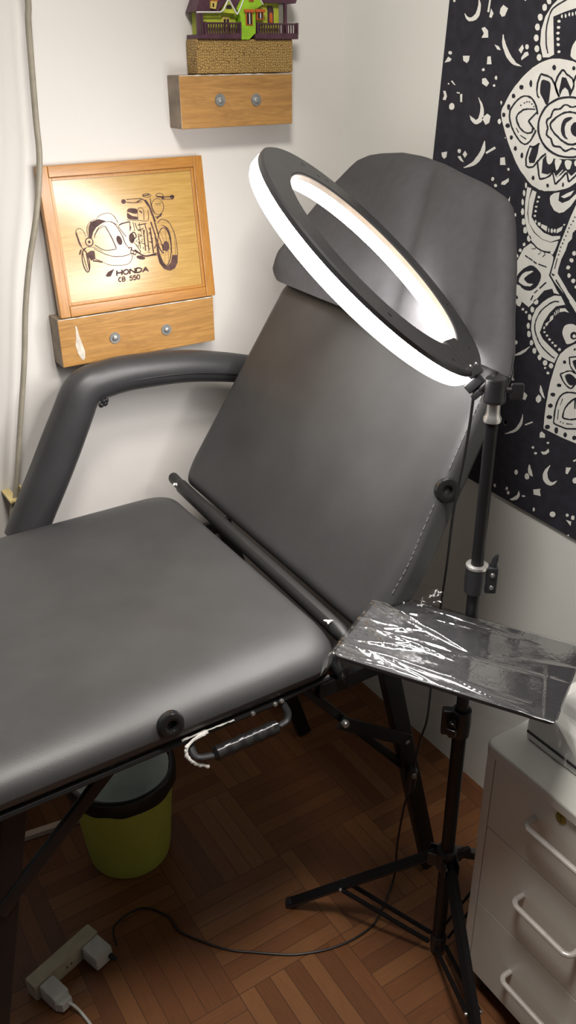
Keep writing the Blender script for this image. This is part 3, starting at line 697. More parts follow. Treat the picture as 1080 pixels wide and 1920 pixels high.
(1,(5670,6695,5670,6690,5675,6680,5680,6680,5685,6685,5690,6695,5690,6700,5685,6705,5680,6705,5675,6705)),
(1,(5340,6710,5345,6705,5350,6700,5355,6700,5360,6700,5365,6705,5360,6710,5355,6715,5350,6715,5345,6715)),
(1,(5185,6490,5185,6480,5195,6470,5210,6470,5220,6475,5225,6485,5225,6495,5215,6505,5200,6510,5190,6505)),
(1,(5200,6430,5200,6420,5210,6410,5225,6410,5240,6415,5245,6425,5245,6435,5230,6445,5220,6445,5205,6440)),
(1,(5225,6365,5230,6355,5240,6345,5250,6345,5265,6345,5270,6355,5265,6370,5260,6375,5245,6380,5230,6375)),
(1,(5205,6300,5210,6290,5215,6280,5230,6275,5240,6280,5245,6295,5245,6305,5235,6315,5225,6315,5215,6310)),
(1,(5150,6265,5155,6250,5165,6240,5175,6240,5190,6245,5195,6255,5195,6265,5185,6275,5170,6280,5155,6275)),
(1,(5125,6215,5125,6205,5130,6200,5140,6200,5145,6200,5150,6210,5150,6220,5145,6225,5135,6225,5130,6220)),
(1,(5825,6970,5775,6965,5790,6865,5790,6750,5760,6670,5685,6595,5580,6550,5480,6540,5395,6565,5400,6535,5420,6480,5440,6440,5485,6455,5565,6460,5635,6475,5715,6530,5775,6610,5815,6715,5830,6840)),
(1,(5760,6950,5710,6940,5730,6830,5735,6725,5655,6655,5570,6610,5470,6595,5380,6610,5380,6585,5480,6545,5580,6555,5675,6600,5755,6670,5780,6755,5785,6865)),
(1,(5655,6690,5620,6690,5620,6660,5650,6665)),
(1,(5610,6680,5540,6670,5540,6625,5610,6650)),
(1,(5430,6660,5365,6695,5375,6655,5425,6625)),
(1,(5510,6640,5510,6625,5515,6620,5520,6625,5525,6640,5525,6655,5525,6660,5515,6655)),
(1,(5470,6640,5470,6625,5480,6620,5490,6625,5495,6635,5495,6650,5485,6660,5475,6655)),
(1,(5435,6645,5440,6630,5445,6625,5455,6630,5465,6640,5460,6655,5455,6660,5445,6660)),
(1,(5545,6925,5510,6950,5450,6965,5450,6895,5405,6880,5335,6910,5270,6970,5205,6990,5265,6930,5310,6865,5375,6810,5425,6795,5485,6810,5535,6860,5550,6900)),
(1,(5430,6930,5365,6965,5295,6995,5325,6950,5390,6920)),
(1,(5710,6500,5655,6485,5625,6465,5540,6445,5460,6445,5425,6420,5430,6355,5450,6255,5395,6205,5345,6150,5305,6115,5370,6115,5395,6150,5485,6115,5535,6055,5570,6010,5645,5930,5735,5965,5750,5915,5785,5915,5830,5955,5870,5980,5895,6045,5910,6130,5885,6235,5840,6340,5785,6445)),
(1,(5255,6880,5295,6780,5335,6655,5375,6535,5400,6430,5420,6350,5435,6265,5375,6210,5265,6135,5155,6050,5065,5970,5000,5925,5030,6065,5110,6080,5160,6120,5210,6155,5245,6190,5300,6240,5355,6290,5355,6330,5335,6420,5300,6500,5285,6565,5250,6605,5250,6655,5205,6700,5150,6720,5190,6945)),
(12,(5385,6585,5390,6565,5400,6535,5405,6500,5415,6470,5420,6440,5420,6410,5425,6385,5430,6355,5435,6330,5420,6330,5415,6355,5410,6385,5410,6410,5405,6440,5400,6470,5395,6500,5385,6535,5380,6565,5375,6585)),
(12,(5435,6330,5440,6305,5445,6280,5450,6260,5435,6260,5430,6280,5425,6300,5420,6330)),
(12,(5450,6260,5435,6250,5420,6235,5400,6215,5375,6195,5350,6180,5325,6160,5295,6140,5265,6115,5230,6085,5220,6090,5255,6125,5285,6150,5315,6170,5340,6185,5365,6205,5390,6225,5410,6240,5425,6255,5435,6265)),
(12,(5230,6085,5185,6045,5145,6010,5110,5980,5080,5960,5055,5940,5035,5925,5020,5920,5015,5925,5025,5935,5045,5950,5070,5965,5100,5990,5135,6020,5175,6055,5220,6090)),
(2,(5240,6785,5240,6780,5245,6775,5250,6780,5255,6785,5255,6790,5250,6790,5245,6790)),
(2,(5250,6750,5255,6745,5260,6745,5265,6745,5270,6750,5265,6755,5260,6760,5255,6755)),
(2,(5270,6720,5275,6715,5280,6715,5285,6715,5285,6720,5285,6725,5280,6725,5275,6725)),
(2,(5285,6690,5290,6685,5295,6680,5300,6685,5305,6685,5300,6690,5295,6695,5290,6695)),
(2,(5295,6655,5295,6650,5300,6650,5310,6650,5310,6655,5310,6660,5305,6665,5300,6660)),
(2,(5310,6620,5310,6615,5315,6615,5320,6615,5325,6620,5325,6625,5320,6625,5310,6625)),
(2,(5325,6585,5325,6580,5330,6580,5335,6580,5340,6585,5340,6590,5335,6590,5325,6590)),
(2,(5335,6555,5335,6550,5340,6545,5345,6545,5350,6550,5350,6555,5345,6560,5335,6560)),
(2,(5350,6520,5350,6515,5355,6510,5360,6515,5365,6515,5365,6525,5360,6525,5350,6525)),
(2,(5355,6485,5355,6480,5365,6480,5370,6480,5370,6485,5370,6490,5365,6490,5360,6490)),
(2,(5360,6455,5365,6450,5370,6445,5375,6445,5380,6450,5375,6455,5370,6460,5365,6460)),
(12,(5385,6420,5400,6325,5390,6325,5375,6420)),
(2,(5430,6285,5380,6275,5405,6260)),
(12,(5370,6230,5355,6215,5330,6195,5305,6175,5280,6155,5255,6130,5230,6105,5205,6085,5190,6070,5180,6080,5195,6095,5220,6115,5245,6140,5270,6160,5295,6180,5320,6205,5345,6225,5360,6240)),
(2,(5855,6120,5850,6145,5830,6185,5810,6215,5785,6240,5760,6265,5735,6280,5710,6295,5690,6305,5670,6310,5645,6310,5615,6300,5595,6290,5570,6275,5550,6260,5540,6240,5540,6220,5545,6195,5555,6170,5565,6150,5585,6125,5605,6110,5625,6095,5650,6085,5670,6080,5695,6080,5715,6080,5735,6085,5755,6090,5775,6105,5790,6110,5820,6110,5845,6110)),
(3,(5800,6150,5795,6170,5780,6195,5765,6215,5745,6230,5720,6245,5695,6250,5670,6260,5650,6265,5635,6260,5650,6250,5670,6235,5695,6220,5710,6205,5730,6190,5735,6175,5730,6165,5710,6155,5690,6145,5665,6145,5635,6150,5620,6150,5625,6145,5640,6130,5655,6120,5680,6120,5705,6115,5730,6115,5750,6120,5770,6125,5785,6130,5795,6135,5800,6140)),
(12,(5760,6380,5720,6365,5715,6375,5750,6390)),
(12,(5715,6365,5665,6350,5660,6360,5710,6375)),
(12,(5655,6345,5615,6330,5605,6340,5650,6355)),
(12,(5590,6330,5490,6320,5490,6330,5590,6340)),
(12,(5480,6195,5545,6130,5535,6120,5465,6190)),
(12,(5565,6110,5600,6075,5590,6070,5555,6105)),
(12,(5615,6050,5635,6000,5620,6000,5600,6045)),
(2,(5860,6045,5785,5995,5795,5975,5845,6000)),
(12,(5690,6455,5685,6455,5670,6455,5660,6455,5650,6455,5645,6460,5640,6465,5640,6470,5640,6475,5645,6475,5650,6470,5650,6470,5650,6465,5650,6460,5660,6460,5670,6460,5680,6460,5690,6460)),
(12,(5600,6415,5595,6420,5590,6425,5580,6430,5575,6435,5575,6440,5580,6445,5585,6450,5585,6455,5595,6450,5590,6450,5585,6445,5580,6440,5580,6435,5585,6430,5590,6430,5600,6425,5605,6420)),
(12,(5550,6405,5545,6405,5535,6415,5525,6420,5520,6430,5520,6435,5525,6440,5530,6445,5535,6450,5540,6445,5540,6440,5530,6435,5525,6430,5525,6430,5530,6425,5540,6420,5550,6410,5555,6405)),
(12,(5695,6500,5680,6495,5665,6485,5645,6475,5625,6465,5605,6460,5585,6455,5565,6450,5540,6450,5520,6450,5520,6460,5540,6460,5560,6460,5580,6465,5600,6470,5620,6475,5640,6485,5655,6495,5670,6505,5685,6510)),
(12,(5520,6450,5495,6450,5475,6455,5465,6455,5465,6465,5475,6465,5495,6460,5520,6460)),
(1,(5260,5495,5340,5500,5425,5515,5495,5580,5550,5655,5585,5740,5590,5840,5555,5935,5485,6010,5430,6055,5360,6095,5285,6105,5225,6040,5325,6005,5390,5930,5445,5835,5475,5730,5430,5680,5340,5635,5225,5585)),
(12,(5260,5545,5275,5550,5300,5555,5320,5565,5345,5575,5370,5585,5390,5595,5415,5610,5435,5620,5450,5635,5465,5630,5445,5615,5425,5600,5400,5585,5375,5575,5355,5565,5330,5555,5305,5545,5285,5540,5265,5535)),
(12,(5450,5635,5470,5650,5480,5670,5495,5685,5505,5700,5515,5720,5525,5735,5530,5755,5535,5775,5535,5790,5550,5790,5550,5770,5545,5750,5540,5730,5530,5715,5520,5695,5505,5680,5495,5660,5480,5645,5465,5630)),
(12,(5535,5790,5535,5810,5530,5830,5525,5850,5515,5875,5505,5895,5490,5915,5480,5935,5465,5950,5450,5965,5460,5970,5475,5955,5490,5940,5505,5920,5515,5900,5525,5875,5535,5855,5545,5830,5545,5810,5550,5790)),
(12,(5450,5965,5435,5980,5415,5995,5400,6010,5380,6020,5365,6030,5345,6040,5330,6045,5310,6045,5295,6050,5300,6060,5310,6055,5330,6055,5350,6050,5370,6040,5390,6030,5410,6015,5425,6000,5445,5985,5460,5970)),
(1,(5535,6000,5540,5985,5550,5975,5570,5970,5585,5975,5595,5990,5590,6005,5575,6020,5560,6020,5540,6015)),
(1,(5575,5925,5575,5905,5585,5895,5600,5890,5615,5900,5620,5915,5620,5930,5610,5945,5595,5945,5580,5940)),
(1,(5595,5850,5600,5830,5605,5815,5620,5815,5635,5820,5640,5840,5640,5855,5630,5870,5615,5870,5605,5865)),
(1,(5605,5765,5605,5745,5610,5735,5625,5730,5635,5740,5645,5755,5640,5775,5635,5785,5620,5790,5610,5780)),
(1,(5580,5690,5580,5670,5590,5660,5605,5655,5620,5665,5625,5680,5625,5700,5615,5715,5600,5715,5590,5710)),
(1,(5535,5615,5540,5600,5550,5590,5565,5585,5575,5590,5580,5605,5580,5625,5570,5635,5555,5640,5545,5630)),
(1,(5490,5555,5490,5535,5500,5520,5515,5520,5530,5525,5535,5540,5535,5560,5525,5570,5510,5575,5495,5570)),
(1,(5415,5505,5420,5490,5430,5475,5445,5475,5455,5480,5465,5495,5465,5510,5450,5525,5440,5530,5425,5520)),
(1,(5340,5475,5340,5460,5355,5445,5370,5440,5385,5445,5395,5460,5390,5480,5380,5490,5360,5495,5345,5490)),
(1,(5265,5465,5270,5450,5280,5435,5295,5435,5310,5440,5320,5450,5315,5470,5305,5480,5290,5485,5275,5480)),
(1,(5695,5900,5700,5890,5705,5885,5715,5885,5725,5885,5730,5895,5725,5900,5720,5910,5710,5910,5700,5910)),
(1,(5655,5880,5655,5875,5660,5870,5670,5865,5680,5870,5685,5875,5680,5885,5675,5890,5665,5890,5655,5890)),
(1,(5345,5425,5345,5420,5350,5415,5360,5410,5370,5410,5370,5415,5370,5425,5365,5430,5355,5430,5345,5430)),
(1,(5300,5385,5300,5380,5310,5370,5320,5370,5330,5370,5335,5375,5335,5385,5325,5395,5315,5395,5305,5395)),
(1,(5420,5785,5420,5780,5425,5775,5430,5770,5440,5775,5440,5780,5440,5790,5435,5795,5430,5800,5420,5795)),
(1,(5405,5750,5405,5745,5415,5740,5420,5735,5430,5740,5435,5745,5430,5750,5425,5755,5415,5755,5410,5755)),
(1,(5370,5725,5370,5720,5380,5715,5390,5710,5395,5715,5400,5720,5400,5725,5390,5730,5380,5735,5375,5730)),
(1,(5335,5700,5335,5690,5345,5685,5355,5680,5360,5685,5365,5690,5365,5700,5355,5705,5345,5705,5340,5705)),
(1,(5295,5675,5300,5670,5305,5665,5315,5660,5320,5665,5325,5670,5325,5675,5315,5680,5310,5685,5300,5680)),
(1,(5255,5660,5260,5650,5265,5645,5275,5640,5285,5645,5290,5650,5290,5660,5280,5665,5270,5665,5260,5665)),
(1,(5205,5635,5205,5625,5215,5620,5225,5615,5235,5620,5240,5625,5235,5635,5230,5645,5220,5645,5210,5645)),
(1,(5280,5995,5220,6010,5170,5980,5225,5980,5280,5960)),
(1,(5375,5900,5340,5925,5340,5885,5380,5845)),
(1,(5425,5825,5380,5860,5390,5825,5410,5800)),
(11,(5305,5980,5295,5950,5285,5950,5295,5985)),
(11,(5325,5970,5310,5935,5300,5935,5310,5970)),
(11,(5340,5945,5325,5920,5315,5925,5330,5950)),
(1,(5215,5810,5210,5830,5205,5845,5195,5860,5180,5870,5160,5880,5140,5885,5120,5890,5095,5890,5075,5885,5055,5875,5040,5860,5030,5840,5030,5815,5035,5785,5050,5760,5075,5735,5105,5715,5130,5705,5145,5700,5155,5705,5165,5715,5175,5730,5190,5745,5200,5760,5210,5775,5215,5795)),
(2,(5040,5805,5040,5790,5050,5775,5065,5765,5085,5760,5100,5760,5115,5770,5120,5785,5120,5800,5110,5815,5095,5825,5075,5830,5060,5825,5045,5815)),
(3,(5055,5795,5055,5790,5060,5780,5070,5775,5075,5775,5085,5775,5090,5780,5095,5785,5090,5795,5090,5800,5080,5805,5075,5810,5065,5805,5060,5800)),
(1,(5280,4840,5285,4860,5285,4895,5290,4940,5290,4985,5290,5045,5290,5100,5285,5150,5285,5205,5280,5255,5275,5310,5265,5365,5255,5420,5245,5470,5235,5520,5220,5560,5205,5595,5180,5620,5155,5650,5125,5675,5085,5705,5045,5730,5005,5750,4965,5765,4925,5775,4880,5780,4835,5785,4790,5775,4740,5760,4690,5740,4645,5710,4605,5675,4575,5630,4550,5590,4525,5545,4505,5500,4485,5455,4470,5415,4455,5370,4440,5320,4440,5250,4435,5175,4435,5120,4750,4835,4885,4825,5045,4825,5195,4835)),
(2,(5125,5540,5125,5530,5135,5520,5145,5520,5155,5520,5160,5530,5160,5540,5150,5550,5140,5550,5130,5550)),
(2,(5035,5680,5040,5675,5045,5665,5050,5665,5060,5665,5060,5675,5060,5680,5055,5685,5045,5690,5040,5685)),
(2,(5140,5315,5145,5300,5155,5295,5175,5290,5185,5290,5195,5300,5190,5310,5180,5320,5160,5325,5145,5320)),
(2,(5195,5210,5200,5195,5210,5185,5230,5180,5245,5185,5255,5190,5250,5205,5235,5215,5215,5220,5200,5215)),
(2,(5205,5095,5210,5085,5225,5070,5240,5065,5260,5070,5265,5080,5260,5090,5250,5100,5230,5110,5215,5105)),
(2,(5195,4985,5200,4970,5215,4960,5235,4955,5255,4955,5265,4965,5260,4975,5245,4990,5220,4995,5205,4995)),
(2,(5205,4880,5210,4865,5225,4855,5245,4845,5260,4850,5270,4860,5265,4875,5250,4890,5230,4895,5215,4895)),
(2,(5105,4880,5105,4860,5115,4845,5130,4840,5145,4850,5150,4865,5150,4885,5140,4900,5125,4905,5110,4900)),
(2,(4995,4870,5000,4855,5005,4845,5020,4840,5030,4845,5040,4860,5035,4875,5030,4885,5015,4890,5005,4885)),
(2,(4885,4880,4890,4865,4900,4855,4915,4850,4925,4850,4935,4865,4930,4880,4920,4890,4905,4895,4895,4895)),
(2,(5085,4975,5085,4970,5090,4965,5095,4965,5095,4965,5100,4970,5100,4975,5095,4975,5090,4980,5085,4975)),
(2,(5055,4970,5055,4970,5055,4965,5060,4965,5065,4965,5070,4965,5065,4970,5065,4975,5060,4975,5055,4975)),
(12,(5165,4935,5165,4950,5165,4970,5165,4990,5165,5010,5165,5035,5165,5060,5165,5085,5160,5110,5155,5135,5175,5135,5180,5110,5180,5085,5185,5055,5185,5030,5185,5005,5180,4985,5180,4965,5180,4945,5180,4935)),
(12,(5155,5135,5150,5160,5140,5185,5130,5205,5115,5225,5100,5240,5085,5250,5065,5260,5040,5270,5010,5275,5010,5290,5045,5280,5070,5275,5095,5260,5110,5250,5130,5230,5145,5210,5155,5190,5165,5165,5175,5135)),
(12,(5010,5275,4985,5280,4965,5280,4965,5295,4985,5295,5010,5290)),
(12,(5175,4925,5165,4925,5145,4920,5125,4920,5100,4920,5080,4920,5055,4920,5025,4920,5000,4925,4970,4935,4970,4950,5000,4940,5025,4935,5050,4935,5075,4935,5095,4935,5115,4935,5140,4935,5155,4940,5170,4940)),
(12,(4970,4935,4935,4945,4905,4955,4885,4965,4890,4975,4910,4970,4940,4960,4970,4950)),
(12,(5065,5020,5065,5035,5065,5055,5065,5080,5060,5100,5055,5120,5040,5140,5030,5160,5015,5175,5000,5195,5015,5205,5030,5185,5045,5165,5055,5145,5070,5120,5075,5100,5080,5075,5085,5050,5085,5030,5085,5015)),
(12,(5000,5195,4980,5215,4965,5230,4950,5245,4965,5250,4975,5240,4995,5225,5015,5205)),
(12,(5075,5010,5060,5010,5040,5010,5020,5015,4995,5020,4970,5025,4950,5035,4925,5045,4910,5055,4915,5065,4930,5060,4950,5050,4975,5040,4995,5030,5015,5030,5040,5025,5060,5025,5075,5025)),
(12,(4975,5235,4960,5140,4945,5145,4955,5240)),
(12,(5140,5080,5135,4980,5125,4985,5130,5080)),
(12,(5120,5125,5100,5195,5110,5195,5125,5125)),
(12,(5025,4970,4950,4990,4950,4995,5025,4980)),
(12,(5170,5410,5150,5420,5125,5440,5095,5455,5075,5465,5055,5470,5030,5465,5015,5460,5000,5460,4995,5470,5010,5475,5025,5480,5050,5480,5075,5475,5105,5465,5130,5445,5160,5430,5175,5420)),
(12,(5180,5410,5170,5395,5155,5375,5135,5355,5115,5340,5100,5330,5080,5320,5055,5310,5040,5310,5020,5315,5030,5325,5035,5320,5050,5325,5070,5330,5090,5340,5105,5350,5125,5365,5140,5385,5155,5405,5165,5415)),
(12,(5020,5315,5005,5330,4995,5345,4990,5355,5000,5360,5010,5350,5020,5335,5030,5325)),
(12,(5095,5585,4985,5625,4990,5635,5100,5595)),
(12,(5105,5590,5100,5575,5095,5555,5090,5535,5080,5520,5065,5500,5045,5485,5025,5475,5015,5465,5000,5475,5015,5485,5035,5495,5055,5510,5070,5525,5075,5545,5080,5560,5085,5580,5090,5590)),
(2,(5115,5415,5100,5430,5080,5440,5060,5445,5035,5440,5010,5430,4990,5420,4970,5415,4955,5410,4945,5400,4955,5385,4975,5370,4995,5355,5015,5350,5035,5345,5055,5345,5070,5355,5085,5365,5095,5375,5105,5390,5115,5405)),
(2,(5055,5565,5040,5580,5015,5590,4990,5590,4980,5570,4970,5535,4965,5510,4975,5500,4990,5495,5005,5500,5025,5520,5045,5545)),
(11,(5750,5435,5730,5445,5700,5455,5670,5470,5645,5490,5620,5510,5600,5535,5585,5555,5570,5570,5575,5575,5595,5560,5615,5545,5640,5525,5665,5510,5690,5490,5715,5475,5740,5455,5755,5440)),
(11,(5390,5240,5390,5230,5390,5210,5390,5190,5380,5175,5365,5160,5350,5145,5330,5135,5315,5130,5315,5135,5320,5145,5330,5160,5340,5180,5350,5190,5355,5205,5365,5220,5375,5235,5385,5245)),
(11,(5565,4895,5565,4875,5570,4855,5580,4825,5585,4805,5600,4780,5610,4760,5625,4735,5645,4710,5670,4690,5655,4670,5620,4695,5595,4720,5575,4750,5560,4775,5550,4805,5550,4830,5550,4855,5555,4880,5555,4895)),
(11,(5670,4690,5705,4665,5740,4640,5765,4625,5765,4620,5735,4630,5695,4650,5655,4670)),
(11,(5510,4795,5420,4855,5430,4865,5520,4805)),
(1,(5825,5540,5790,5525,5750,5495,5780,5490)),
(1,(5755,5260,5735,5270,5740,5225,5715,5200,5750,5185)),
(1,(5620,5075,5570,5120,5530,5100,5550,5045,5595,5045)),
(1,(5425,5105,5395,5150,5360,5135,5355,5100,5385,5065,5415,5075)),
(1,(5320,4780,5300,4805,5255,4790,5250,4755,5315,4735)),
(1,(5280,4600,5225,4620,5190,4665,5175,4635,5210,4595,5250,4580)),
(1,(5730,5575,5735,5560,5745,5550,5765,5545,5775,5555,5780,5570,5770,5585,5755,5590,5735,5585)),
(1,(5190,4725,5195,4715,5205,4705,5215,4705,5220,4710,5225,4715,5215,4725,5205,4730,5195,4730)),
(1,(5365,4615,5365,4605,5375,4595,5390,4595,5400,4600,5400,4605,5390,4615,5380,4625,5370,4620)),
(1,(5320,4570,5320,4560,5335,4550,5345,4545,5355,4550,5360,4560,5350,4570,5335,4575,5325,4575)),
(1,(5755,4745,5755,4725,5770,4710,5780,4710,5790,4720,5795,4740,5790,4755,5775,4765,5760,4760)),
(11,(5145,4510,5155,4495,5175,4470,5195,4445,5205,4420,5215,4390,5215,4365,5210,4345,5200,4325,5180,4310,5135,4360,5145,4365,5150,4375,5155,4390,5160,4405,5165,4420,5160,4440,5155,4465,5145,4490,5140,4505)),
(11,(5180,4310,5155,4300,5130,4300,5100,4305,5075,4325,5055,4345,5045,4365,5035,4380,5040,4385,5050,4375,5070,4360,5090,4345,5105,4345,5110,4345,5125,4350,5135,4360)),
(11,(4875,4640,4850,4665,4860,4675,4890,4650)),
(11,(5405,4415,5405,4400,5410,4375,5405,4350,5400,4330,5385,4320,5370,4310,5350,4310,5340,4310,5335,4315,5340,4325,5345,4335,5350,4350,5355,4360,5365,4375,5375,4390,5385,4410,5395,4420)),
(11,(5495,4090,5495,4080,5500,4060,5505,4045,5510,4035,5520,4025,5530,4015,5545,4000,5555,3990,5565,3980,5555,3955,5540,3965,5520,3975,5500,3990,5485,4010,5475,4030,5470,4050,5475,4070,5485,4085,5490,4095)),
(11,(5565,3980,5575,3970,5590,3960,5595,3955,5595,3950,5585,3950,5575,3950,5555,3955)),
(11,(5440,4045,5400,4060,5400,4075,5440,4065)),
(1,(4800,4480,4805,4460,4820,4440,4840,4435,4855,4445,4860,4465,4850,4485,4830,4500,4810,4495)),
(1,(5380,4295,5380,4270,5400,4255,5420,4250,5435,4260,5440,4285,5430,4310,5410,4320,5390,4315)),
(1,(5530,4285,5535,4265,5545,4250,5560,4245,5575,4255,5580,4275,5570,4295,5555,4305,5540,4300)),
(1,(5635,4060,5640,4045,5650,4035,5660,4030,5670,4040,5670,4050,5665,4065,5655,4075,5640,4070)),
(1,(5610,4025,5610,4010,5620,3995,5635,3995,5645,4000,5645,4015,5640,4030,5625,4035,5615,4035)),
(1,(4995,4040,5000,4015,5020,3995,5045,3990,5065,4000,5065,4020,5055,4040,5030,4055,5010,4055)),
(1,(5255,3980,5255,3965,5265,3955,5275,3950,5280,3960,5285,3975,5280,3990,5270,3995,5260,3995)),
(1,(4840,4095,4840,4085,4850,4075,4865,4070,4875,4075,4875,4085,4870,4100,4860,4105,4845,4105)),
(1,(4770,4100,4770,4080,4780,4070,4795,4065,4810,4075,4810,4090,4805,4105,4790,4115,4775,4115)),
(1,(4800,3895,4800,3890,4805,3880,4815,3880,4820,3885,4820,3890,4815,3895,4810,3900,4805,3900)),
(1,(5805,4025,5810,4010,5815,4000,5830,4000,5835,4005,5840,4020,5835,4035,5820,4040,5810,4035)),
(1,(5755,4745,5755,4730,5765,4715,5780,4715,5790,4725,5795,4745,5785,4760,5775,4765,5760,4760)),
(1,(4955,4555,4895,4575,4925,4495,4950,4495)),
(1,(5310,4180,5220,4225,5225,4200,5205,4150,5295,4130)),
(1,(4865,4035,4800,4045,4800,3995)),
(2,(5030,7920,5030,7910,5020,7900,5005,7900,4995,7910,4985,7920,4990,7930,5000,7940,5010,7940,5025,7930)),
(2,(5235,7915,5235,7905,5225,7900,5215,7900,5205,7905,5200,7915,5205,7925,5210,7930,5220,7930,5230,7925)),
(2,(4785,7800,4785,7780,4780,7770,4770,7770,4760,7780,4750,7795,4755,7815,4760,7825,4770,7825,4780,7815)),
(2,(4690,7770,4685,7755,4675,7750,4660,7750,4645,7755,4640,7765,4640,7780,4655,7785,4670,7785,4685,7780)),
(2,(4605,7695,4600,7685,4590,7680,4575,7680,4565,7685,4560,7695,4560,7705,4570,7715,4585,7715,4595,7710)),
(2,(4555,7610,4550,7595,4545,7585,4530,7585,4520,7595,4515,7610,4515,7620,4525,7630,4535,7630,4550,7625)),
(2,(4505,7545,4505,7535,4495,7525,4480,7525,4470,7530,4465,7540,4465,7555,4475,7560,4490,7560,4500,7555)),
(2,(4575,7460,4570,7445,4555,7440,4540,7440,4525,7445,4515,7455,4520,7465,4535,7475,4550,7475,4565,7470)),
(2,(4625,7365,4620,7355,4610,7345,4600,7345,4590,7350,4585,7360,4585,7370,4595,7380,4605,7380,4620,7375)),
(2,(4685,7275,4685,7265,4675,7260,4665,7255,4650,7265,4645,7275,4650,7285,4655,7295,4670,7295,4680,7290)),
(2,(4770,7225,4770,7210,4760,7205,4750,7200,4740,7210,4735,7225,4740,7240,4745,7245,4755,7250,4765,7240)),
(2,(4930,7055,4930,7040,4920,7035,4910,7035,4900,7040,4895,7050,4900,7060,4905,7070,4915,7070,4925,7065)),
(2,(5105,7010,5105,7000,5100,6990,5090,6990,5080,6995,5075,7005,5075,7015,5085,7020,5095,7020,5100,7015)),
(12,(4895,7565,4890,7575,4885,7590,4875,7610,4865,7630,4855,7640,4845,7655,4830,7670,4815,7680,4800,7690,4790,7680,4805,7670,4815,7660,4825,7650,4840,7635,4845,7625,4855,7605,4865,7590,4870,7570,4875,7560)),
(12,(4800,7690,4780,7700,4760,7705,4740,7705,4720,7705,4700,7705,4685,7700,4665,7695,4650,7685,4630,7675,4645,7665,4660,7675,4680,7685,4695,7690,4710,7695,4720,7695,4740,7695,4755,7690,4770,7685,4790,7680)),
(12,(4630,7675,4615,7660,4600,7650,4585,7635,4575,7620,4560,7605,4550,7590,4545,7580,4545,7565,4545,7550,4565,7550,4565,7560,4565,7575,4570,7585,4580,7600,4590,7615,4605,7630,4615,7640,4630,7655,4645,7665)),
(12,(4545,7550,4545,7535,4550,7520,4555,7505,4560,7490,4570,7475,4580,7460,4590,7445,4600,7430,4615,7415,4630,7420,4620,7435,4605,7450,4595,7465,4590,7480,4580,7495,4575,7510,4570,7520,4565,7535,4565,7550)),
(12,(4615,7415,4630,7395,4650,7380,4670,7360,4685,7350,4705,7335,4720,7325,4740,7320,4755,7315,4775,7310,4770,7325,4760,7325,4745,7330,4735,7335,4715,7345,4700,7355,4685,7370,4665,7385,4645,7405,4630,7420)),
(12,(4775,7310,4790,7315,4810,7320,4820,7330,4835,7340,4845,7350,4855,7365,4865,7380,4875,7395,4885,7410,4865,7415,4855,7400,4845,7385,4840,7370,4830,7360,4820,7345,4810,7340,4795,7330,4785,7325,4770,7325)),
(12,(4885,7410,4890,7425,4895,7435,4875,7440,4870,7430,4865,7415)),
(12,(4850,7605,4840,7605,4820,7605,4800,7605,4780,7605,4765,7605,4745,7605,4730,7600,4710,7600,4695,7590,4705,7580,4720,7585,4735,7590,4750,7590,4765,7595,4785,7595,4800,7595,4820,7595,4840,7595,4850,7595)),
(12,(4695,7590,4680,7580,4665,7575,4655,7565,4645,7555,4640,7545,4635,7535,4630,7525,4635,7515,4640,7500,4660,7505,4655,7515,4650,7525,4655,7535,4655,7540,4660,7550,4670,7555,4680,7565,4695,7570,4705,7580)),
(12,(4640,7500,4645,7490,4655,7475,4665,7465,4680,7450,4700,7435,4715,7425,4735,7415,4755,7410,4775,7405,4780,7415,4760,7420,4745,7425,4730,7435,4710,7445,4695,7455,4685,7470,4675,7485,4665,7495,4660,7505)),
(12,(4775,7405,4795,7400,4810,7405,4825,7405,4840,7410,4850,7415,4855,7425,4855,7435,4855,7445,4855,7450,4835,7450,4835,7445,4835,7435,4835,7430,4835,7425,4825,7420,4815,7420,4805,7415,4795,7415,4780,7415)),
(12,(4865,7580,4780,7510,4795,7500,4880,7575)),
(12,(4780,7500,4860,7435,4875,7445,4795,7510)),
(2,(4690,7625,4690,7625,4680,7620,4675,7620,4670,7625,4675,7630,4680,7635,4685,7630)),
(2,(4725,7645,4725,7640,4720,7640,4710,7640,4710,7645,4710,7650,4715,7650,4725,7650)),
(2,(4755,7655,4750,7650,4745,7650,4740,7650,4735,7655,4740,7660,4745,7660,4750,7660)),
(2,(4785,7655,4780,7650,4775,7650,4770,7650,4765,7655,4770,7660,4775,7660,4780,7660)),
(2,(4815,7640,4810,7635,4805,7635,4800,7635,4795,7640,4800,7645,4805,7645,4810,7645)),
(2,(4840,7620,4840,7620,4835,7615,4825,7615,4825,7620,4825,7625,4830,7625,4840,7625)),
(12,(4645,7445,4680,7405,4690,7410,4655,7445)),
(12,(4705,7385,4780,7355,4785,7365,4710,7390)),
(12,(5280,7255,5225,7255,5170,7260,5115,7275,5065,7295,5020,7320,4980,7350,4950,7385,4930,7420,4920,7460,4895,7460,4905,7420,4930,7380,4965,7340,5005,7305,5050,7280,5105,7260,5165,7245,5225,7240,5280,7240)),
(12,(4920,7460,4915,7500,4925,7540,4945,7575,4970,7610,5005,7640,5050,7660,5095,7680,5150,7690,5200,7695,5200,7710,5140,7705,5085,7695,5035,7675,4990,7650,4950,7620,4925,7585,4905,7545,4895,7505,4895,7460)),
(12,(5195,7320,5175,7330,5155,7330,5140,7330,5120,7330,5110,7335,5100,7340,5090,7355,5085,7365,5075,7380,5060,7370,5065,7360,5070,7350,5080,7335,5095,7320,5120,7315,5140,7315,5155,7315,5170,7315,5185,7310)),
(12,(5075,7380,5060,7390,5045,7395,5030,7405,5020,7410,5020,7425,5020,7435,5025,7450,5025,7460,5020,7475,5000,7470,5005,7460,5005,7450,5000,7440,5000,7425,5000,7405,5015,7395,5030,7385,5050,7380,5060,7370)),
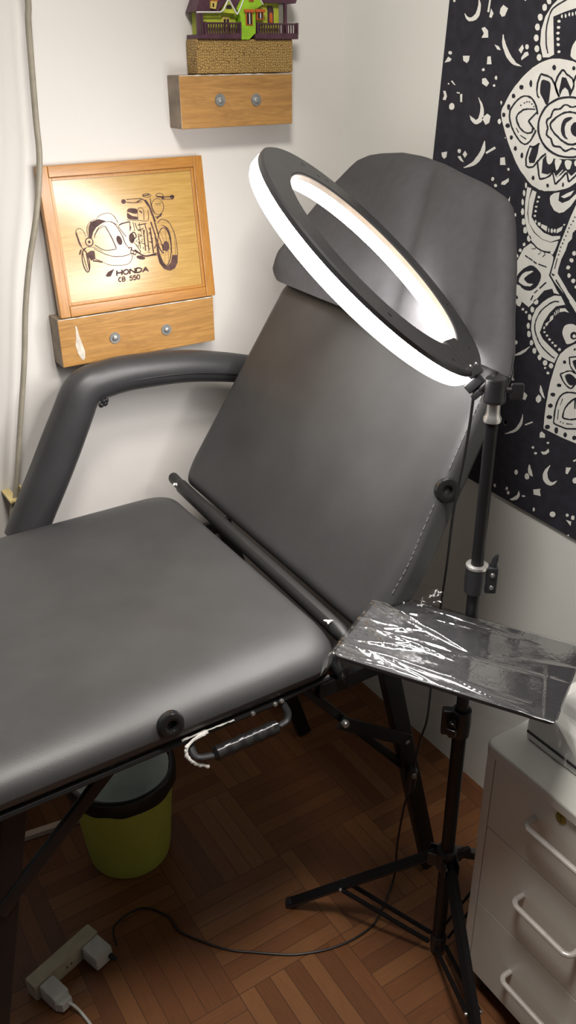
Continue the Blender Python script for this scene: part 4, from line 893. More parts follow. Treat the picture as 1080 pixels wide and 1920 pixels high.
(12,(5020,7475,5010,7490,5005,7500,5005,7510,5010,7520,5020,7530,5035,7535,5045,7545,5050,7560,5055,7575,5035,7575,5030,7565,5030,7555,5020,7545,5005,7540,4990,7530,4985,7515,4985,7500,4995,7485,5000,7470)),
(12,(5055,7575,5055,7585,5065,7595,5075,7600,5090,7600,5110,7605,5130,7605,5145,7615,5155,7625,5165,7635,5155,7645,5140,7635,5130,7625,5120,7620,5105,7615,5090,7615,5065,7615,5050,7605,5040,7590,5035,7575)),
(12,(5165,7635,5180,7640,5190,7640,5210,7635,5225,7625,5245,7625,5265,7625,5280,7630,5295,7630,5310,7630,5315,7640,5295,7645,5275,7640,5260,7635,5245,7635,5230,7640,5215,7645,5195,7650,5175,7650,5155,7645)),
(12,(5050,7480,5050,7495,5065,7510,5085,7525,5100,7540,5115,7550,5135,7560,5155,7570,5175,7575,5190,7580,5185,7595,5165,7590,5145,7580,5125,7570,5105,7560,5085,7550,5065,7535,5045,7520,5030,7500,5030,7480)),
(12,(5290,7355,5275,7355,5260,7355,5245,7360,5230,7365,5210,7370,5190,7380,5165,7390,5145,7405,5115,7420,5100,7410,5130,7395,5155,7380,5180,7365,5200,7360,5220,7350,5240,7345,5255,7340,5275,7340,5290,7340)),
(12,(5115,7420,5085,7440,5060,7465,5050,7480,5030,7480,5045,7455,5070,7435,5100,7410)),
(2,(5270,7550,5260,7555,5235,7555,5210,7550,5195,7545,5180,7535,5170,7520,5165,7510,5160,7490,5160,7475,5160,7460,5165,7440,5175,7425,5180,7415,5195,7405,5205,7395,5220,7390,5240,7385,5250,7385,5240,7395,5225,7405,5215,7420,5210,7435,5205,7450,5200,7465,5200,7480,5205,7495,5210,7510,5235,7525,5260,7540)),
(12,(4885,7695,4885,7700,4880,7700,4875,7700,4870,7705,4865,7715,4860,7725,4855,7740,4855,7755,4855,7770,4835,7770,4835,7755,4840,7740,4845,7725,4850,7710,4855,7700,4860,7695,4870,7690,4875,7685,4880,7685)),
(12,(4855,7770,4855,7785,4855,7800,4860,7815,4865,7830,4870,7845,4875,7860,4880,7870,4865,7875,4860,7865,4850,7850,4845,7835,4840,7820,4835,7805,4835,7785,4835,7770)),
(12,(4870,7865,4890,7860,4915,7855,4945,7850,4965,7845,4980,7840,4990,7830,5000,7825,5010,7810,5025,7795,5045,7800,5030,7815,5015,7830,5005,7840,4990,7850,4970,7855,4950,7865,4920,7870,4890,7875,4875,7880)),
(12,(5025,7795,5045,7770,5060,7750,5070,7730,5080,7720,5085,7710,5090,7705,5095,7700,5110,7705,5105,7710,5100,7715,5095,7725,5085,7735,5075,7755,5060,7775,5045,7800)),
(2,(4885,7820,4905,7830,4930,7825,4955,7820,4970,7815,4985,7805,4990,7795,4995,7775,4995,7755,4995,7730,4995,7705,4995,7675,4990,7655,4985,7645,4975,7640,4965,7640,4950,7655,4935,7675,4920,7690,4905,7705,4895,7715,4885,7730,4880,7760,4880,7795)),
(12,(5105,7705,5095,7720,5080,7740,5065,7765,5055,7785,5050,7800,5055,7815,5060,7825,5065,7840,5075,7860,5055,7865,5045,7850,5040,7830,5035,7815,5030,7800,5035,7780,5045,7760,5060,7735,5080,7715,5090,7700)),
(12,(5075,7860,5090,7875,5100,7890,5110,7900,5095,7910,5085,7900,5070,7885,5055,7865)),
(12,(5095,7900,5105,7895,5125,7885,5140,7870,5155,7860,5175,7855,5190,7845,5205,7840,5215,7830,5220,7820,5240,7825,5230,7835,5215,7850,5200,7855,5185,7865,5170,7870,5150,7880,5135,7895,5120,7905,5110,7910)),
(12,(5220,7820,5225,7810,5230,7800,5230,7785,5225,7770,5215,7750,5210,7730,5205,7715,5220,7710,5225,7725,5235,7745,5245,7765,5250,7785,5245,7800,5245,7815,5240,7825)),
(2,(5105,7850,5150,7845,5190,7795,5220,7760,5210,7710,5185,7755,5150,7775,5125,7755,5105,7710,5090,7745)),
(12,(5240,7815,5245,7820,5250,7830,5255,7845,5260,7855,5270,7865,5280,7880,5290,7890,5295,7895,5280,7905,5270,7895,5260,7885,5250,7875,5240,7860,5235,7850,5230,7835,5225,7825,5225,7820)),
(12,(5280,7895,5290,7890,5305,7875,5320,7860,5330,7845,5340,7825,5350,7800,5355,7780,5360,7760,5380,7765,5375,7780,5365,7805,5360,7830,5345,7850,5335,7865,5320,7885,5305,7895,5295,7905)),
(12,(4825,7140,4825,7155,4820,7175,4815,7200,4820,7225,4825,7245,4830,7270,4840,7295,4850,7310,4830,7310,4825,7295,4815,7275,4805,7250,4800,7225,4795,7200,4800,7175,4805,7155,4805,7140)),
(12,(4835,7300,4840,7300,4850,7295,4865,7295,4880,7295,4900,7305,4920,7315,4940,7325,4950,7330,4940,7340,4925,7335,4910,7325,4890,7315,4875,7310,4865,7310,4855,7310,4850,7310,4840,7315)),
(12,(4820,7130,4830,7130,4850,7125,4875,7130,4900,7135,4920,7150,4940,7170,4955,7185,4970,7205,4990,7220,4970,7230,4955,7210,4935,7195,4920,7175,4905,7160,4890,7145,4870,7145,4855,7140,4835,7145,4820,7145)),
(12,(4990,7220,5010,7235,5025,7245,5035,7255,5020,7265,5010,7255,4990,7245,4970,7230)),
(2,(4860,7290,4940,7330,4935,7255,4910,7175,4850,7170,4835,7210)),
(12,(4940,7180,4940,7165,4945,7140,4955,7120,4960,7100,4965,7080,4975,7065,4980,7055,4985,7045,5000,7050,5000,7060,4990,7070,4985,7085,4980,7100,4975,7120,4965,7145,4960,7165,4955,7180)),
(12,(4995,7040,5010,7045,5035,7050,5060,7060,5085,7070,5105,7080,5120,7095,5135,7110,5145,7120,5130,7130,5120,7120,5105,7105,5090,7090,5075,7080,5055,7070,5030,7065,5005,7060,4990,7055)),
(12,(5125,7105,5165,7020,5180,7025,5140,7110)),
(3,(5040,7250,5065,7250,5100,7240,5120,7230,5120,7215,5110,7195,5095,7180,5080,7175,5065,7180,5055,7190,5045,7210,5040,7235)),
(3,(5140,7220,5160,7230,5190,7225,5210,7220,5215,7205,5205,7185,5195,7165,5190,7150,5175,7135,5165,7135,5155,7160,5140,7195)),
(3,(5170,7090,5190,7085,5245,7145,5235,7145,5175,7090)),
(1,(4870,7995,4825,8095,4820,8200,4850,8295,4910,8370,4960,8405,5035,8450,5195,8465,5215,8350,5160,8340,5055,8320,4935,8290,4960,8160,4990,8015,4940,7995)),
(12,(4930,8025,4920,8045,4910,8070,4900,8095,4895,8125,4890,8150,4885,8175,4885,8205,4885,8230,4890,8255,4875,8255,4870,8230,4870,8205,4870,8175,4875,8150,4880,8125,4885,8095,4895,8065,4910,8040,4915,8025)),
(12,(4890,8255,4895,8280,4900,8300,4910,8320,4920,8335,4930,8345,4940,8350,4960,8360,4980,8370,5005,8380,5000,8390,4970,8380,4950,8370,4930,8360,4915,8350,4905,8340,4895,8325,4890,8305,4880,8280,4875,8255)),
(12,(5005,8380,5035,8390,5060,8400,5085,8405,5115,8410,5135,8415,5150,8420,5145,8430,5130,8425,5105,8420,5080,8415,5055,8410,5025,8400,5000,8390)),
(1,(4895,8400,4895,8385,4885,8380,4865,8380,4855,8390,4845,8405,4850,8420,4860,8425,4875,8425,4890,8415)),
(1,(4855,8360,4855,8345,4845,8335,4825,8335,4810,8345,4805,8360,4805,8375,4820,8385,4835,8385,4850,8375)),
(1,(4820,8290,4820,8275,4805,8265,4790,8265,4775,8275,4765,8295,4770,8310,4780,8315,4800,8315,4815,8305)),
(1,(4800,8215,4800,8200,4785,8195,4770,8195,4755,8205,4745,8220,4750,8235,4760,8245,4780,8245,4795,8235)),
(1,(4800,8140,4800,8125,4785,8115,4770,8115,4755,8125,4745,8140,4750,8155,4760,8165,4780,8165,4795,8155)),
(1,(4820,8060,4820,8045,4805,8035,4790,8035,4775,8045,4765,8060,4770,8075,4780,8085,4800,8085,4815,8075)),
(1,(4855,7995,4855,7980,4840,7970,4825,7970,4810,7980,4800,7995,4805,8010,4815,8020,4835,8020,4850,8010)),
(1,(5020,8255,5015,8245,5010,8245,4995,8245,4985,8250,4985,8255,4985,8260,4995,8265,5005,8265,5015,8260)),
(1,(5025,8210,5020,8205,5015,8200,5000,8200,4990,8205,4985,8210,4990,8220,5000,8220,5010,8220,5020,8215)),
(1,(5025,8170,5020,8165,5015,8160,5000,8160,4990,8165,4985,8170,4990,8175,5000,8180,5010,8180,5020,8175)),
(1,(5030,8130,5030,8120,5020,8115,5010,8115,5000,8120,4995,8130,4995,8135,5005,8140,5015,8140,5025,8135)),
(1,(5040,8085,5040,8080,5030,8075,5020,8075,5010,8080,5005,8085,5005,8095,5015,8100,5025,8095,5035,8095)),
(1,(5055,8035,5055,8030,5045,8025,5035,8025,5025,8030,5020,8035,5025,8040,5030,8045,5045,8045,5055,8040)),
(1,(5035,8290,5035,8275,5030,8275,5020,8280,5015,8290,5020,8300,5025,8305,5030,8300)),
(1,(5075,8290,5075,8280,5065,8275,5060,8280,5055,8290,5055,8305,5060,8305,5070,8300)),
(1,(5110,8300,5110,8285,5105,8285,5095,8290,5090,8300,5095,8310,5100,8315,5105,8310)),
(1,(5145,8300,5145,8290,5140,8285,5130,8290,5125,8300,5125,8310,5135,8315,5140,8310)),
(1,(5180,8305,5180,8290,5170,8290,5165,8295,5160,8305,5160,8315,5165,8320,5175,8315)),
(1,(5230,8125,5210,8125,5190,8100,5175,8080,5170,8065,5165,8045,5165,8030,5165,8015,5165,8005,5175,7995,5200,7980,5235,7970,5255,7980,5255,8025,5245,8085)),
(11,(4040,8460,4045,8450,4045,8440,4045,8425,4045,8410,4040,8395,4035,8375,4025,8360,4020,8345,4005,8340,4055,8315,4070,8330,4075,8350,4080,8370,4080,8390,4080,8410,4075,8425,4065,8440,4055,8455,4050,8460)),
(11,(4005,8340,3995,8330,3980,8325,3970,8320,3960,8320,3955,8320,3940,8320,3930,8325,3915,8330,3900,8340,3885,8335,3895,8320,3905,8310,3920,8300,3940,8290,3965,8290,3990,8290,4015,8295,4035,8300,4055,8315)),
(11,(3900,8340,3890,8350,3880,8355,3875,8355,3880,8345,3885,8335)),
(11,(4180,8455,4165,8355,4190,8350,4200,8450)),
(1,(4210,8380,4245,8340,4225,8305,4195,8315)),
(1,(4355,8400,4415,8370,4385,8315,4350,8310,4320,8340,4325,8375)),
(1,(4290,8100,4345,8085,4375,8055,4330,8060)),
(1,(4695,8040,4710,8015,4630,7975,4625,7995,4660,8035)),
(1,(3650,7960,3695,8010,3745,7990,3725,7970)),
(1,(3895,8015,3985,8015,3980,7975,3955,7955,3905,7975)),
(1,(4215,8005,4255,8010,4275,7945,4215,7945)),
(1,(4110,8230,4150,8240,4195,8210,4205,8155,4120,8155,4145,8190)),
(1,(4625,8095,4645,8065,4620,8025,4585,8055)),
(1,(4590,8425,4620,8425,4610,8415)),
(11,(4380,8175,4380,8165,4380,8145,4380,8120,4385,8100,4395,8075,4415,8050,4430,8025,4450,8000,4475,7980,4515,8000,4500,8015,4480,8035,4460,8060,4440,8085,4425,8105,4415,8125,4400,8145,4395,8165,4390,8175)),
(11,(4475,7980,4495,7965,4520,7950,4545,7940,4570,7935,4600,7930,4625,7930,4640,7925,4640,7930,4625,7935,4605,7945,4585,7950,4565,7960,4550,7975,4535,7985,4515,8000)),
(1,(4700,8075,4700,8065,4685,8055,4670,8060,4660,8070,4660,8085,4665,8095,4680,8095,4695,8090)),
(1,(3745,8040,3740,8030,3725,8025,3710,8030,3695,8035,3695,8050,3705,8055,3725,8055,3740,8050)),
(1,(4195,7900,4195,7895,4180,7890,4170,7890,4160,7895,4155,7905,4165,7910,4180,7915,4190,7910)),
(1,(3745,8460,3745,8455,3735,8450,3720,8450,3715,8460,3710,8465,3720,8470,3730,8470,3740,8465)),
(1,(4170,7830,4215,7835,4265,7795,4235,7765,4175,7790)),
(1,(3755,7805,3775,7810,3825,7770,3800,7775)),
(1,(3655,7720,3690,7720,3715,7675,3700,7640,3655,7645,3675,7680)),
(1,(4210,7505,4275,7545,4320,7525,4310,7470,4265,7450)),
(1,(3690,7175,3770,7190,3765,7140,3735,7120,3700,7140)),
(1,(4020,7215,4055,7185,4025,7150,3990,7180)),
(1,(3920,7155,3960,7165,4020,7110,3970,7120)),
(1,(4490,7185,4545,7195,4565,7130,4495,7125)),
(1,(4540,6985,4585,7005,4620,7025,4625,6995,4580,6960,4530,6960)),
(1,(4625,6815,4660,6870,4660,6820)),
(11,(3845,7705,3890,7700,3890,7710,3850,7715)),
(11,(3895,7695,3905,7630,3930,7630,3925,7700)),
(11,(4140,7670,4150,7660,4160,7640,4175,7615,4180,7595,4180,7575,4180,7555,4175,7535,4170,7520,4165,7505,4220,7490,4230,7510,4230,7530,4230,7555,4225,7580,4215,7600,4200,7625,4180,7645,4160,7660,4150,7675)),
(11,(4165,7505,4155,7495,4140,7490,4140,7485,4140,7485,4130,7485,4115,7495,4100,7500,4085,7505,4075,7510,4055,7505,4060,7490,4070,7480,4085,7470,4100,7460,4125,7450,4155,7450,4180,7460,4205,7470,4220,7490)),
(11,(4075,7510,4060,7515,4055,7520,4045,7520,4050,7515,4055,7505)),
(11,(4265,7315,4260,7300,4250,7280,4240,7255,4230,7230,4215,7210,4195,7185,4170,7160,4150,7135,4120,7115,4150,7090,4190,7110,4225,7135,4250,7165,4270,7195,4285,7220,4290,7250,4285,7275,4280,7300,4275,7315)),
(11,(4120,7115,4080,7095,4040,7075,4015,7065,4020,7060,4050,7065,4095,7075,4150,7090)),
(11,(4310,7205,4425,7260,4405,7275,4295,7220)),
(1,(4360,7840,4360,7825,4350,7820,4340,7825,4330,7830,4330,7845,4335,7850,4345,7855,4355,7850)),
(1,(4345,7775,4345,7770,4335,7765,4325,7765,4315,7770,4315,7780,4320,7785,4330,7785,4340,7785)),
(1,(3735,7780,3735,7775,3730,7775,3720,7775,3715,7780,3715,7785,3720,7790,3725,7790,3735,7785)),
(1,(3830,7590,3825,7570,3800,7560,3775,7560,3755,7575,3755,7600,3770,7615,3795,7620,3820,7610)),
(1,(4460,7485,4455,7475,4445,7465,4430,7465,4415,7480,4415,7495,4425,7505,4440,7510,4450,7500)),
(1,(4450,7640,4445,7630,4440,7620,4435,7625,4430,7635,4425,7645,4430,7655,4435,7655,4445,7650)),
(1,(3965,7205,3960,7195,3950,7185,3930,7190,3920,7195,3915,7210,3925,7220,3945,7225,3960,7220)),
(1,(4620,7100,4620,7090,4610,7085,4600,7085,4590,7095,4590,7100,4595,7105,4605,7110,4615,7105)),
(1,(4440,7000,4435,6990,4425,6980,4410,6980,4400,6990,4400,7000,4405,7010,4420,7015,4435,7010)),
(1,(4485,6945,4480,6935,4465,6930,4455,6930,4445,6940,4440,6945,4450,6955,4465,6960,4475,6955)),
(1,(4760,6720,4760,6710,4755,6705,4745,6705,4740,6715,4735,6725,4740,6730,4750,6735,4755,6730)),
(1,(4535,7355,4535,7350,4530,7350,4525,7350,4525,7355,4520,7360,4525,7360,4530,7360,4535,7360)),
(1,(4850,6985,4850,6970,4845,6960,4835,6960,4830,6970,4825,6985,4825,6995,4830,7005,4835,7005,4845,7000)),
(1,(4840,6920,4840,6900,4835,6890,4825,6890,4815,6900,4810,6915,4810,6930,4815,6940,4825,6940,4835,6935)),
(1,(4835,6840,4835,6820,4825,6810,4820,6810,4810,6820,4805,6835,4805,6850,4810,6865,4820,6865,4830,6855)),
(1,(4850,6760,4850,6740,4840,6730,4830,6725,4820,6735,4810,6755,4815,6770,4820,6785,4835,6785,4845,6775)),
(1,(4885,6675,4880,6655,4870,6645,4855,6645,4840,6650,4835,6670,4835,6690,4845,6700,4860,6700,4875,6690)),
(1,(4910,6605,4910,6585,4900,6575,4885,6575,4870,6580,4865,6600,4865,6615,4875,6630,4890,6630,4905,6620)),
(1,(4970,6540,4965,6525,4955,6510,4940,6510,4925,6520,4920,6535,4920,6550,4935,6565,4945,6565,4960,6560)),
(1,(4910,6480,4910,6470,4900,6465,4890,6460,4880,6465,4875,6475,4880,6485,4885,6490,4900,6495,4905,6490)),
(1,(4875,6420,4870,6410,4865,6405,4850,6405,4840,6405,4835,6415,4840,6425,4845,6435,4860,6435,4870,6430)),
(1,(4840,6365,4840,6355,4830,6350,4820,6345,4810,6350,4810,6360,4810,6370,4815,6380,4825,6380,4835,6375)),
(1,(4815,6305,4810,6295,4805,6290,4795,6290,4785,6290,4780,6300,4780,6310,4790,6320,4800,6320,4810,6315)),
(1,(4780,6245,4780,6235,4775,6225,4765,6225,4760,6230,4755,6240,4755,6255,4760,6260,4770,6265,4780,6260)),
(1,(5020,6900,5020,6895,5010,6890,5000,6890,4990,6890,4990,6900,4990,6905,4995,6910,5005,6910,5015,6910)),
(1,(5010,6865,5005,6855,5000,6855,4990,6850,4985,6855,4980,6860,4985,6865,4990,6870,4995,6870,5005,6870)),
(1,(5000,6820,5000,6815,4995,6810,4985,6810,4975,6810,4970,6815,4975,6820,4980,6825,4990,6825,5000,6825)),
(1,(5000,6780,5000,6775,4990,6770,4985,6770,4975,6770,4970,6780,4975,6785,4980,6790,4990,6790,4995,6785)),
(1,(4995,6740,4995,6735,4990,6730,4980,6730,4975,6730,4970,6735,4970,6745,4975,6745,4985,6750,4995,6745)),
(1,(5010,6695,5010,6690,5005,6680,5000,6680,4995,6685,4990,6695,4990,6700,4995,6705,5000,6705,5005,6705)),
(1,(5025,6690,5060,6690,5060,6660,5030,6665)),
(1,(5070,6680,5140,6670,5140,6625,5070,6650)),
(1,(5170,6640,5170,6625,5165,6620,5160,6625,5155,6640,5155,6655,5155,6660,5165,6655)),
(3,(4880,6150,4885,6170,4900,6195,4915,6215,4935,6230,4960,6245,4985,6250,5010,6260,5030,6265,5045,6260,5030,6250,5010,6235,4985,6220,4970,6205,4950,6190,4945,6175,4950,6165,4970,6155,4990,6145,5015,6145,5045,6150,5060,6150,5055,6145,5040,6130,5025,6120,5000,6120,4975,6115,4950,6115,4930,6120,4910,6125,4895,6130,4885,6135,4880,6140)),
(12,(4920,6380,4960,6365,4965,6375,4930,6390)),
(12,(4965,6365,5015,6350,5020,6360,4970,6375)),
(12,(5025,6345,5065,6330,5075,6340,5030,6355)),
(12,(5065,6050,5045,6000,5060,6000,5080,6045)),
(2,(4820,6045,4895,5995,4885,5975,4835,6000)),
(12,(4990,6455,4995,6455,5010,6455,5020,6455,5030,6455,5035,6460,5040,6465,5040,6470,5040,6475,5035,6475,5030,6470,5030,6470,5030,6465,5030,6460,5020,6460,5010,6460,5000,6460,4990,6460)),
(12,(5080,6415,5085,6420,5090,6425,5100,6430,5105,6435,5105,6440,5100,6445,5095,6450,5095,6455,5085,6450,5090,6450,5095,6445,5100,6440,5100,6435,5095,6430,5090,6430,5080,6425,5075,6420)),
(1,(4985,5900,4980,5890,4975,5885,4965,5885,4955,5885,4950,5895,4955,5900,4960,5910,4970,5910,4980,5910)),
(1,(5025,5880,5025,5875,5020,5870,5010,5865,5000,5870,4995,5875,5000,5885,5005,5890,5015,5890,5025,5890)),
(1,(4855,5540,4890,5525,4930,5495,4900,5490)),
(1,(4950,5575,4945,5560,4935,5550,4915,5545,4905,5555,4900,5570,4910,5585,4925,5590,4945,5585)),
(1,(5850,8950,5850,8965,5860,8970,5880,8970,5890,8960,5900,8945,5895,8930,5885,8925,5870,8925,5855,8935)),
(1,(5890,8990,5890,9005,5900,9015,5920,9015,5935,9005,5940,8990,5940,8975,5925,8965,5910,8965,5895,8975)),
(1,(5925,9060,5925,9075,5940,9085,5955,9085,5970,9075,5980,9055,5975,9040,5965,9035,5945,9035,5930,9045)),
(1,(5945,9135,5945,9150,5960,9155,5975,9155,5990,9145,6000,9130,5995,9115,5985,9105,5965,9105,5950,9115)),
(1,(5945,9210,5945,9225,5960,9235,5975,9235,5990,9225,6000,9210,5995,9195,5985,9185,5965,9185,5950,9195)),
(1,(5925,9290,5925,9305,5940,9315,5955,9315,5970,9305,5980,9290,5975,9275,5965,9265,5945,9265,5930,9275)),
(1,(5890,9355,5890,9370,5905,9380,5920,9380,5935,9370,5945,9355,5940,9340,5930,9330,5910,9330,5895,9340)),
(1,(5725,9095,5730,9105,5735,9105,5750,9105,5760,9100,5760,9095,5760,9090,5750,9085,5740,9085,5730,9090)),
(1,(5720,9140,5725,9145,5730,9150,5745,9150,5755,9145,5760,9140,5755,9130,5745,9130,5735,9130,5725,9135)),
(1,(5720,9180,5725,9185,5730,9190,5745,9190,5755,9185,5760,9180,5755,9175,5745,9170,5735,9170,5725,9175)),
(1,(5715,9220,5715,9230,5725,9235,5735,9235,5745,9230,5750,9220,5750,9215,5740,9210,5730,9210,5720,9215)),
(1,(5705,9265,5705,9270,5715,9275,5725,9275,5735,9270,5740,9265,5740,9255,5730,9250,5720,9255,5710,9255)),
(1,(5690,9315,5690,9320,5700,9325,5710,9325,5720,9320,5725,9315,5720,9310,5715,9305,5700,9305,5690,9310)),
(1,(5710,9060,5710,9075,5715,9075,5725,9070,5730,9060,5725,9050,5720,9045,5715,9050)),
(1,(5670,9060,5670,9070,5680,9075,5685,9070,5690,9060,5690,9045,5685,9045,5675,9050)),
(1,(5635,9050,5635,9065,5640,9065,5650,9060,5655,9050,5650,9040,5645,9035,5640,9040)),
(1,(5600,9050,5600,9060,5605,9065,5615,9060,5620,9050,5620,9040,5610,9035,5605,9040)),
(1,(5565,9045,5565,9060,5575,9060,5580,9055,5585,9045,5585,9035,5580,9030,5570,9035)),
(1,(5515,9225,5535,9225,5555,9250,5570,9270,5575,9285,5580,9305,5580,9320,5580,9335,5580,9345,5570,9355,5545,9370,5510,9380,5490,9370,5490,9325,5500,9265)),
(11,(6705,8890,6700,8900,6700,8910,6700,8925,6700,8940,6705,8955,6710,8975,6720,8990,6725,9005,6740,9010,6690,9035,6675,9020,6670,9000,6665,8980,6665,8960,6665,8940,6670,8925,6680,8910,6690,8895,6695,8890)),
(11,(6565,8895,6580,8995,6555,9000,6545,8900)),
(1,(6535,8970,6500,9010,6520,9045,6550,9035)),
(1,(6390,8950,6330,8980,6360,9035,6395,9040,6425,9010,6420,8975)),
(1,(6455,9250,6400,9265,6370,9295,6415,9290)),
(1,(6050,9310,6035,9335,6115,9375,6120,9355,6085,9315)),
(1,(6530,9345,6490,9340,6470,9405,6530,9405)),
(1,(6635,9120,6595,9110,6550,9140,6540,9195,6625,9195,6600,9160)),
(1,(6120,9255,6100,9285,6125,9325,6160,9295)),
(1,(6155,8925,6125,8925,6135,8935)),
(11,(6365,9175,6365,9185,6365,9205,6365,9230,6360,9250,6350,9275,6330,9300,6315,9325,6295,9350,6270,9370,6230,9350,6245,9335,6265,9315,6285,9290,6305,9265,6320,9245,6330,9225,6345,9205,6350,9185,6355,9175)),
(11,(6270,9370,6250,9385,6225,9400,6200,9410,6175,9415,6145,9420,6120,9420,6105,9425,6105,9420,6120,9415,6140,9405,6160,9400,6180,9390,6195,9375,6210,9365,6230,9350)),
(1,(6045,9275,6045,9285,6060,9295,6075,9290,6085,9280,6085,9265,6080,9255,6065,9255,6050,9260)),
(1,(6550,9450,6550,9455,6565,9460,6575,9460,6585,9455,6590,9445,6580,9440,6565,9435,6555,9440)),
(1,(6575,9520,6530,9515,6480,9555,6510,9585,6570,9560)),
(1,(6535,9845,6470,9805,6425,9825,6435,9880,6480,9900)),
(1,(6725,10135,6690,10165,6720,10200,6755,10170)),
(1,(6255,10165,6200,10155,6180,10220,6250,10225)),
(1,(6205,10365,6160,10345,6125,10325,6120,10355,6165,10390,6215,10390)),
(11,(6605,9680,6595,9690,6585,9710,6570,9735,6565,9755,6565,9775,6565,9795,6570,9815,6575,9830,6580,9845,6525,9860,6515,9840,6515,9820,6515,9795,6520,9770,6530,9750,6545,9725,6565,9705,6585,9690,6595,9675)),
(11,(6580,9845,6590,9855,6605,9860,6605,9865,6605,9865,6615,9865,6630,9855,6645,9850,6660,9845,6670,9840,6690,9845,6685,9860,6675,9870,6660,9880,6645,9890,6620,9900,6590,9900,6565,9890,6540,9880,6525,9860)),
(11,(6670,9840,6685,9835,6690,9830,6700,9830,6695,9835,6690,9845)),
(11,(6480,10035,6485,10050,6495,10070,6505,10095,6515,10120,6530,10140,6550,10165,6575,10190,6595,10215,6625,10235,6595,10260,6555,10240,6520,10215,6495,10185,6475,10155,6460,10130,6455,10100,6460,10075,6465,10050,6470,10035)),
(11,(6625,10235,6665,10255,6705,10275,6730,10285,6725,10290,6695,10285,6650,10275,6595,10260)),
(11,(6435,10145,6320,10090,6340,10075,6450,10130)),
(1,(6385,9510,6385,9525,6395,9530,6405,9525,6415,9520,6415,9505,6410,9500,6400,9495,6390,9500)),
(1,(6400,9575,6400,9580,6410,9585,6420,9585,6430,9580,6430,9570,6425,9565,6415,9565,6405,9565)),
(1,(6285,9865,6290,9875,6300,9885,6315,9885,6330,9870,6330,9855,6320,9845,6305,9840,6295,9850)),
(1,(6295,9710,6300,9720,6305,9730,6310,9725,6315,9715,6320,9705,6315,9695,6310,9695,6300,9700)),
(1,(6125,10250,6125,10260,6135,10265,6145,10265,6155,10255,6155,10250,6150,10245,6140,10240,6130,10245)),
(1,(6305,10350,6310,10360,6320,10370,6335,10370,6345,10360,6345,10350,6340,10340,6325,10335,6310,10340)),
(1,(6260,10405,6265,10415,6280,10420,6290,10420,6300,10410,6305,10405,6295,10395,6280,10390,6270,10395)),
(1,(6210,9995,6210,10000,6215,10000,6220,10000,6220,9995,6225,9990,6220,9990,6215,9990,6210,9990)),
(1,(5895,10365,5895,10380,5900,10390,5910,10390,5915,10380,5920,10365,5920,10355,5915,10345,5910,10345,5900,10350)),
(1,(5495,10420,5430,10385,5360,10355,5390,10400,5455,10430)),
(1,(4960,8950,4960,8965,4950,8970,4930,8970,4920,8960,4910,8945,4915,8930,4925,8925,4940,8925,4955,8935)),
(1,(4920,8990,4920,9005,4910,9015,4890,9015,4875,9005,4870,8990,4870,8975,4885,8965,4900,8965,4915,8975)),
(1,(4885,9060,4885,9075,4870,9085,4855,9085,4840,9075,4830,9055,4835,9040,4845,9035,4865,9035,4880,9045)),
(1,(4865,9135,4865,9150,4850,9155,4835,9155,4820,9145,4810,9130,4815,9115,4825,9105,4845,9105,4860,9115)),
(1,(4865,9210,4865,9225,4850,9235,4835,9235,4820,9225,4810,9210,4815,9195,4825,9185,4845,9185,4860,9195)),
(1,(4885,9290,4885,9305,4870,9315,4855,9315,4840,9305,4830,9290,4835,9275,4845,9265,4865,9265,4880,9275)),
(1,(4920,9355,4920,9370,4905,9380,4890,9380,4875,9370,4865,9355,4870,9340,4880,9330,4900,9330,4915,9340)),
(1,(5085,9095,5080,9105,5075,9105,5060,9105,5050,9100,5050,9095,5050,9090,5060,9085,5070,9085,5080,9090)),
(1,(5090,9140,5085,9145,5080,9150,5065,9150,5055,9145,5050,9140,5055,9130,5065,9130,5075,9130,5085,9135)),
(1,(5090,9180,5085,9185,5080,9190,5065,9190,5055,9185,5050,9180,5055,9175,5065,9170,5075,9170,5085,9175)),
(1,(5095,9220,5095,9230,5085,9235,5075,9235,5065,9230,5060,9220,5060,9215,5070,9210,5080,9210,5090,9215)),
(1,(5105,9265,5105,9270,5095,9275,5085,9275,5075,9270,5070,9265,5070,9255,5080,9250,5090,9255,5100,9255)),
(1,(5120,9315,5120,9320,5110,9325,5100,9325,5090,9320,5085,9315,5090,9310,5095,9305,5110,9305,5120,9310)),
(1,(5100,9060,5100,9075,5095,9075,5085,9070,5080,9060,5085,9050,5090,9045,5095,9050)),
(1,(5140,9060,5140,9070,5130,9075,5125,9070,5120,9060,5120,9045,5125,9045,5135,9050)),
(1,(5175,9050,5175,9065,5170,9065,5160,9060,5155,9050,5160,9040,5165,9035,5170,9040)),
(1,(5210,9050,5210,9060,5205,9065,5195,9060,5190,9050,5190,9040,5200,9035,5205,9040)),
(1,(5245,9045,5245,9060,5235,9060,5230,9055,5225,9045,5225,9035,5230,9030,5240,9035)),
(1,(5295,9225,5275,9225,5255,9250,5240,9270,5235,9285,5230,9305,5230,9320,5230,9335,5230,9345,5240,9355,5265,9370,5300,9380,5320,9370,5320,9325,5310,9265)),
(11,(4105,8890,4110,8900,4110,8910,4110,8925,4110,8940,4105,8955,4100,8975,4090,8990,4085,9005,4070,9010,4120,9035,4135,9020,4140,9000,4145,8980,4145,8960,4145,8940,4140,8925,4130,8910,4120,8895,4115,8890)),
(11,(4070,9010,4060,9020,4045,9025,4035,9030,4025,9030,4020,9030,4005,9030,3995,9025,3980,9020,3965,9010,3950,9015,3960,9030,3970,9040,3985,9050,4005,9060,4030,9060,4055,9060,4080,9055,4100,9050,4120,9035)),
(11,(3965,9010,3955,9000,3945,8995,3940,8995,3945,9005,3950,9015)),
(11,(4245,8895,4230,8995,4255,9000,4265,8900)),
(1,(4275,8970,4310,9010,4290,9045,4260,9035)),
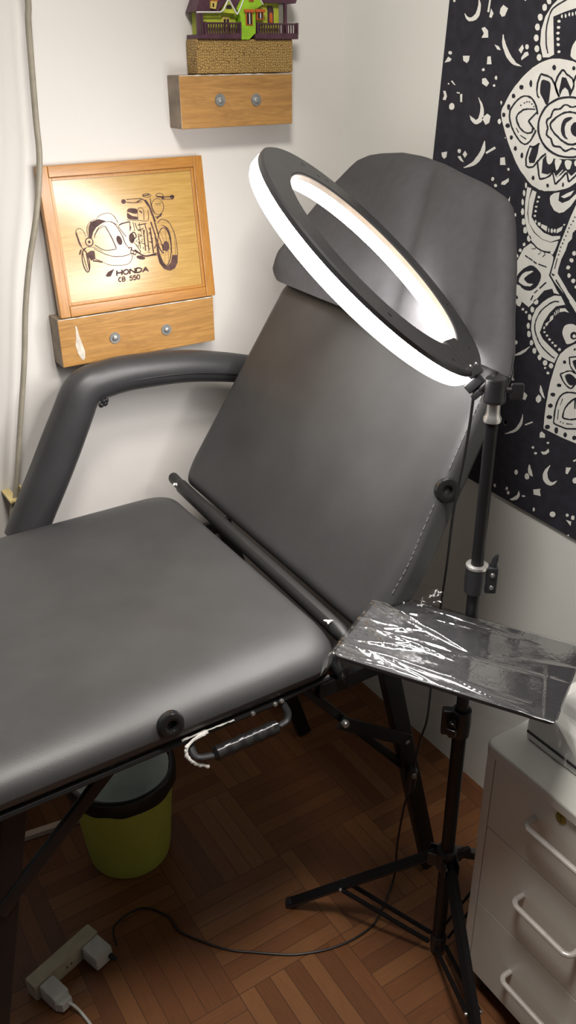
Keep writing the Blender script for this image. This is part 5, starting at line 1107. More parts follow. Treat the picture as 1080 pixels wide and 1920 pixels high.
(1,(4420,8950,4480,8980,4450,9035,4415,9040,4385,9010,4390,8975)),
(1,(4355,9250,4410,9265,4440,9295,4395,9290)),
(1,(4760,9310,4775,9335,4695,9375,4690,9355,4725,9315)),
(1,(3715,9390,3760,9340,3810,9360,3790,9380)),
(1,(3960,9335,4050,9335,4045,9375,4020,9395,3970,9375)),
(1,(4280,9345,4320,9340,4340,9405,4280,9405)),
(1,(4175,9120,4215,9110,4260,9140,4270,9195,4185,9195,4210,9160)),
(1,(4690,9255,4710,9285,4685,9325,4650,9295)),
(1,(4655,8925,4685,8925,4675,8935)),
(11,(4445,9175,4445,9185,4445,9205,4445,9230,4450,9250,4460,9275,4480,9300,4495,9325,4515,9350,4540,9370,4580,9350,4565,9335,4545,9315,4525,9290,4505,9265,4490,9245,4480,9225,4465,9205,4460,9185,4455,9175)),
(11,(4540,9370,4560,9385,4585,9400,4610,9410,4635,9415,4665,9420,4690,9420,4705,9425,4705,9420,4690,9415,4670,9405,4650,9400,4630,9390,4615,9375,4600,9365,4580,9350)),
(1,(4765,9275,4765,9285,4750,9295,4735,9290,4725,9280,4725,9265,4730,9255,4745,9255,4760,9260)),
(1,(3810,9310,3805,9320,3790,9325,3775,9320,3760,9315,3760,9300,3770,9295,3790,9295,3805,9300)),
(1,(4260,9450,4260,9455,4245,9460,4235,9460,4225,9455,4220,9445,4230,9440,4245,9435,4255,9440)),
(1,(3810,8890,3810,8895,3800,8900,3785,8900,3780,8890,3775,8885,3785,8880,3795,8880,3805,8885)),
(1,(4235,9520,4280,9515,4330,9555,4300,9585,4240,9560)),
(1,(3820,9545,3840,9540,3890,9580,3865,9575)),
(1,(3720,9630,3755,9630,3780,9675,3765,9710,3720,9705,3740,9670)),
(1,(4275,9845,4340,9805,4385,9825,4375,9880,4330,9900)),
(1,(3755,10175,3835,10160,3830,10210,3800,10230,3765,10210)),
(1,(4085,10135,4120,10165,4090,10200,4055,10170)),
(1,(3985,10195,4025,10185,4085,10240,4035,10230)),
(1,(4555,10165,4610,10155,4630,10220,4560,10225)),
(1,(4605,10365,4650,10345,4685,10325,4690,10355,4645,10390,4595,10390)),
(11,(3910,9645,3955,9650,3955,9640,3915,9635)),
(11,(3960,9655,3970,9720,3995,9720,3990,9650)),
(11,(4205,9680,4215,9690,4225,9710,4240,9735,4245,9755,4245,9775,4245,9795,4240,9815,4235,9830,4230,9845,4285,9860,4295,9840,4295,9820,4295,9795,4290,9770,4280,9750,4265,9725,4245,9705,4225,9690,4215,9675)),
(11,(4230,9845,4220,9855,4205,9860,4205,9865,4205,9865,4195,9865,4180,9855,4165,9850,4150,9845,4140,9840,4120,9845,4125,9860,4135,9870,4150,9880,4165,9890,4190,9900,4220,9900,4245,9890,4270,9880,4285,9860)),
(11,(4140,9840,4125,9835,4120,9830,4110,9830,4115,9835,4120,9845)),
(11,(4330,10035,4325,10050,4315,10070,4305,10095,4295,10120,4280,10140,4260,10165,4235,10190,4215,10215,4185,10235,4215,10260,4255,10240,4290,10215,4315,10185,4335,10155,4350,10130,4355,10100,4350,10075,4345,10050,4340,10035)),
(11,(4185,10235,4145,10255,4105,10275,4080,10285,4085,10290,4115,10285,4160,10275,4215,10260)),
(11,(4375,10145,4490,10090,4470,10075,4360,10130)),
(1,(4425,9510,4425,9525,4415,9530,4405,9525,4395,9520,4395,9505,4400,9500,4410,9495,4420,9500)),
(1,(4410,9575,4410,9580,4400,9585,4390,9585,4380,9580,4380,9570,4385,9565,4395,9565,4405,9565)),
(1,(3800,9570,3800,9575,3795,9575,3785,9575,3780,9570,3780,9565,3785,9560,3790,9560,3800,9565)),
(1,(3895,9760,3890,9780,3865,9790,3840,9790,3820,9775,3820,9750,3835,9735,3860,9730,3885,9740)),
(1,(4525,9865,4520,9875,4510,9885,4495,9885,4480,9870,4480,9855,4490,9845,4505,9840,4515,9850)),
(1,(4515,9710,4510,9720,4505,9730,4500,9725,4495,9715,4490,9705,4495,9695,4500,9695,4510,9700)),
(1,(4030,10145,4025,10155,4015,10165,3995,10160,3985,10155,3980,10140,3990,10130,4010,10125,4025,10130)),
(1,(4685,10250,4685,10260,4675,10265,4665,10265,4655,10255,4655,10250,4660,10245,4670,10240,4680,10245)),
(1,(4505,10350,4500,10360,4490,10370,4475,10370,4465,10360,4465,10350,4470,10340,4485,10335,4500,10340)),
(1,(4550,10405,4545,10415,4530,10420,4520,10420,4510,10410,4505,10405,4515,10395,4530,10390,4540,10395)),
(1,(4600,9995,4600,10000,4595,10000,4590,10000,4590,9995,4585,9990,4590,9990,4595,9990,4600,9990)),
(1,(4915,10365,4915,10380,4910,10390,4900,10390,4895,10380,4890,10365,4890,10355,4895,10345,4900,10345,4910,10350))]
ENGRAVING = [
(1,(286,574,287,583,289,595,291,608,295,620,301,630,307,639,315,648,324,655,336,660,335,664,322,658,313,651,305,642,298,632,292,622,288,610,286,596,284,584,282,575)),
(1,(336,660,350,664,365,666,377,666,387,662,395,657,402,650,408,641,414,630,420,615,423,617,417,632,411,644,404,653,397,660,388,666,378,669,365,670,350,668,335,664)),
(1,(420,615,424,601,428,592,431,593,428,603,423,617)),
(1,(239,526,238,536,238,550,238,566,240,580,243,591,249,602,255,612,262,619,270,625,269,628,260,622,253,614,246,604,240,593,236,581,234,567,234,550,235,536,235,526)),
(1,(270,625,280,628,289,631,295,633,295,637,288,635,279,632,269,628)),
(0,(264,620,315,634,357,617,326,601,294,581,272,553,256,507,240,521,248,587)),
(1,(275,528,282,538,291,552,302,567,312,578,322,583,332,586,342,588,349,589,348,592,341,591,332,590,320,587,310,581,299,570,289,555,279,540,272,530)),
(1,(385,607,390,604,396,598,403,591,410,581,417,568,425,550,432,532,439,514,443,497,448,499,443,516,437,534,429,553,421,570,414,584,406,595,399,602,392,608,388,612)),
(1,(443,497,447,480,450,463,454,448,460,436,467,426,472,418,476,412,480,416,476,422,470,429,464,439,459,450,455,464,452,481,448,499)),
(1,(345,581,350,570,356,554,364,535,370,515,377,492,384,466,390,441,394,424,400,426,396,443,390,468,383,494,376,517,369,537,362,556,355,573,350,584)),
(1,(347,585,339,582,327,579,314,574,302,566,292,554,284,539,276,524,271,514,274,512,279,522,286,537,295,552,304,563,315,570,328,575,340,578,348,581)),
(1,(268,464,277,455,292,442,308,429,325,420,344,417,365,416,384,418,397,418,396,424,383,423,365,422,344,422,326,425,310,434,294,447,280,460,270,468)),
(0,(438,482,439,465,435,451,427,445,418,448,410,458,405,474,404,491,408,505,415,511,424,508,432,498)),
(1,(313,609,326,609,344,609,363,609,380,607,393,601,406,593,417,585,424,580,426,583,418,588,408,597,394,605,380,611,363,613,344,613,326,613,313,612)),
(1,(423,572,465,495,469,498,427,575)),
(1,(434,573,436,575,438,578,441,580,447,582,459,585,475,588,491,590,502,592,501,600,490,599,474,596,458,594,445,591,438,588,433,584,431,581,429,580)),
(1,(260,442,268,434,281,424,296,413,310,403,324,394,338,386,353,378,369,372,386,368,386,373,370,377,355,382,340,390,326,398,312,407,298,417,283,428,270,438,262,446)),
(1,(386,368,404,366,421,365,437,365,452,367,467,371,478,376,487,378,486,383,477,380,465,376,452,372,437,370,421,370,404,371,386,373)),
(1,(306,340,312,336,321,329,332,322,345,316,360,312,378,309,396,306,412,304,426,304,426,308,412,308,396,310,378,313,361,316,346,320,333,326,322,332,314,339,307,343)),
(1,(426,304,439,304,451,306,462,310,471,317,478,327,485,338,489,348,491,357,490,367,487,367,487,358,486,349,482,340,476,330,468,320,460,313,450,310,439,308,426,308)),
(1,(490,367,489,375,488,381,485,381,485,375,487,367)),
(1,(215,456,223,455,235,455,248,453,261,450,274,442,289,432,302,422,311,415,313,418,304,425,290,435,275,446,262,453,248,457,235,459,223,459,215,460)),
(1,(259,487,256,477,250,470,242,466,234,468,226,473,222,482,221,492,223,502,229,510,226,516,218,506,214,493,216,479,222,468,232,460,243,459,254,463,262,473,265,486)),
(1,(229,510,237,513,246,512,253,507,258,498,259,487,265,486,264,500,257,512,248,520,236,521,226,516)),
(0,(247,489,246,484,244,481,241,480,237,480,234,482,232,486,232,491,233,495,235,498,239,500,242,500,245,497,247,493)),
(1,(170,534,170,542,171,553,171,564,173,572,177,577,182,581,187,584,192,584,197,582,199,586,193,588,186,588,180,585,175,580,170,574,168,565,167,553,167,542,167,534)),
(1,(197,582,203,579,208,573,213,567,216,558,219,546,221,535,222,527,226,528,224,536,222,547,219,559,215,569,210,576,205,582,199,586)),
(1,(172,565,171,553,171,536,172,518,174,500,178,484,184,468,190,454,194,444,195,445,194,456,191,470,188,487,184,503,182,519,179,537,176,554,173,565)),
(1,(196,439,216,444,214,455,194,450)),
(1,(176,410,189,444,180,448,168,414)),
(1,(219,364,218,336,215,312,210,297,205,293,200,297,194,312,189,336,187,364,187,392,180,393,180,364,182,335,187,310,194,292,205,285,215,292,222,310,226,335,226,365)),
(1,(187,392,191,416,196,431,201,435,205,431,212,416,216,393,219,364,226,365,224,394,218,419,211,436,200,444,190,436,184,418,180,393)),
(1,(190,421,191,409,192,393,194,374,195,357,197,340,200,322,202,307,204,296,208,297,207,308,204,323,202,341,200,357,198,375,197,393,196,410,195,421)),
(1,(209,418,209,409,210,395,210,379,210,363,211,346,212,327,213,310,213,299,219,299,219,310,218,327,217,346,216,363,216,379,216,395,215,409,215,418)),
(0,(219,418,240,430,263,427,262,372,234,364,226,385)),
(1,(243,357,302,339,304,350,245,367)),
(1,(261,369,299,344,301,349,263,374)),
(0,(493,732,491,725,487,720,481,718,475,718,469,722,466,728,465,735,467,742,471,747,477,749,483,748,489,745,492,739)),
(1,(498,741,504,741,511,742,521,742,532,743,547,742,565,742,582,741,594,741,594,746,582,746,565,747,547,747,532,747,521,747,511,747,503,746,498,746)),
(1,(496,723,505,722,517,719,531,717,544,716,557,716,572,717,584,719,593,720,592,725,584,724,571,723,557,722,544,721,531,722,518,725,506,727,497,729)),
(1,(602,756,644,759,644,767,602,764)),
(1,(684,746,694,744,708,740,725,737,740,735,757,734,774,734,790,735,801,735,801,742,790,742,774,742,757,742,741,742,725,744,710,748,695,751,686,753)),
(1,(718,722,792,717,793,722,719,728)),
(0,(801,733,800,727,795,722,790,720,783,721,778,724,774,730,773,736,775,742,779,747,785,749,791,748,797,745,800,740)),
(1,(559,718,567,722,579,728,590,733,599,733,607,725,614,710,621,694,626,684,631,687,626,697,620,713,612,729,602,739,589,740,576,735,565,728,557,724)),
(1,(650,757,648,753,638,750,626,749,613,752,605,758,602,762,605,766,614,770,627,770,627,775,614,774,603,770,598,763,602,754,612,748,625,745,639,745,650,749,655,757)),
(1,(627,770,640,767,648,762,650,757,655,757,651,765,641,772,627,775)),
(1,(729,750,726,746,718,742,707,742,696,744,688,750,686,755,689,760,697,763,708,764,709,769,696,768,686,764,682,755,685,746,694,740,707,737,719,737,729,742,734,750)),
(1,(708,764,720,761,727,756,729,750,734,750,730,759,721,765,709,769)),
(0,(737,733,736,729,733,726,728,725,723,726,719,728,716,732,715,736,716,740,720,743,724,744,729,744,734,741,737,738)),
(1,(724,674,721,658,715,644,706,634,695,627,684,626,673,630,663,638,656,651,652,666,648,666,653,649,661,636,671,626,684,622,696,624,708,630,718,642,725,657,728,674)),
(1,(652,666,651,683,654,699,660,713,669,723,679,730,691,731,702,727,712,719,719,706,722,708,714,721,703,731,691,735,678,733,667,726,657,715,650,700,647,683,648,666)),
(1,(719,706,723,691,724,674,728,674,727,692,722,708)),
(1,(668,697,717,699,717,703,668,700)),
(1,(678,690,709,689,709,692,678,693)),
(0,(492,665,493,670,496,677,500,682,508,684,518,685,528,684,538,682,548,679,555,673,557,664,556,653,553,646,545,644,535,646,526,649,518,652,512,656,506,659,500,661,495,662)),
(0,(493,657,499,653,508,643,518,634,529,629,542,626,551,622,556,615,556,608,550,604,533,605,509,610,492,617,488,630,489,647)),
(1,(555,602,556,614,556,632,557,651,559,664,563,672,567,678,572,680,576,681,581,680,582,684,576,685,571,684,565,681,560,675,556,666,554,651,553,632,552,614,552,602)),
(1,(581,680,586,678,590,673,593,665,593,650,592,630,590,611,589,597,593,597,594,610,596,630,597,650,596,665,593,675,588,681,582,684)),
(1,(553,598,565,594,583,589,602,585,616,589,623,604,625,625,625,647,625,662,622,662,621,647,621,626,619,605,614,592,602,589,584,593,566,598,554,602)),
(1,(566,661,581,642,587,647,572,667)),
(1,(485,607,553,594,553,598,485,612)),
(1,(520,667,547,660,548,665,521,672)),
(1,(606,727,610,720,616,711,622,701,627,690,630,678,634,664,637,648,640,633,644,617,656,621,652,637,649,651,646,667,642,682,638,695,632,708,626,720,620,729,616,735)),
(1,(644,617,648,601,651,586,654,575,666,579,663,589,660,604,656,621)),
(1,(643,739,643,729,644,714,644,698,646,682,649,668,654,653,658,641,660,632,666,634,664,643,659,656,655,670,652,683,651,698,650,714,649,729,649,739)),
(1,(628,579,630,565,634,545,639,521,643,496,648,470,654,439,659,410,665,387,671,371,678,376,673,390,667,412,662,441,656,471,652,498,647,523,642,546,639,567,636,581)),
(1,(671,371,678,361,684,354,688,349,694,356,690,361,684,367,678,376)),
(1,(657,568,659,551,663,525,667,496,671,469,677,442,683,412,689,386,693,368,698,369,694,387,688,414,682,443,676,470,672,497,668,526,664,552,662,569)),
(1,(651,585,666,486,670,487,656,586)),
(1,(674,592,712,624,706,632,669,600)),
(1,(662,606,704,609,704,615,662,612)),
(1,(674,565,680,570,687,578,695,584,703,587,712,586,723,581,733,574,742,565,750,554,753,556,746,568,736,578,724,586,713,590,703,592,693,589,684,582,677,574,672,569)),
(1,(750,554,756,539,762,523,767,506,771,489,775,471,778,452,780,431,780,405,780,375,784,375,785,405,784,431,782,452,779,472,775,490,771,507,766,524,760,541,753,556)),
(1,(780,375,779,348,778,328,783,328,783,347,784,375)),
(1,(693,552,700,547,710,540,719,531,726,521,731,508,735,492,738,474,740,452,742,423,750,423,750,452,749,475,746,495,741,512,735,527,724,538,712,546,701,550,694,554)),
(1,(742,423,742,389,743,356,743,333,744,333,746,356,748,388,750,423)),
(0,(781,328,774,275,753,236,719,223,680,241,655,288,647,351,650,424,660,423,666,348,683,286,703,259,729,280,745,333)),
(1,(741,391,737,354,729,320,719,293,708,274,697,266,686,267,676,279,667,300,661,330,656,329,662,298,671,275,684,261,698,259,712,269,724,289,735,318,742,352,746,390)),
(1,(661,330,658,365,659,402,663,439,670,473,680,500,691,518,703,527,713,526,723,514,728,518,716,531,701,533,687,523,675,503,665,475,658,441,653,403,653,365,656,329)),
(1,(723,514,732,493,738,464,741,429,741,391,746,390,747,429,744,465,738,495,728,518)),
(0,(732,397,729,381,722,368,714,362,705,363,698,372,693,385,692,402,695,418,702,430,710,436,719,435,726,427,731,413)),
(1,(684,419,686,369,694,369,692,419)),
(1,(730,389,739,365,740,366,732,390)),
(1,(720,367,715,285,717,284,722,366)),
(1,(705,363,682,270,684,270,706,363)),
(1,(693,381,659,330,660,329,695,380)),
(1,(693,410,660,429,660,427,693,408)),
(1,(704,432,684,508,682,508,702,432)),
(1,(719,435,717,523,715,523,717,435)),
(1,(731,418,740,464,739,464,729,418)),
(0,(776,498,775,495,772,495,771,498,772,501,775,500)),
(0,(776,487,775,484,772,485,771,488,772,490,775,490)),
(0,(776,476,775,474,772,474,771,477,772,480,775,479)),
(0,(776,466,775,463,772,463,771,466,772,469,775,468)),
(0,(776,455,775,452,772,453,771,456,772,458,775,458)),
(0,(776,444,774,442,772,442,770,445,772,448,775,447)),
(0,(776,434,774,431,771,431,770,434,772,437,774,437)),
(0,(775,423,774,420,771,421,770,424,771,426,774,426)),
(0,(775,412,773,410,770,410,769,413,771,416,774,415)),
(0,(774,402,773,399,770,399,769,402,770,405,773,405)),
(0,(774,391,772,388,769,389,768,392,770,394,772,394)),
(0,(773,380,772,378,769,378,767,381,769,384,772,383)),
(0,(772,370,771,367,768,368,767,370,768,373,771,373)),
(0,(771,359,770,356,767,357,766,360,767,362,770,362)),
(0,(770,348,769,346,766,346,765,349,766,352,769,352)),
(0,(770,338,768,335,765,336,764,339,765,341,768,341)),
(1,(499,596,493,533,498,532,504,596)),
(1,(518,593,522,545,526,545,522,594)),
(1,(548,563,604,568,603,575,547,570)),
(1,(490,498,496,503,504,510,512,516,516,518,519,515,523,507,526,497,525,490,520,484,524,477,531,486,533,498,530,510,525,520,517,526,509,524,500,517,491,510,486,505)),
(1,(520,484,509,476,498,469,490,464,494,457,501,462,512,469,524,477)),
(0,(518,480,515,465,509,453,502,448,494,448,487,456,483,469,482,484,485,500,491,511,499,517,507,516,513,508,517,495)),
(1,(576,530,573,385,580,384,583,530)),
(1,(597,528,594,382,601,382,604,527)),
(1,(618,541,621,362,630,362,627,541)),
(1,(541,510,544,405,549,405,546,510)),
(1,(505,398,515,387,530,371,548,355,566,344,588,342,611,345,632,350,647,353,644,365,630,361,609,356,587,353,568,355,552,364,536,379,522,395,512,406)),
(0,(568,332,563,327,552,326,537,329,524,336,515,345,513,353,518,358,529,359,544,356,557,348,566,340)),
(1,(483,402,533,371,536,378,486,409)),
(1,(529,584,531,573,534,558,538,543,544,532,554,529,565,532,575,536,581,539,580,545,573,542,563,538,553,536,547,537,542,545,539,560,536,575,534,585)),
(1,(535,485,570,489,570,493,535,490)),
(1,(529,454,572,432,574,436,530,458)),
(1,(610,499,628,505,626,511,608,505)),
(1,(604,443,628,432,630,438,606,449)),
(1,(636,391,639,396,644,403,650,412,653,423,653,436,652,451,650,464,649,474,643,473,644,464,646,450,647,436,647,425,644,416,639,408,634,401,631,396)),
(1,(485,378,511,362,514,368,488,384)),
(1,(602,345,645,343,645,350,602,352)),
(1,(472,413,476,415,482,418,486,420,487,420,486,414,483,403,480,391,477,383,482,381,484,389,488,401,491,413,491,422,486,425,480,423,474,420,470,418)),
(1,(557,581,556,525,560,525,561,581)),
(1,(590,568,594,528,600,528,596,569)),
(1,(516,440,521,430,528,415,536,400,540,389,540,384,538,381,535,379,533,377,536,372,538,373,542,376,545,382,545,390,540,402,533,418,526,433,520,443)),
(1,(578,420,573,416,575,413,580,417)),
(1,(622,431,622,423,626,422,627,430)),
(1,(528,466,521,460,524,455,531,461)),
(1,(555,528,559,521,563,525,558,532)),
(1,(511,452,510,444,516,443,516,451)),
(1,(492,424,490,405,493,405,495,424)),
(1,(626,452,625,443,630,442,631,451)),
(1,(516,382,522,374,524,376,519,385)),
(1,(521,541,521,530,526,530,526,541)),
(1,(575,445,581,443,582,447,576,450)),
(1,(533,434,532,420,537,419,538,433)),
(1,(496,384,496,364,500,364,500,384)),
(1,(550,458,556,449,559,452,553,461)),
(1,(501,563,500,548,505,547,506,562)),
(1,(515,521,521,512,524,515,517,524)),
(1,(562,414,562,399,567,399,567,414)),
(1,(548,508,559,492,562,494,550,510)),
(1,(539,449,538,438,543,437,544,448)),
(1,(573,500,582,497,583,502,574,505)),
(1,(579,421,596,414,597,418,580,424)),
(1,(496,383,482,372,484,369,497,381)),
(1,(600,491,611,487,612,491,601,495)),
(1,(497,396,496,378,500,377,500,395)),
(1,(517,382,503,370,506,366,520,378)),
(1,(609,537,615,528,618,530,611,539)),
(1,(557,540,544,529,548,524,560,535)),
(1,(558,468,569,464,570,468,559,472)),
(1,(555,535,565,521,568,524,558,538)),
(1,(514,387,522,384,523,389,516,391)),
(1,(565,460,557,453,560,449,568,456)),
(1,(599,425,598,407,602,407,602,425)),
(1,(594,504,600,496,604,500,598,508)),
(1,(588,373,602,368,603,373,590,378)),
(1,(497,465,506,462,507,466,498,469)),
(1,(535,469,545,465,546,470,536,474)),
(1,(593,398,610,392,611,395,594,402)),
(1,(616,468,633,462,634,467,617,473)),
(1,(573,529,589,523,590,527,574,533)),
(1,(587,420,592,413,595,416,590,423)),
(1,(572,432,578,424,582,427,576,436)),
(1,(617,505,616,496,621,496,621,505)),
(1,(585,527,583,511,586,511,588,526)),
(1,(563,521,563,501,566,501,566,520)),
(1,(629,464,624,460,627,456,631,460)),
(1,(546,450,539,445,542,440,548,446)),
(1,(549,496,564,490,566,496,550,501)),
(0,(308,249,325,272,367,289,351,261,339,239,316,240)),
(1,(381,240,385,270,376,272,372,242)),
(1,(372,238,382,238,382,244,372,244)),
(1,(376,268,386,268,386,275,375,274)),
(1,(413,240,417,270,408,272,404,242)),
(1,(404,238,414,238,414,245,404,244)),
(1,(408,268,418,268,418,275,407,275)),
(1,(379,251,411,251,410,262,378,262)),
(1,(457,256,455,265,450,273,442,277,433,277,425,273,418,266,415,257,416,248,422,240,427,249,425,252,424,255,426,260,430,264,435,266,441,266,445,264,447,261,447,258)),
(1,(422,240,430,236,439,236,447,240,453,247,457,256,447,258,446,253,442,250,437,247,431,247,427,249)),
(1,(464,240,468,271,458,273,455,242)),
(1,(454,238,464,238,464,245,454,245)),
(1,(458,269,468,269,468,275,458,275)),
(1,(460,268,489,238,495,246,466,276)),
(1,(458,269,468,269,468,275,458,275)),
(1,(487,238,497,238,497,245,486,245)),
(1,(496,241,500,271,491,273,487,243)),
(1,(487,238,497,238,497,245,486,245)),
(1,(490,269,501,269,500,275,490,275)),
(1,(505,241,509,271,500,273,496,243)),
(1,(496,238,506,238,506,245,496,245)),
(1,(500,269,510,269,510,276,499,275)),
(1,(505,267,512,267,520,267,527,264,532,261,531,261,531,258,531,256,530,254,524,250,528,240,536,245,539,251,540,256,541,261,538,269,530,274,522,278,512,278,504,278)),
(1,(524,250,516,247,508,247,501,247,501,236,508,236,518,236,528,240)),
(1,(546,238,566,269,559,276,539,245)),
(1,(538,238,548,239,548,245,537,245)),
(1,(558,270,571,240,580,244,567,275)),
(1,(570,239,581,239,581,245,570,245)),
(1,(551,247,570,247,570,258,550,258)),
(1,(403,223,399,227,392,228,387,224,383,218,380,210,381,202,384,195,389,191,396,191,393,200,391,199,389,200,388,204,388,208,389,213,392,217,394,219,396,219,398,216)),
(1,(396,191,400,195,396,202,393,200)),
(1,(409,194,413,223,405,224,402,196)),
(1,(409,219,414,219,419,219,421,218,421,218,421,217,420,216,419,215,417,214,412,214,412,205,418,205,422,207,426,210,428,214,428,220,425,225,420,228,414,228,409,228)),
(1,(412,214,407,214,407,205,412,205)),
(1,(416,206,419,204,422,203,421,204,421,203,420,201,417,199,411,199,406,199,405,190,412,190,419,190,424,194,428,198,429,204,426,210,422,212,418,214)),
(1,(472,228,457,228,457,219,472,219)),
(1,(454,225,451,212,458,210,461,222)),
(1,(456,206,459,208,463,208,466,207,468,206,468,206,468,204,466,202,463,200,460,199,461,190,466,191,471,195,474,200,476,206,474,212,469,216,463,217,458,216,454,215)),
(1,(460,199,458,199,456,200,454,202,450,195,452,193,456,190,461,190)),
(1,(495,228,480,228,481,219,495,219)),
(1,(477,225,474,212,482,210,484,222)),
(1,(479,206,483,208,486,208,490,207,491,206,491,206,491,204,489,202,486,200,484,199,485,190,490,191,494,195,498,200,499,206,497,212,492,216,486,217,481,216,477,215)),
(1,(484,199,481,199,479,200,478,202,473,195,476,193,480,190,485,190)),
(1,(522,208,522,216,519,223,514,228,508,228,502,224,498,218,496,210,497,202,499,195,505,201,504,204,504,208,505,213,508,217,510,219,512,219,514,218,515,215,515,210)),
(1,(499,195,505,191,511,191,516,195,520,201,522,208,515,210,514,205,511,201,508,200,507,199,505,201))]

# ------------------------------------------------------------------ the room
WA, WB = 1.742, 1.25          # the two walls: y = WA and x = WB
def slab(name, x0, x1, y0, y1, z0, z1, m):
    bm = NB()
    box(bm, x0, x1, y0, y1, z0, z1)
    o = obj(name, bm, m)
    o['kind'] = 'structure'
    return o
slab('floor', -1.9, WB + .1, -1.9, WA + .1, -.1, 0, M_floor)
slab('wall_left', -1.9, WB + .1, WA, WA + .1, 0, 2.6, M_wallA)
slab('wall_right', WB, WB + .1, -1.9, WA, 0, 2.6, M_wallB)
slab('ceiling', -1.9, WB + .1, -1.9, WA + .1, 2.6, 2.7, M_ceil)

# ------------------------------------------------------------------ treatment chair
AL = math.radians(59)
P0 = V((.732, 0, .795))
TB = V((math.cos(AL), 0, math.sin(AL)))       # up along the backrest
NF = V((-math.sin(AL), 0, math.cos(AL)))      # out of its face
def bk(y, s, w=0):
    return P0 + TB * s + NF * w + V((0, y, 0))
MB_ = Matrix(((0, TB.x, NF.x, P0.x), (1, 0, 0, 0), (0, TB.z, NF.z, P0.z), (0, 0, 0, 1)))

chair = thing('treatment_chair', 'black vinyl treatment chair with raised backrest and padded armrest beside the white wall', 'treatment chair', (.3, 1.25, 0))
bm = NB()
out = rounded([(-.98, .912), (.684, .912), (.692, 1.602), (-.98, 1.602)], [.04, .07, .06, .04], 8)
pillow(bm, out, .072, (.085, .042), (.036, .030), Matrix.Translation((0, 0, .782)), 8, xs=.32)
obj('seat_cushion', bm, M_vinyl, chair)
bm = NB()
out = rounded([(.935, -.028), (1.588, -.012), (1.595, .03), (1.553, .455), (1.545, .468), (.935, .468), (.924, .455), (.914, .30), (.897, .10), (.903, .03)], [.03, .03, .03, .01, .01, .01, .01, .1, .1, .04], 5)
pillow(bm, out, .052, (.022, .016), (.012, .012), MB_, 6)
obj('backrest', bm, M_vinyl, chair)
# seam stitched along the backrest's near and lower edge
def dashes(pts, step, gap, r, mi=0):
    sp = spline(pts, 24)
    acc, on, cur = 0, True, [sp[0]]
    for a, b in zip(sp, sp[1:]):
        acc += (b - a).length
        if on: cur.append(b)
        if acc > (step if on else gap):
            if on and len(cur) > 1: tube(bm, [cur[0], cur[-1]], r, 5, mi)
            on, acc, cur = not on, 0, [b]
for seg in ([(.9275, .42), (.924, .36), (.917, .268)], [(.9133, .215), (.9085, .16), (.9045, .11), (.9075, .05)]):
    bm = NB()
    dashes([bk(y, q, -.0032) for y, q in seg], .0055, .003, .0010)
    obj('side_seam', bm, M_stitch, chair)
bm = NB()
dashes([bk(y, q, -.002) for y, q in [(.95, -.008), (1.179, .002), (1.40, .004), (1.567, .004)]], .005, .003, .0006)
obj('lower_seam', bm, M_piping, chair)
# soft rolled flap in the fold between seat and backrest
bm = NB()
pts = [(.702, .930, .752), (.702, .96, .762), (.704, 1.1, .768), (.709, 1.3, .771), (.715, 1.5, .775), (.717, 1.58, .779), (.717, 1.612, .783)]
tube(bm, spline(pts, 6), [.012] * 6 + [.0145] * 24 + [.012] * 7, 12, 0, [.015] * 6 + [.019] * 24 + [.016] * 7, up=(-.5, 0, 1))
obj('hinge_flap', bm, M_flap, chair)
for pos in [(.700, 1.565, .790), (.690, .975, .779)]:
    bm = NB()
    for k in range(7):
        d = V((random.uniform(-1, 1), random.uniform(-1, 1), random.uniform(.1, .6))) * .008
        tube(bm, [V(pos), V(pos) + d * .6, V(pos) + d], [.0028, .0022, .0006], 5)
    tag(obj('torn_tuft', bm, M_tuft, chair), 'white torn padding tuft')
# padded armrest on the wall side
bm = NB()
upp = [(.59, 1.645, 1.024), (.649, 1.645, 1.028), (.77, 1.645, 1.020), (.86, 1.645, 1.003), (.93, 1.645, .985)]
path = spline([(.385, 1.645, .72), (.413, 1.645, .772), (.458, 1.645, .850), (.503, 1.645, .933), (.524, 1.645, .972), (.534, 1.645, .992), (.546, 1.645, 1.008), (.564, 1.645, 1.019)] + upp, 5)
rz = [.0435 - .0055 * max(0, min(1, (p.x - .49) / .10)) - .02 * max(0, p.x - .6) for p in path]
tube(bm, path, rz, 24, 0, [.039 - .002 * max(0, min(1, (p.x - .49) / .10)) - .018 * max(0, p.x - .6) for p in path], up=(0, 1, 0))
ar = obj('armrest', bm, M_vinyl_arm, chair, sharp=60)
bm = NB()
tube(bm, spline([(p[0], 1.6105, p[2] - .006) for p in upp], 6), .0014, 6)
obj('armrest_seam', bm, M_piping, ar)
bm = NB()
for k in range(6):
    c = V((.574, 1.609, .990)) + V((random.uniform(-.012, .008), random.uniform(-.003, .003), random.uniform(-.008, .01)))
    lathe(bm, [(0, -.006), (.005, -.003), (.006, 0), (.004, .004), (0, .006)], c, (random.random(), -1, random.random()), 8)
obj('gathered_pleat', bm, M_piping, ar)
# eyelets for the near armrest
def eyelet(c, n):
    bm = NB()
    lathe(bm, [(.0065, -.010), (.0065, .001), (.0085, .0045), (.013, .006), (.0185, .0045), (.0205, 0), (.0205, -.006)], c, n, 32)
    lathe(bm, [(0, -.006), (.0068, -.006)], c, n, 24, 1)
    return obj('eyelet', bm, [M_gloss, M_dark], chair)
eyelet(V((.372, .911, .758)), (0, -1, .18))
eyelet(bk(.909, .243, -.012), (V((0, -.86, 0)) + NF * .5))
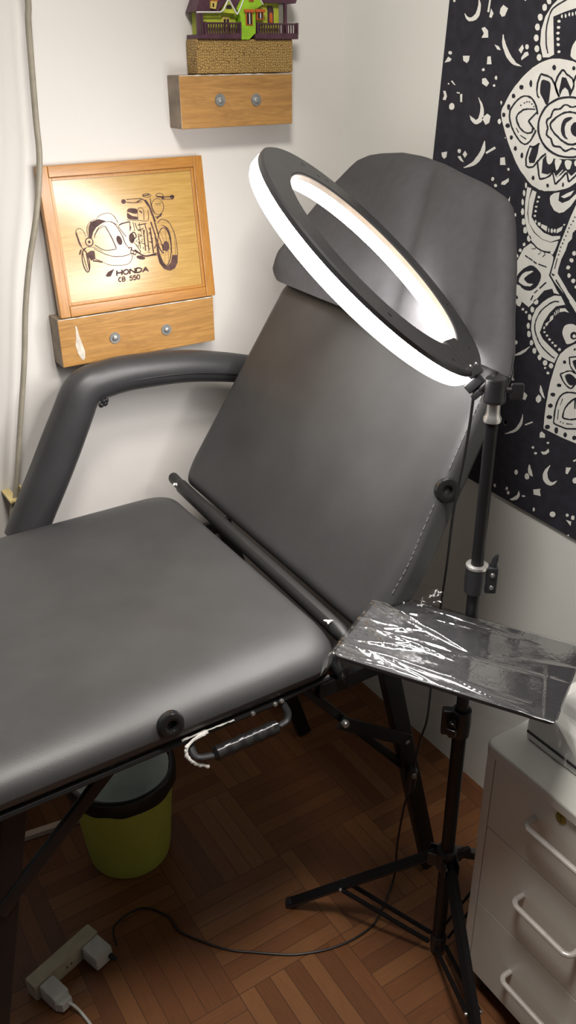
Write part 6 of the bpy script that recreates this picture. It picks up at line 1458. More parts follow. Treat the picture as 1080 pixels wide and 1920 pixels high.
# frame, hinge beam, folding legs and braces
bm = NB()
box(bm, -.92, .66, .965, .985, .672, .708, .003)
box(bm, -.92, .66, 1.535, 1.555, .672, .708, .003)
box(bm, .64, .66, .985, 1.535, .672, .708, .003)
box(bm, -.92, -.90, .985, 1.535, .672, .708, .003)
obj('seat_frame', bm, M_blackmetal, chair)
bm = NB()
cyl(bm, (.69, .93, .70), (.69, 1.56, .70), .011, 14)
for y in (.95, 1.55):
    box(bm, .65, .82, y - .008, y + .008, .655, .685, .003)
obj('hinge_beam', bm, M_blackmetal, chair)
def bar(bm, p, q, w, t, mi=0):
    p, q = V(p), V(q)
    a, b, d = frame_of(q - p, (0, 1, 0))
    L = (q - p).length
    M = Matrix(((a.x, b.x, d.x, p.x), (a.y, b.y, d.y, p.y), (a.z, b.z, d.z, p.z), (0, 0, 0, 1)))
    box(bm, -w / 2, w / 2, -t / 2, t / 2, 0, L, .003, mi, M)
for y0, y1 in ((.955, 1.0), (1.55, 1.51)):
    bm = NB()
    bar(bm, (.798, y0, .672), (.992, y1, .0), .036, .022)
    l = obj('leg', bm, M_blackmetal, chair)
    bm = NB()
    for f in (.33, .47):
        p = V((.798, y0, .672)).lerp(V((.992, y1, 0)), f)
        lathe(bm, [(0, .004), (.005, .003), (.006, 0), (.006, -.003)], p + V((0, -.0125, 0)), (0, -1, 0), 12)
    pieces('bolt', bm, M_steel, l)
    bm = NB()
    bar(bm, (.612, y0, .70), (.887, (y0 + y1) / 2, .352), .016, .010)
    obj('leg_brace', bm, M_blackmetal, chair)
    bm = NB()
    bar(bm, (.70, y0 - .004, .578), (.868, y0 + .003, .45), .026, .006)
    obj('cross_brace', bm, M_blackmetal, chair)
    bm = NB()
    lathe(bm, [(0, .004), (.0055, .003), (.007, 0), (.007, -.006)], (.707, y0 - .012, .576), (0, -1, 0), 12)
    obj('bolt', bm, M_steel, chair)
for y in (.945, 1.55):
    bm = NB()
    bar(bm, (.145, y, .70), (.0, y + .02, 0), .036, .022)
    obj('leg', bm, M_blackmetal, chair)
    bm = NB()
    bar(bm, (.285, y - .005, .70), (.095, y - .005, .52), .022, .010)
    obj('leg_brace', bm, M_blackmetal, chair)
bm = NB()
tube(bm, [(.262, .935, .715), (.285, .93, .712), (.300, .932, .705)], .006, 8)
box(bm, .262, .31, .925, .934, .70, .716, .003)
obj('brace_bracket', bm, M_steel, chair)
# prop that holds the backrest up
bm = NB()
cyl(bm, (.834, .955, .872), (.852, .955, .62), .0055, 14)
obj('backrest_prop', bm, M_chrome, chair)
# lower border strip and carrying handle on the near side
bm = NB()
tube(bm, [(-.93, .922, .712), (.25, .921, .711), (.39, .921, .711), (.55, .921, .711), (.655, .925, .713)], .0055, 8)
obj('border_strip', bm, M_piping, chair)
bm = NB()
pp = spline([(.388, .9165, .716), (.42, .9155, .7175), (.45, .915, .7165), (.475, .9155, .715)], 6)
tube(bm, [p + V((0, 0, random.uniform(-1, 1) * .0006)) for p in pp], [.0008 + .0014 * random.random() for _ in pp], 6)
tag(obj('torn_binding', bm, M_tuft, chair), 'pale torn edge binding')
for x, z in ((.425, .713), (.508, .712), (.548, .712), (.56, .713)):
    bm = NB()
    lathe(bm, [(0, .004), (.003, .0035), (.0048, .001), (.0048, -.006)], (x, .9165, z), (0, -1, .3), 12)
    obj('rivet', bm, M_steel, chair)
ha = bpy.data.objects.new('carry_handle', None)
link(ha, chair)
ha.location = (0, 0, 0)
bm = NB()
prof = []
for k in range(25):
    f = k / 24
    prof.append((.0112 + .0006 * math.sin(f * PI * 2 * 5) if 0 < k < 24 else .004, f * .118))
lathe(bm, [(0, 0)] + prof + [(0, .118)], (.428, .897, .684), (.118, .004, -.003), 18)
obj('grip', bm, M_gloss, ha)
bm = NB()
tube(bm, spline([(.402, .918, .705), (.400, .908, .698), (.405, .899, .690), (.428, .897, .684)], 5), .006, 10, 0, .0035)
tube(bm, spline([(.546, .901, .681), (.560, .902, .684), (.566, .908, .694), (.564, .918, .706)], 5), .006, 10, 0, .0035)
pieces('handle_strap', bm, M_piping, ha)
bm = NB()
pp = spline([(.428, .913, .716), (.405, .911, .714), (.392, .908, .708), (.389, .904, .697), (.396, .900, .684), (.408, .897, .674), (.420, .895, .668)], 6)
tube(bm, [p + V((random.uniform(-1, 1), 0, random.uniform(-1, 1))) * .0008 for p in pp], [.0022 + .0012 * random.random() for _ in pp], 7)
tag(obj('frayed_edging', bm, M_tuft, ha), 'white frayed edging')

# ------------------------------------------------------------------ black cover over the head of the backrest
def interp(tab, x):
    if x <= tab[0][0]: return tab[0][1]
    for (a, b), (c, d) in zip(tab, tab[1:]):
        if x <= c: return b + (d - b) * (x - a) / (c - a)
    return tab[-1][1]
TOP = [(.893, .445), (.905, .475), (.938, .527), (.98, .60), (1.024, .665), (1.045, .69), (1.067, .704), (1.12, .720), (1.183, .732), (1.24, .745), (1.298, .753), (1.36, .756), (1.419, .750), (1.45, .744), (1.475, .733), (1.507, .690), (1.53, .65), (1.55, .612), (1.566, .58), (1.579, .55), (1.588, .525), (1.592, .50), (1.594, .48)]
def hem(y):
    t = max(0, min(1, (y - 1.53) / .064))
    return .438 + .020 * (y - .89) / .72 + .026 * t * t * (3 - 2 * t)
bm = NB()
NY, NS_ = 110, 60
def smooth01(t):
    t = max(0, min(1, t)); return t * t * (3 - 2 * t)
grid = {}
ys = [.893 + (1.594 - .893) * (.5 - .5 * math.cos(PI * i / NY)) for i in range(NY + 1)]
for side in (0, 1):
    for i, y in enumerate(ys):
        h, t = hem(y), max(interp(TOP, y), hem(y) + .004)
        for j in range(NS_ + 1):
            f = 1 - (1 - j / NS_) ** 1.6
            s = h + (t - h) * f
            dtop = t - s
            dy = min(y - .893, 1.594 - y)
            e = math.sqrt(max(0, 1 - (1 - min(1, dtop / .045)) ** 2)) * math.sqrt(max(0, 1 - (1 - min(1, dy / .035)) ** 2))
            if side == 0:
                w = .022 * e
                a = s - .5
                w -= .010 * math.exp(-((y - (1.205 + .28 * (s - .55))) / .022) ** 2) * e
                w += .010 * math.exp(-((y - (1.115 + .25 * (s - .5))) / .045) ** 2) * e
                w -= .006 * math.exp(-((y - (1.02 + .38 * (s - .5))) / .022) ** 2) * e
                w += .005 * math.exp(-((y - 1.30) / .05) ** 2) * e
                w += .0010 * noise.noise(V((y * 7, s * 3, 1.3))) * e
                w += .008 * math.exp(-((s - h - .03) / .028) ** 2) * smooth01((y - 1.45) / .1) * e
            else:
                eb = smooth01(dtop / .10) * smooth01(dy / .12)
                w = -.004 - .062 * eb
            grid[side, i, j] = bm.verts.new(bk(y, s, w))
for side in (0, 1):
    for i in range(NY):
        for j in range(NS_):
            bm.faces.new([grid[side, i, j], grid[side, i + 1, j], grid[side, i + 1, j + 1], grid[side, i, j + 1]])
bmesh.ops.remove_doubles(bm, verts=bm.verts[:], dist=.0004)
o = obj('backrest_cover', bm, M_cloth, sharp=80)
tag(o, 'black fabric cover pulled over the rounded top of the reclined backrest', 'cover')

# ------------------------------------------------------------------ lamp stand
PX, PY = .860, .823
stand = thing('tripod_stand', 'black tripod light stand with open legs in front of the white drawer cabinet', 'light stand', (PX, PY, 0))
bm = NB()
cyl(bm, (PX, PY, .022), (PX, PY, .60), .0125, 20)
obj('lower_pole', bm, M_blackmetal, stand)
bm = NB()
cyl(bm, (PX, PY, .58), (PX, PY, .90), .0105, 20)
obj('middle_pole', bm, M_blackmetal, stand)
bm = NB()
cyl(bm, (PX, PY, .88), (PX, PY, 1.148), .0095, 20)
obj('upper_pole', bm, M_blackmetal, stand)
bm = NB()
lathe(bm, [(.0095, 1.142), (.0125, 1.143), (.0128, 1.148), (.0105, 1.152), (.0095, 1.157), (.0092, 1.168), (.0098, 1.176)], (PX, PY, 0), (0, 0, 1), 24)
tag(obj('spigot', bm, M_chrome, stand), 'bright metal spigot')
bm = NB()
lathe(bm, [(0, 1.172), (.0148, 1.172), (.0155, 1.175), (.0155, 1.178), (.0148, 1.180), (.0148, 1.205), (.0135, 1.2075), (0, 1.210)], (PX, PY, 0), (0, 0, 1), 28)
hd = obj('stand_head', bm, M_blackplastic, stand)
bm = NB()
d = V((.80, -.60, 0))
cyl(bm, V((PX, PY, 1.190)) + d * .012, V((PX, PY, 1.190)) + d * .022, .004, 12)
M = Matrix.Translation(V((PX, PY, 1.188)) + d * .030) @ Matrix.Rotation(math.atan2(d.y, d.x), 4, 'Z')
box(bm, -.009, .009, -.004, .004, -.012, .012, .003, 0, M)
obj('thumb_knob', bm, M_blackplastic, hd)
def clamp(z, h, r, ang, name='pole_clamp', bolts=True):
    bm = NB()
    lathe(bm, [(r - .004, z - h / 2), (r, z - h / 2), (r + .001, z), (r, z + h / 2), (r - .004, z + h / 2)], (PX, PY, 0), (0, 0, 1), 24)
    M = Matrix.Translation((PX, PY, z)) @ Matrix.Rotation(ang, 4, 'Z')
    box(bm, r - .003, r + .016, -.008, .008, -h / 2, h / 2, .003, 0, M)
    c = obj(name, bm, M_blackplastic, stand)
    if bolts:
        bm = NB()
        n = V((math.cos(ang - PI / 2), math.sin(ang - PI / 2), 0))
        for dz in (-.011, .011):
            p = V((PX + (r + .007) * math.cos(ang), PY + (r + .007) * math.sin(ang), z + dz)) + n * .008
            lathe(bm, [(0, .003), (.003, .0025), (.004, 0), (.004, -.002)], p, n, 12)
        pieces('bolt', bm, M_steel, c)
    return c
c = clamp(.883, .046, .0165, math.radians(-38))
bm = NB()
tube(bm, [(PX + .02, PY - .014, .905), (PX + .022, PY - .016, .918), (PX + .024, PY - .017, .926)], [.006, .005, .002], 8)
obj('clamp_lever', bm, M_blackplastic, c)
bm = NB()
lathe(bm, [(.0125, .902), (.0172, .904), (.0172, .908), (.010, .909)], (PX, PY, 0), (0, 0, 1), 24)
tag(obj('clamp_rim', bm, M_chrome, c), 'pale clamp rim')
c = clamp(.597, .052, .0165, math.radians(140), bolts=False)
bm = NB()
M = Matrix.Translation((PX - .022, PY - .004, .597)) @ Matrix.Rotation(math.radians(-150), 4, 'Z')
box(bm, -.006, .010, -.006, .006, -.016, .016, .003, 0, M)
box(bm, .006, .016, -.010, .010, -.007, .007, .003, 0, M)
obj('wing_nut', bm, M_gloss, c)
# leg collar, three legs with paired braces, foot hub
bm = NB()
lathe(bm, [(.0125, .245), (.019, .247), (.021, .255), (.021, .285), (.018, .292), (.0125, .294)], (PX, PY, 0), (0, 0, 1), 24)
col = obj('leg_collar', bm, M_blackplastic, stand)
bm = NB()
cyl(bm, (PX + .018, PY - .006, .275), (PX + .045, PY - .012, .275), .007, 12)
obj('collar_knob', bm, M_blackplastic, col)
bm = NB()
lathe(bm, [(0, .010), (.010, .010), (.0145, .015), (.0155, .03), (.0155, .052), (.0125, .056)], (PX, PY, 0), (0, 0, 1), 20)
hub = obj('foot_hub', bm, M_blackplastic, stand)
for ang in (127, -115, 8):
    a = math.radians(ang)
    d = V((math.cos(a), math.sin(a), 0))
    s = V((-d.y, d.x, 0))
    base = V((PX, PY, 0))
    p0 = base + d * .026 + V((0, 0, .268))
    p1 = base + d * .318 + V((0, 0, .0085))
    bm = NB()
    bar(bm, p0 - (p1 - p0).normalized() * .01, p1, .016, .019)
    lg = obj('leg', bm, M_blackmetal, stand)
    bm = NB()
    u = (p1 - p0).normalized()
    tube(bm, [p1 - u * .014, p1 - u * .010, p1, p1 + u * .003], [.010, .0112, .0112, .008], 12)
    for v in bm.verts: v.co.z = max(v.co.z, .0004)
    obj('rubber_foot', bm, M_blackplastic, lg)
    bm = NB()
    mid = p0.lerp(p1, .60)
    for q in (-1, 1):
        bar(bm, base + d * .016 + s * q * .0105 + V((0, 0, .038)), mid + s * q * .0115, .009, .0035)
    pieces('brace_pair', bm, M_blackmetal, stand)
    bm = NB()
    for q in (-1, 1):
        lathe(bm, [(0, .003), (.003, .0025), (.0038, 0), (.0038, -.002)], mid + s * q * .0135, s * q, 10)
        lathe(bm, [(0, .003), (.003, .0025), (.0038, 0), (.0038, -.002)], p0 + s * q * .0095, s * q, 10)
    pieces('rivet', bm, M_steel, lg)
    bm = NB()
    M = Matrix.Translation(base + V((0, 0, .268))) @ Matrix.Rotation(a, 4, 'Z')
    for q in (-1, 1):
        box(bm, .014, .034, q * .0125 - .002, q * .0125 + .002, -.014, .016, .002, 0, M)
    pieces('leg_bracket', bm, M_blackplastic, col)

# ------------------------------------------------------------------ ring lamp
RC = V((.7885, 1.0059, 1.3473))
MD = (V((.8575, .8562, 1.2070)) - RC).normalized()
NBK = V((.4983, -.4592, .7354))
NBK = (NBK - MD * NBK.dot(MD)).normalized()     # out of the lamp's black back
SD = NBK.cross(MD)
ring = thing('ring_lamp', 'large round black ring lamp glowing white, tilted on top of the tripod stand', 'ring light', tuple(RC))
RO, RI, TH = .2165, .164, .030
bm = NB()
lathe(bm, [(RI + .003, -.0102), (RI + .0005, -.0102), (RI + .0005, -.0015), (RI + .002, 0), (RO - .003, 0), (RO, -.0025), (RO, -.0085), (RO - .003, -.0085), (RO - .003, -.005), (RI + .003, -.005)], RC, NBK, 128, closed=True)
hs = obj('housing', bm, M_housing, ring)
bm = NB()
for k, a in enumerate((148, 156, 166, 60, 300, 20, 340)):
    a = math.radians(a)
    p = RC + (MD * math.cos(a) + SD * math.sin(a)) * (RO - .02 - .008 * (k % 2))
    lathe(bm, [(0, .0006), (.003, .0006), (.0034, -.001)], p, NBK, 10)
pieces('screw', bm, M_gloss, hs)
bm = NB()
lathe(bm, [(RO - .0035, -.0088), (RO - .0005, -.0088), (RO + .0005, -.012), (RO + .0005, -TH + .006), (RO - .003, -TH), (RI + .005, -TH), (RI + .0008, -TH + .003), (RI + .0008, -.0105), (RI + .004, -.0105)], RC, NBK, 128)
for f in bm.faces:
    f.normal_update()
    f.material_index = 0 if abs(f.normal.dot(NBK)) > .6 else 1
tag(obj('diffuser', bm, [M_led, M_ledside], ring), 'glowing white diffuser')
bm = NB()
lathe(bm, [(RI - .0002, -.0098), (RI - .0008, -.0098), (RI - .0008, -.0025), (RI - .0002, -.0025)], RC, NBK, 128, closed=True)
tag(obj('inner_trim', bm, M_cream, ring), 'cream inner rim')
# mounting block across the ring at the stand end
MR = Matrix(((MD.x, SD.x, NBK.x, RC.x), (MD.y, SD.y, NBK.y, RC.y), (MD.z, SD.z, NBK.z, RC.z), (0, 0, 0, 1)))
bm = NB()
box(bm, RI - .010, RI + .014, -.030, .030, -TH - .001, .0015, .003, 0, MR)
box(bm, RI + .010, RO + .003, -.030, .030, -.0095, .0015, .003, 0, MR)
mb = obj('mounting_block', bm, M_housing, ring)
bm = NB()
for y in (-.020, .020):
    lathe(bm, [(0, .0012), (.0028, .001), (.0036, -.001)], MR @ V((RO - .012, y, .002)), NBK, 10)
pieces('screw', bm, M_steel, mb)
bm = NB()
box(bm, RO + .002, RO + .016, -.010, .010, -.028, -.002, .002, 0, MR)
box(bm, RO + .018, RO + .027, -.008, .008, -.030, .006, .002, 0, MR)
cyl(bm, MR @ V((RO + .012, 0, -.016)), MR @ V((RO + .024, 0, -.016)), .006, 12)
q = MR @ V((RO + .022, 0, -.018))
tube(bm, [q, V((PX - .001, PY + .004, 1.207)), V((PX, PY, 1.200))], .0065, 12)
obj('tilt_bracket', bm, M_blackplastic, ring)

# ------------------------------------------------------------------ lamp cable with its switch
cab = [(.857, .852, 1.196), (.861, .864, 1.178), (.867, .873, 1.125), (.871, .883, 1.061), (.873, .897, .963), (.883, .912, .855), (.887, .922, .774), (.893, .935, .663), (.901, .945, .569), (0.8887, 0.9358, 0.5051), (0.8818, 0.9417, 0.456), (0.8769, 0.9496, 0.3754), (0.8769, 0.9555, 0.3146), (0.8681, 0.9584, 0.2802), (.881, .986, .143), (.889, .995, .055), (.886, .998, .012), (.870, .988, .003), (.835, .965, .003), (.79, .941, .003), (.735, .936, .003), (.684, .944, .003), (.640, .960, .003), (.604, .979, .003), (.55, 1.02, .003), (.502, 1.061, .003), (.446, 1.141, .003), (.440, 1.19, .003), (.40, 1.24, .003), (.335, 1.225, .010), (.318, 1.172, .022)]
cbl = thing('power_cable', 'thin black cable hanging from the ring lamp and looping across the parquet', 'cable', (.886, .998, 0))
bm = NB()
tube(bm, spline(cab, 6), .0022, 8)
obj('wire', bm, M_bcable, cbl)
bm = NB()
tube(bm, [(0.8764, 0.9501, 0.3843), (0.8769, 0.9506, 0.3745), (0.8774, 0.954, 0.3352), (0.8759, 0.956, 0.3195), (0.874, 0.9574, 0.3097)], [.005, .0095, .0095, .007, .004], 12)
sw = obj('inline_switch', bm, M_blackplastic, cbl)
bm = NB()
box(bm, .868, .875, .9385, .943, .366, .377, .001)
obj('button', bm, M_steel, sw)

# ------------------------------------------------------------------ tray and its film
TO = V((.774, .946, .820))
TU = V((.493, -.870, 0)).normalized()      # along the long edge
TV = V((-.849, -.529, 0))
TV = (TV - TU * TV.dot(TU)).normalized()   # towards the chair
TL, TW = .326, .187
MT = Matrix(((TU.x, TV.x, 0, TO.x), (TU.y, TV.y, 0, TO.y), (0, 0, 1, TO.z), (0, 0, 0, 1)))
tray = thing('work_tray', 'flat black rectangular tray clamped to the tripod pole, under clear film', 'tray', tuple(TO))
bm = NB()
pillow(bm, rounded([(0, 0), (TL, 0), (TL, TW), (0, TW)], .012, 5), .007, (.0015, .0015), (.0015, .0015), MT, 3)
obj('tray_plate', bm, M_tray, tray)
bm = NB()
box(bm, TL * .44, TL * .56, -.001, .06, -.022, -.0075, .003, 0, MT)
M = Matrix.Translation((PX, PY, .80))
lathe(bm, [(.0108, -.02), (.0135, -.019), (.0135, .006), (.0108, .007)], (PX, PY, .80), (0, 0, 1), 20)
obj('clamp_bracket', bm, M_blackplastic, tray)
# crumpled film
bm = NB()
U0, U1, V0, V1 = -.016, .385, -.012, .212
NU, NV = 250, 140
folds = []
rf = random.Random(11)
for k in range(32):
    u = abs(rf.gauss(0, .085)) + .005
    v = rf.uniform(-.0, TW)
    a = rf.choice([rf.gauss(.15, .25), rf.gauss(-.2, .3), rf.uniform(-1.5, 1.5)])
    folds.append((u, v, math.cos(a), math.sin(a), rf.uniform(.012, .06), rf.uniform(.0016, .0034), rf.uniform(.0008, .0032)))
for f in [(.075, .055, .93, .36, .05, .0022, .007), (.12, .075, .95, .3, .055, .002, .008), (.10, .115, 1, .12, .055, .002, .006), (.15, .165, 1, .02, .11, .0026, .008), (.055, .19, 1, -.05, .06, .003, .008), (.235, .178, .98, .2, .07, .002, .007), (.17, .02, 1, .03, .07, .002, .004), (.22, .10, 1, 0, .10, .003, .0025), (.28, .07, .98, -.2, .06, .003, .002), (.30, .13, .2, .98, .05, .003, .003)]:
    folds.append(f)
def film_h(u, v):
    h = .0035
    for (fu, fv, c, s, L, w, A) in folds:
        du, dv = u - fu, v - fv
        al, ac = du * c + dv * s, -du * s + dv * c
        if abs(al) > L * 1.4 or abs(ac) > w * 4: continue
        h += .72 * A * math.exp(-abs(ac) / w) * max(0, 1 - (al / (L * 1.4)) ** 2)
    damp = .10 + .90 * math.exp(-(max(0, u - .09) / .08) ** 2)
    h += .0026 * damp * abs(noise.noise(V((u * 15, v * 20, 2.2)))) + .0003 * damp * noise.noise(V((u * 120, v * 140, 7)))
    return max(.0012, h * (.4 + .6 * damp))
g = {}
for i in range(NU + 1):
    for j in range(NV + 1):
        u, v = U0 + (U1 - U0) * i / NU, V0 + (V1 - V0) * j / NV
        h = film_h(u, v)
        du = max(0, -u, u - TL)
        dv = max(0, -v, v - TW)
        uu, vv = u, v
        if u < 0:
            h -= (-u) * 1.3; uu = u * .55 - .004
        if u > TL:
            h -= (u - TL) * 1.15 + .004 * math.sin(v * 60); uu = TL + (u - TL) * .75
        if v > TW:
            h -= (v - TW) * .75; vv = TW + (v - TW) * .5 + .002
        if v < 0:
            h -= (-v) * .8; vv = v * .5 - .002
        g[i, j] = bm.verts.new(MT @ V((uu, vv, h)))
for i in range(NU):
    for j in range(NV):
        bm.faces.new((g[i, j], g[i + 1, j], g[i + 1, j + 1], g[i, j + 1]))
# loose tails: one sticking up behind the near back corner, one hanging below the chair-side corner, one at the far end
def tail(pts_a, pts_b, n=16, amp=.003, seed=0):
    A, B = spline(pts_a, 8), spline(pts_b, 8)
    m = min(len(A), len(B))
    rows = []
    for i in range(m):
        row = []
        for k in range(n + 1):
            p = A[i].lerp(B[i], k / n)
            p = p + V((noise.noise(p * 70 + V((seed, 0, 0))), noise.noise(p * 70 + V((0, seed, 5))), noise.noise(p * 60 + V((3, 0, seed))))) * amp
            row.append(bm.verts.new(MT @ p))
        rows.append(row)
    for i in range(m - 1):
        for k in range(n):
            bm.faces.new((rows[i][k], rows[i][k + 1], rows[i + 1][k + 1], rows[i + 1][k]))
tail([(-.004, .03, .003), (.0, -.01, .012), (.012, -.035, .022)], [(.10, .004, .004), (.105, -.015, .014), (.11, -.022, .018)], 24, .006, 1)
tail([(-.012, .15, -.004), (-.006, .16, -.022), (.006, .165, -.042)], [(-.004, .195, -.003), (.016, .195, -.02), (.03, .19, -.038)], 14, .006, 4)
tail([(TL + .004, .10, .001), (TL + .03, .11, -.015), (TL + .045, .12, -.04)], [(TL - .004, .19, -.002), (TL + .008, .195, -.03), (TL + .02, .195, -.06)], 24, .005, 8)
o = obj('clear_film', bm, M_film, sharp=180, recalc=False)
tag(o, 'crumpled clear plastic film wrapped over the black tray', 'plastic film')

# ------------------------------------------------------------------ drawer cabinet and the white box on it
CX, CY0, CY1, CZ = .86, .409, .757, .605
cabn = thing('drawer_cabinet', 'white three-drawer pedestal cabinet against the right wall', 'cabinet', (1.05, .58, 0))
bm = NB()
box(bm, CX, 1.243, CY1 - .018, CY1, .055, CZ - .022, .002)
box(bm, CX, 1.243, CY0, CY0 + .018, .055, CZ - .022, .002)
box(bm, CX + .02, 1.243, CY0 + .018, CY1 - .018, .055, .07)
box(bm, 1.228, 1.243, CY0 + .018, CY1 - .018, .07, CZ - .022)
box(bm, CX + .03, 1.228, CY0 + .018, CY1 - .018, .07, CZ - .03, 0, 1)
obj('carcass', bm, [M_white, M_dark], cabn)
bm = NB()
MTp = Matrix.Translation((0, 0, CZ))
pillow(bm, rounded([(CX - .006, CY0 - .004), (1.245, CY0 - .004), (1.245, CY1 + .004), (CX - .006, CY1 + .004)], [.012, .002, .002, .020], 6), .021, (.004, .004), (.003, .003), MTp, 4)
obj('worktop', bm, M_whitetop, cabn)
for x in (.90, 1.20):
    for y in (CY0 + .03, CY1 - .04):
        bm = NB()
        cyl(bm, (x, y - .012, .022), (x, y + .012, .022), .0215, 16)
        box(bm, x - .012, x + .012, y - .016, y + .016, .035, .055, .002)
        obj('castor', bm, M_blackplastic, cabn)
zs = [(.060, .2445), (.2463, .4294), (.4312, CZ - .0235)]
for k, (z0, z1) in enumerate(zs[::-1]):
    bm = NB()
    box(bm, CX - .001, CX + .017, CY0 + .0195, CY1 - .0205, z0, z1, .001)
    dr = obj('drawer', bm, M_white, cabn)
    zc = (.533, .356, .158)[k]
    bm = NB()
    y0, y1 = .642, .522
    pts = [(CX + .001, y0, zc), (CX - .018, y0, zc), (CX - .026, y0 - .008, zc), (CX - .027, y0 - .02, zc), (CX - .027, y1 + .02, zc), (CX - .026, y1 + .008, zc), (CX - .018, y1, zc), (CX + .001, y1, zc)]
    tube(bm, spline(pts, 5), .0052, 12, 0, .0045)
    obj('handle', bm, M_handle, dr)
    if k == 0:
        bm = NB()
        lathe(bm, [(0, .001), (.006, .0015), (.0095, .001), (.0105, -.001)], (CX - .001, .597, .572), (-1, 0, 0), 20)
        box(bm, CX - .0035, CX - .001, .5955, .5985, .566, .578, .0004, 1)
        obj('lock', bm, [M_brass, M_dark], dr)
dev = thing('white_device', 'white box-shaped device with a black slot along its side, on top of the drawer cabinet', 'device', (1.03, .6, CZ))
bm = NB()
pillow(bm, rounded([(.915, .452), (1.175, .452), (1.175, .733), (.915, .733)], .012, 5), .068, (.006, .006), (.004, .004), Matrix.Translation((0, 0, CZ + .069)), 4)
body = obj('body', bm, M_device, dev)
bm = NB()
box(bm, .913, .918, .462, .727, CZ + .0155, CZ + .0195, .0005)
obj('slot', bm, M_dark, dev)
bm = NB()
pillow(bm, rounded([(.945, .47), (1.165, .47), (1.165, .70), (.945, .70)], .02, 5), .022, (.008, .008), (.002, .002), Matrix.Translation((0, 0, CZ + .0905)), 4)
obj('lid', bm, M_device, dev)

# ------------------------------------------------------------------ wooden blocks on the wall
def block(x0, x1, z0, z1, label, bolts, smear=False):
    t = thing('wooden_block', label, 'wooden block', ((x0 + x1) / 2, WA, z0), 'bolted wooden blocks on the wall')
    bm = NB()
    box(bm, x0, x1, 1.69, WA + .0015, z0, z1, .0025)
    for f in bm.faces:
        c = f.calc_center_median()
        if c.x < x0 + .001 or c.z > z1 - .001: f.material_index = 1
    obj('block', bm, [M_block, M_blockgrey], t)
    for x, z in bolts:
        bm = NB()
        lathe(bm, [(.004, .0018), (.011, .002), (.0118, .001), (.0118, -.001)], (x, 1.69, z), (0, -1, 0), 28)
        w = obj('washer', bm, M_washer, t)
        bm = NB()
        lathe(bm, [(0, .0065), (.0045, .0065), (.006, .0055), (.006, .001)], (x, 1.69, z), (0, -1, 0), 6)
        obj('bolt_head', bm, M_washer, w)
    if smear:
        bm = NB()
        pts = [(.563, 1.130), (.566, 1.128), (.569, 1.108), (.573, 1.092), (.577, 1.075), (.576, 1.062), (.572, 1.057), (.567, 1.062), (.562, 1.074), (.559, 1.092), (.562, 1.104), (.563, 1.118)]
        flatpoly(bm, [(p[0], 1.6894, p[1]) for p in pts])
        tag(obj('paint_smear', bm, M_paint_smear, t), 'white paint smear')
    bm = NB()
    rr = random.Random(int(x0 * 1000))
    n = 26
    edge = [(x0 + .002 + (x1 - x0 - .006) * k / n, 1.6899 + .0012 * rr.random(), z1 - .0012) for k in range(n + 1)]
    tube(bm, edge, [.0006 + .0014 * rr.random() ** 2 for _ in edge], 6)
    obj('plaster_bead', bm, M_paint_smear, t)
    return t
block(.826, 1.085, 1.480, 1.5755, 'upper varnished wooden block with two bolts, under the toy house', [(.914, 1.530), (.997, 1.528)])
block(.528, .877, 1.048, 1.146, 'lower varnished wooden block with a white paint smear, under the motorcycle plaque', [(.644, 1.092), (.761, 1.091)], True)

# ------------------------------------------------------------------ motorcycle plaque, leaning on the wall
plq = thing('wooden_plaque', 'framed wooden plaque engraved with a sidecar motorcycle, standing on the lower block', 'plaque', (.71, 1.69, 1.147))
X0, X1, PH = .537, .8835, .282
lean = math.asin((1.722 - 1.690) / PH)
UX, UZ, UN = V((1, 0, 0)), V((0, math.sin(lean), math.cos(lean))), V((0, -math.cos(lean), math.sin(lean)))
PO = V((X0, 1.6905, 1.1475))
MP = Matrix(((UX.x, UZ.x, UN.x, PO.x), (UX.y, UZ.y, UN.y, PO.y), (UX.z, UZ.z, UN.z, PO.z), (0, 0, 0, 1)))
PWd = X1 - X0
SW = .021
bm = NB()
box(bm, SW, PWd - SW, PH - SW, PH, -.017, 0, .0018, 0, MP)
obj('top_rail', bm, M_frame, plq)
bm = NB()
box(bm, SW, PWd - SW, 0, SW, -.017, 0, .0018, 0, MP)
obj('bottom_rail', bm, M_frame, plq)
for a, b in ((0, SW), (PWd - SW, PWd)):
    bm = NB()
    box(bm, a, b, 0, PH, -.017, 0, .0018, 0, MP)
    obj('stile', bm, M_framev, plq)
bm = NB()
i0 = SW
for (a, b, c, d) in ((i0, i0 + .006, i0, PH - i0), (PWd - i0 - .006, PWd - i0, i0, PH - i0), (i0 + .006, PWd - i0 - .006, i0, i0 + .006), (i0 + .006, PWd - i0 - .006, PH - i0 - .006, PH - i0)):
    box(bm, a, b, c, d, -.010, -.0035, .0008, 0, MP)
obj('inner_bead', bm, M_framev, plq)
bm = NB()
box(bm, .01, PWd - .01, .01, PH - .01, -.014, -.0065, 0, 0, MP)
pn = obj('panel', bm, M_panel, plq)
bm = NB()
for k, q in ENGRAVING:
    flatshape(bm, [MP @ V((u * PWd * .001, v * PH * .001, -.0062)) for u, v in pairs(q)], k)
for f in bm.faces:
    f.normal_update()
    if f.normal.y > 0: f.normal_flip()
obj('engraved_drawing', bm, M_burn, pn, recalc=False)

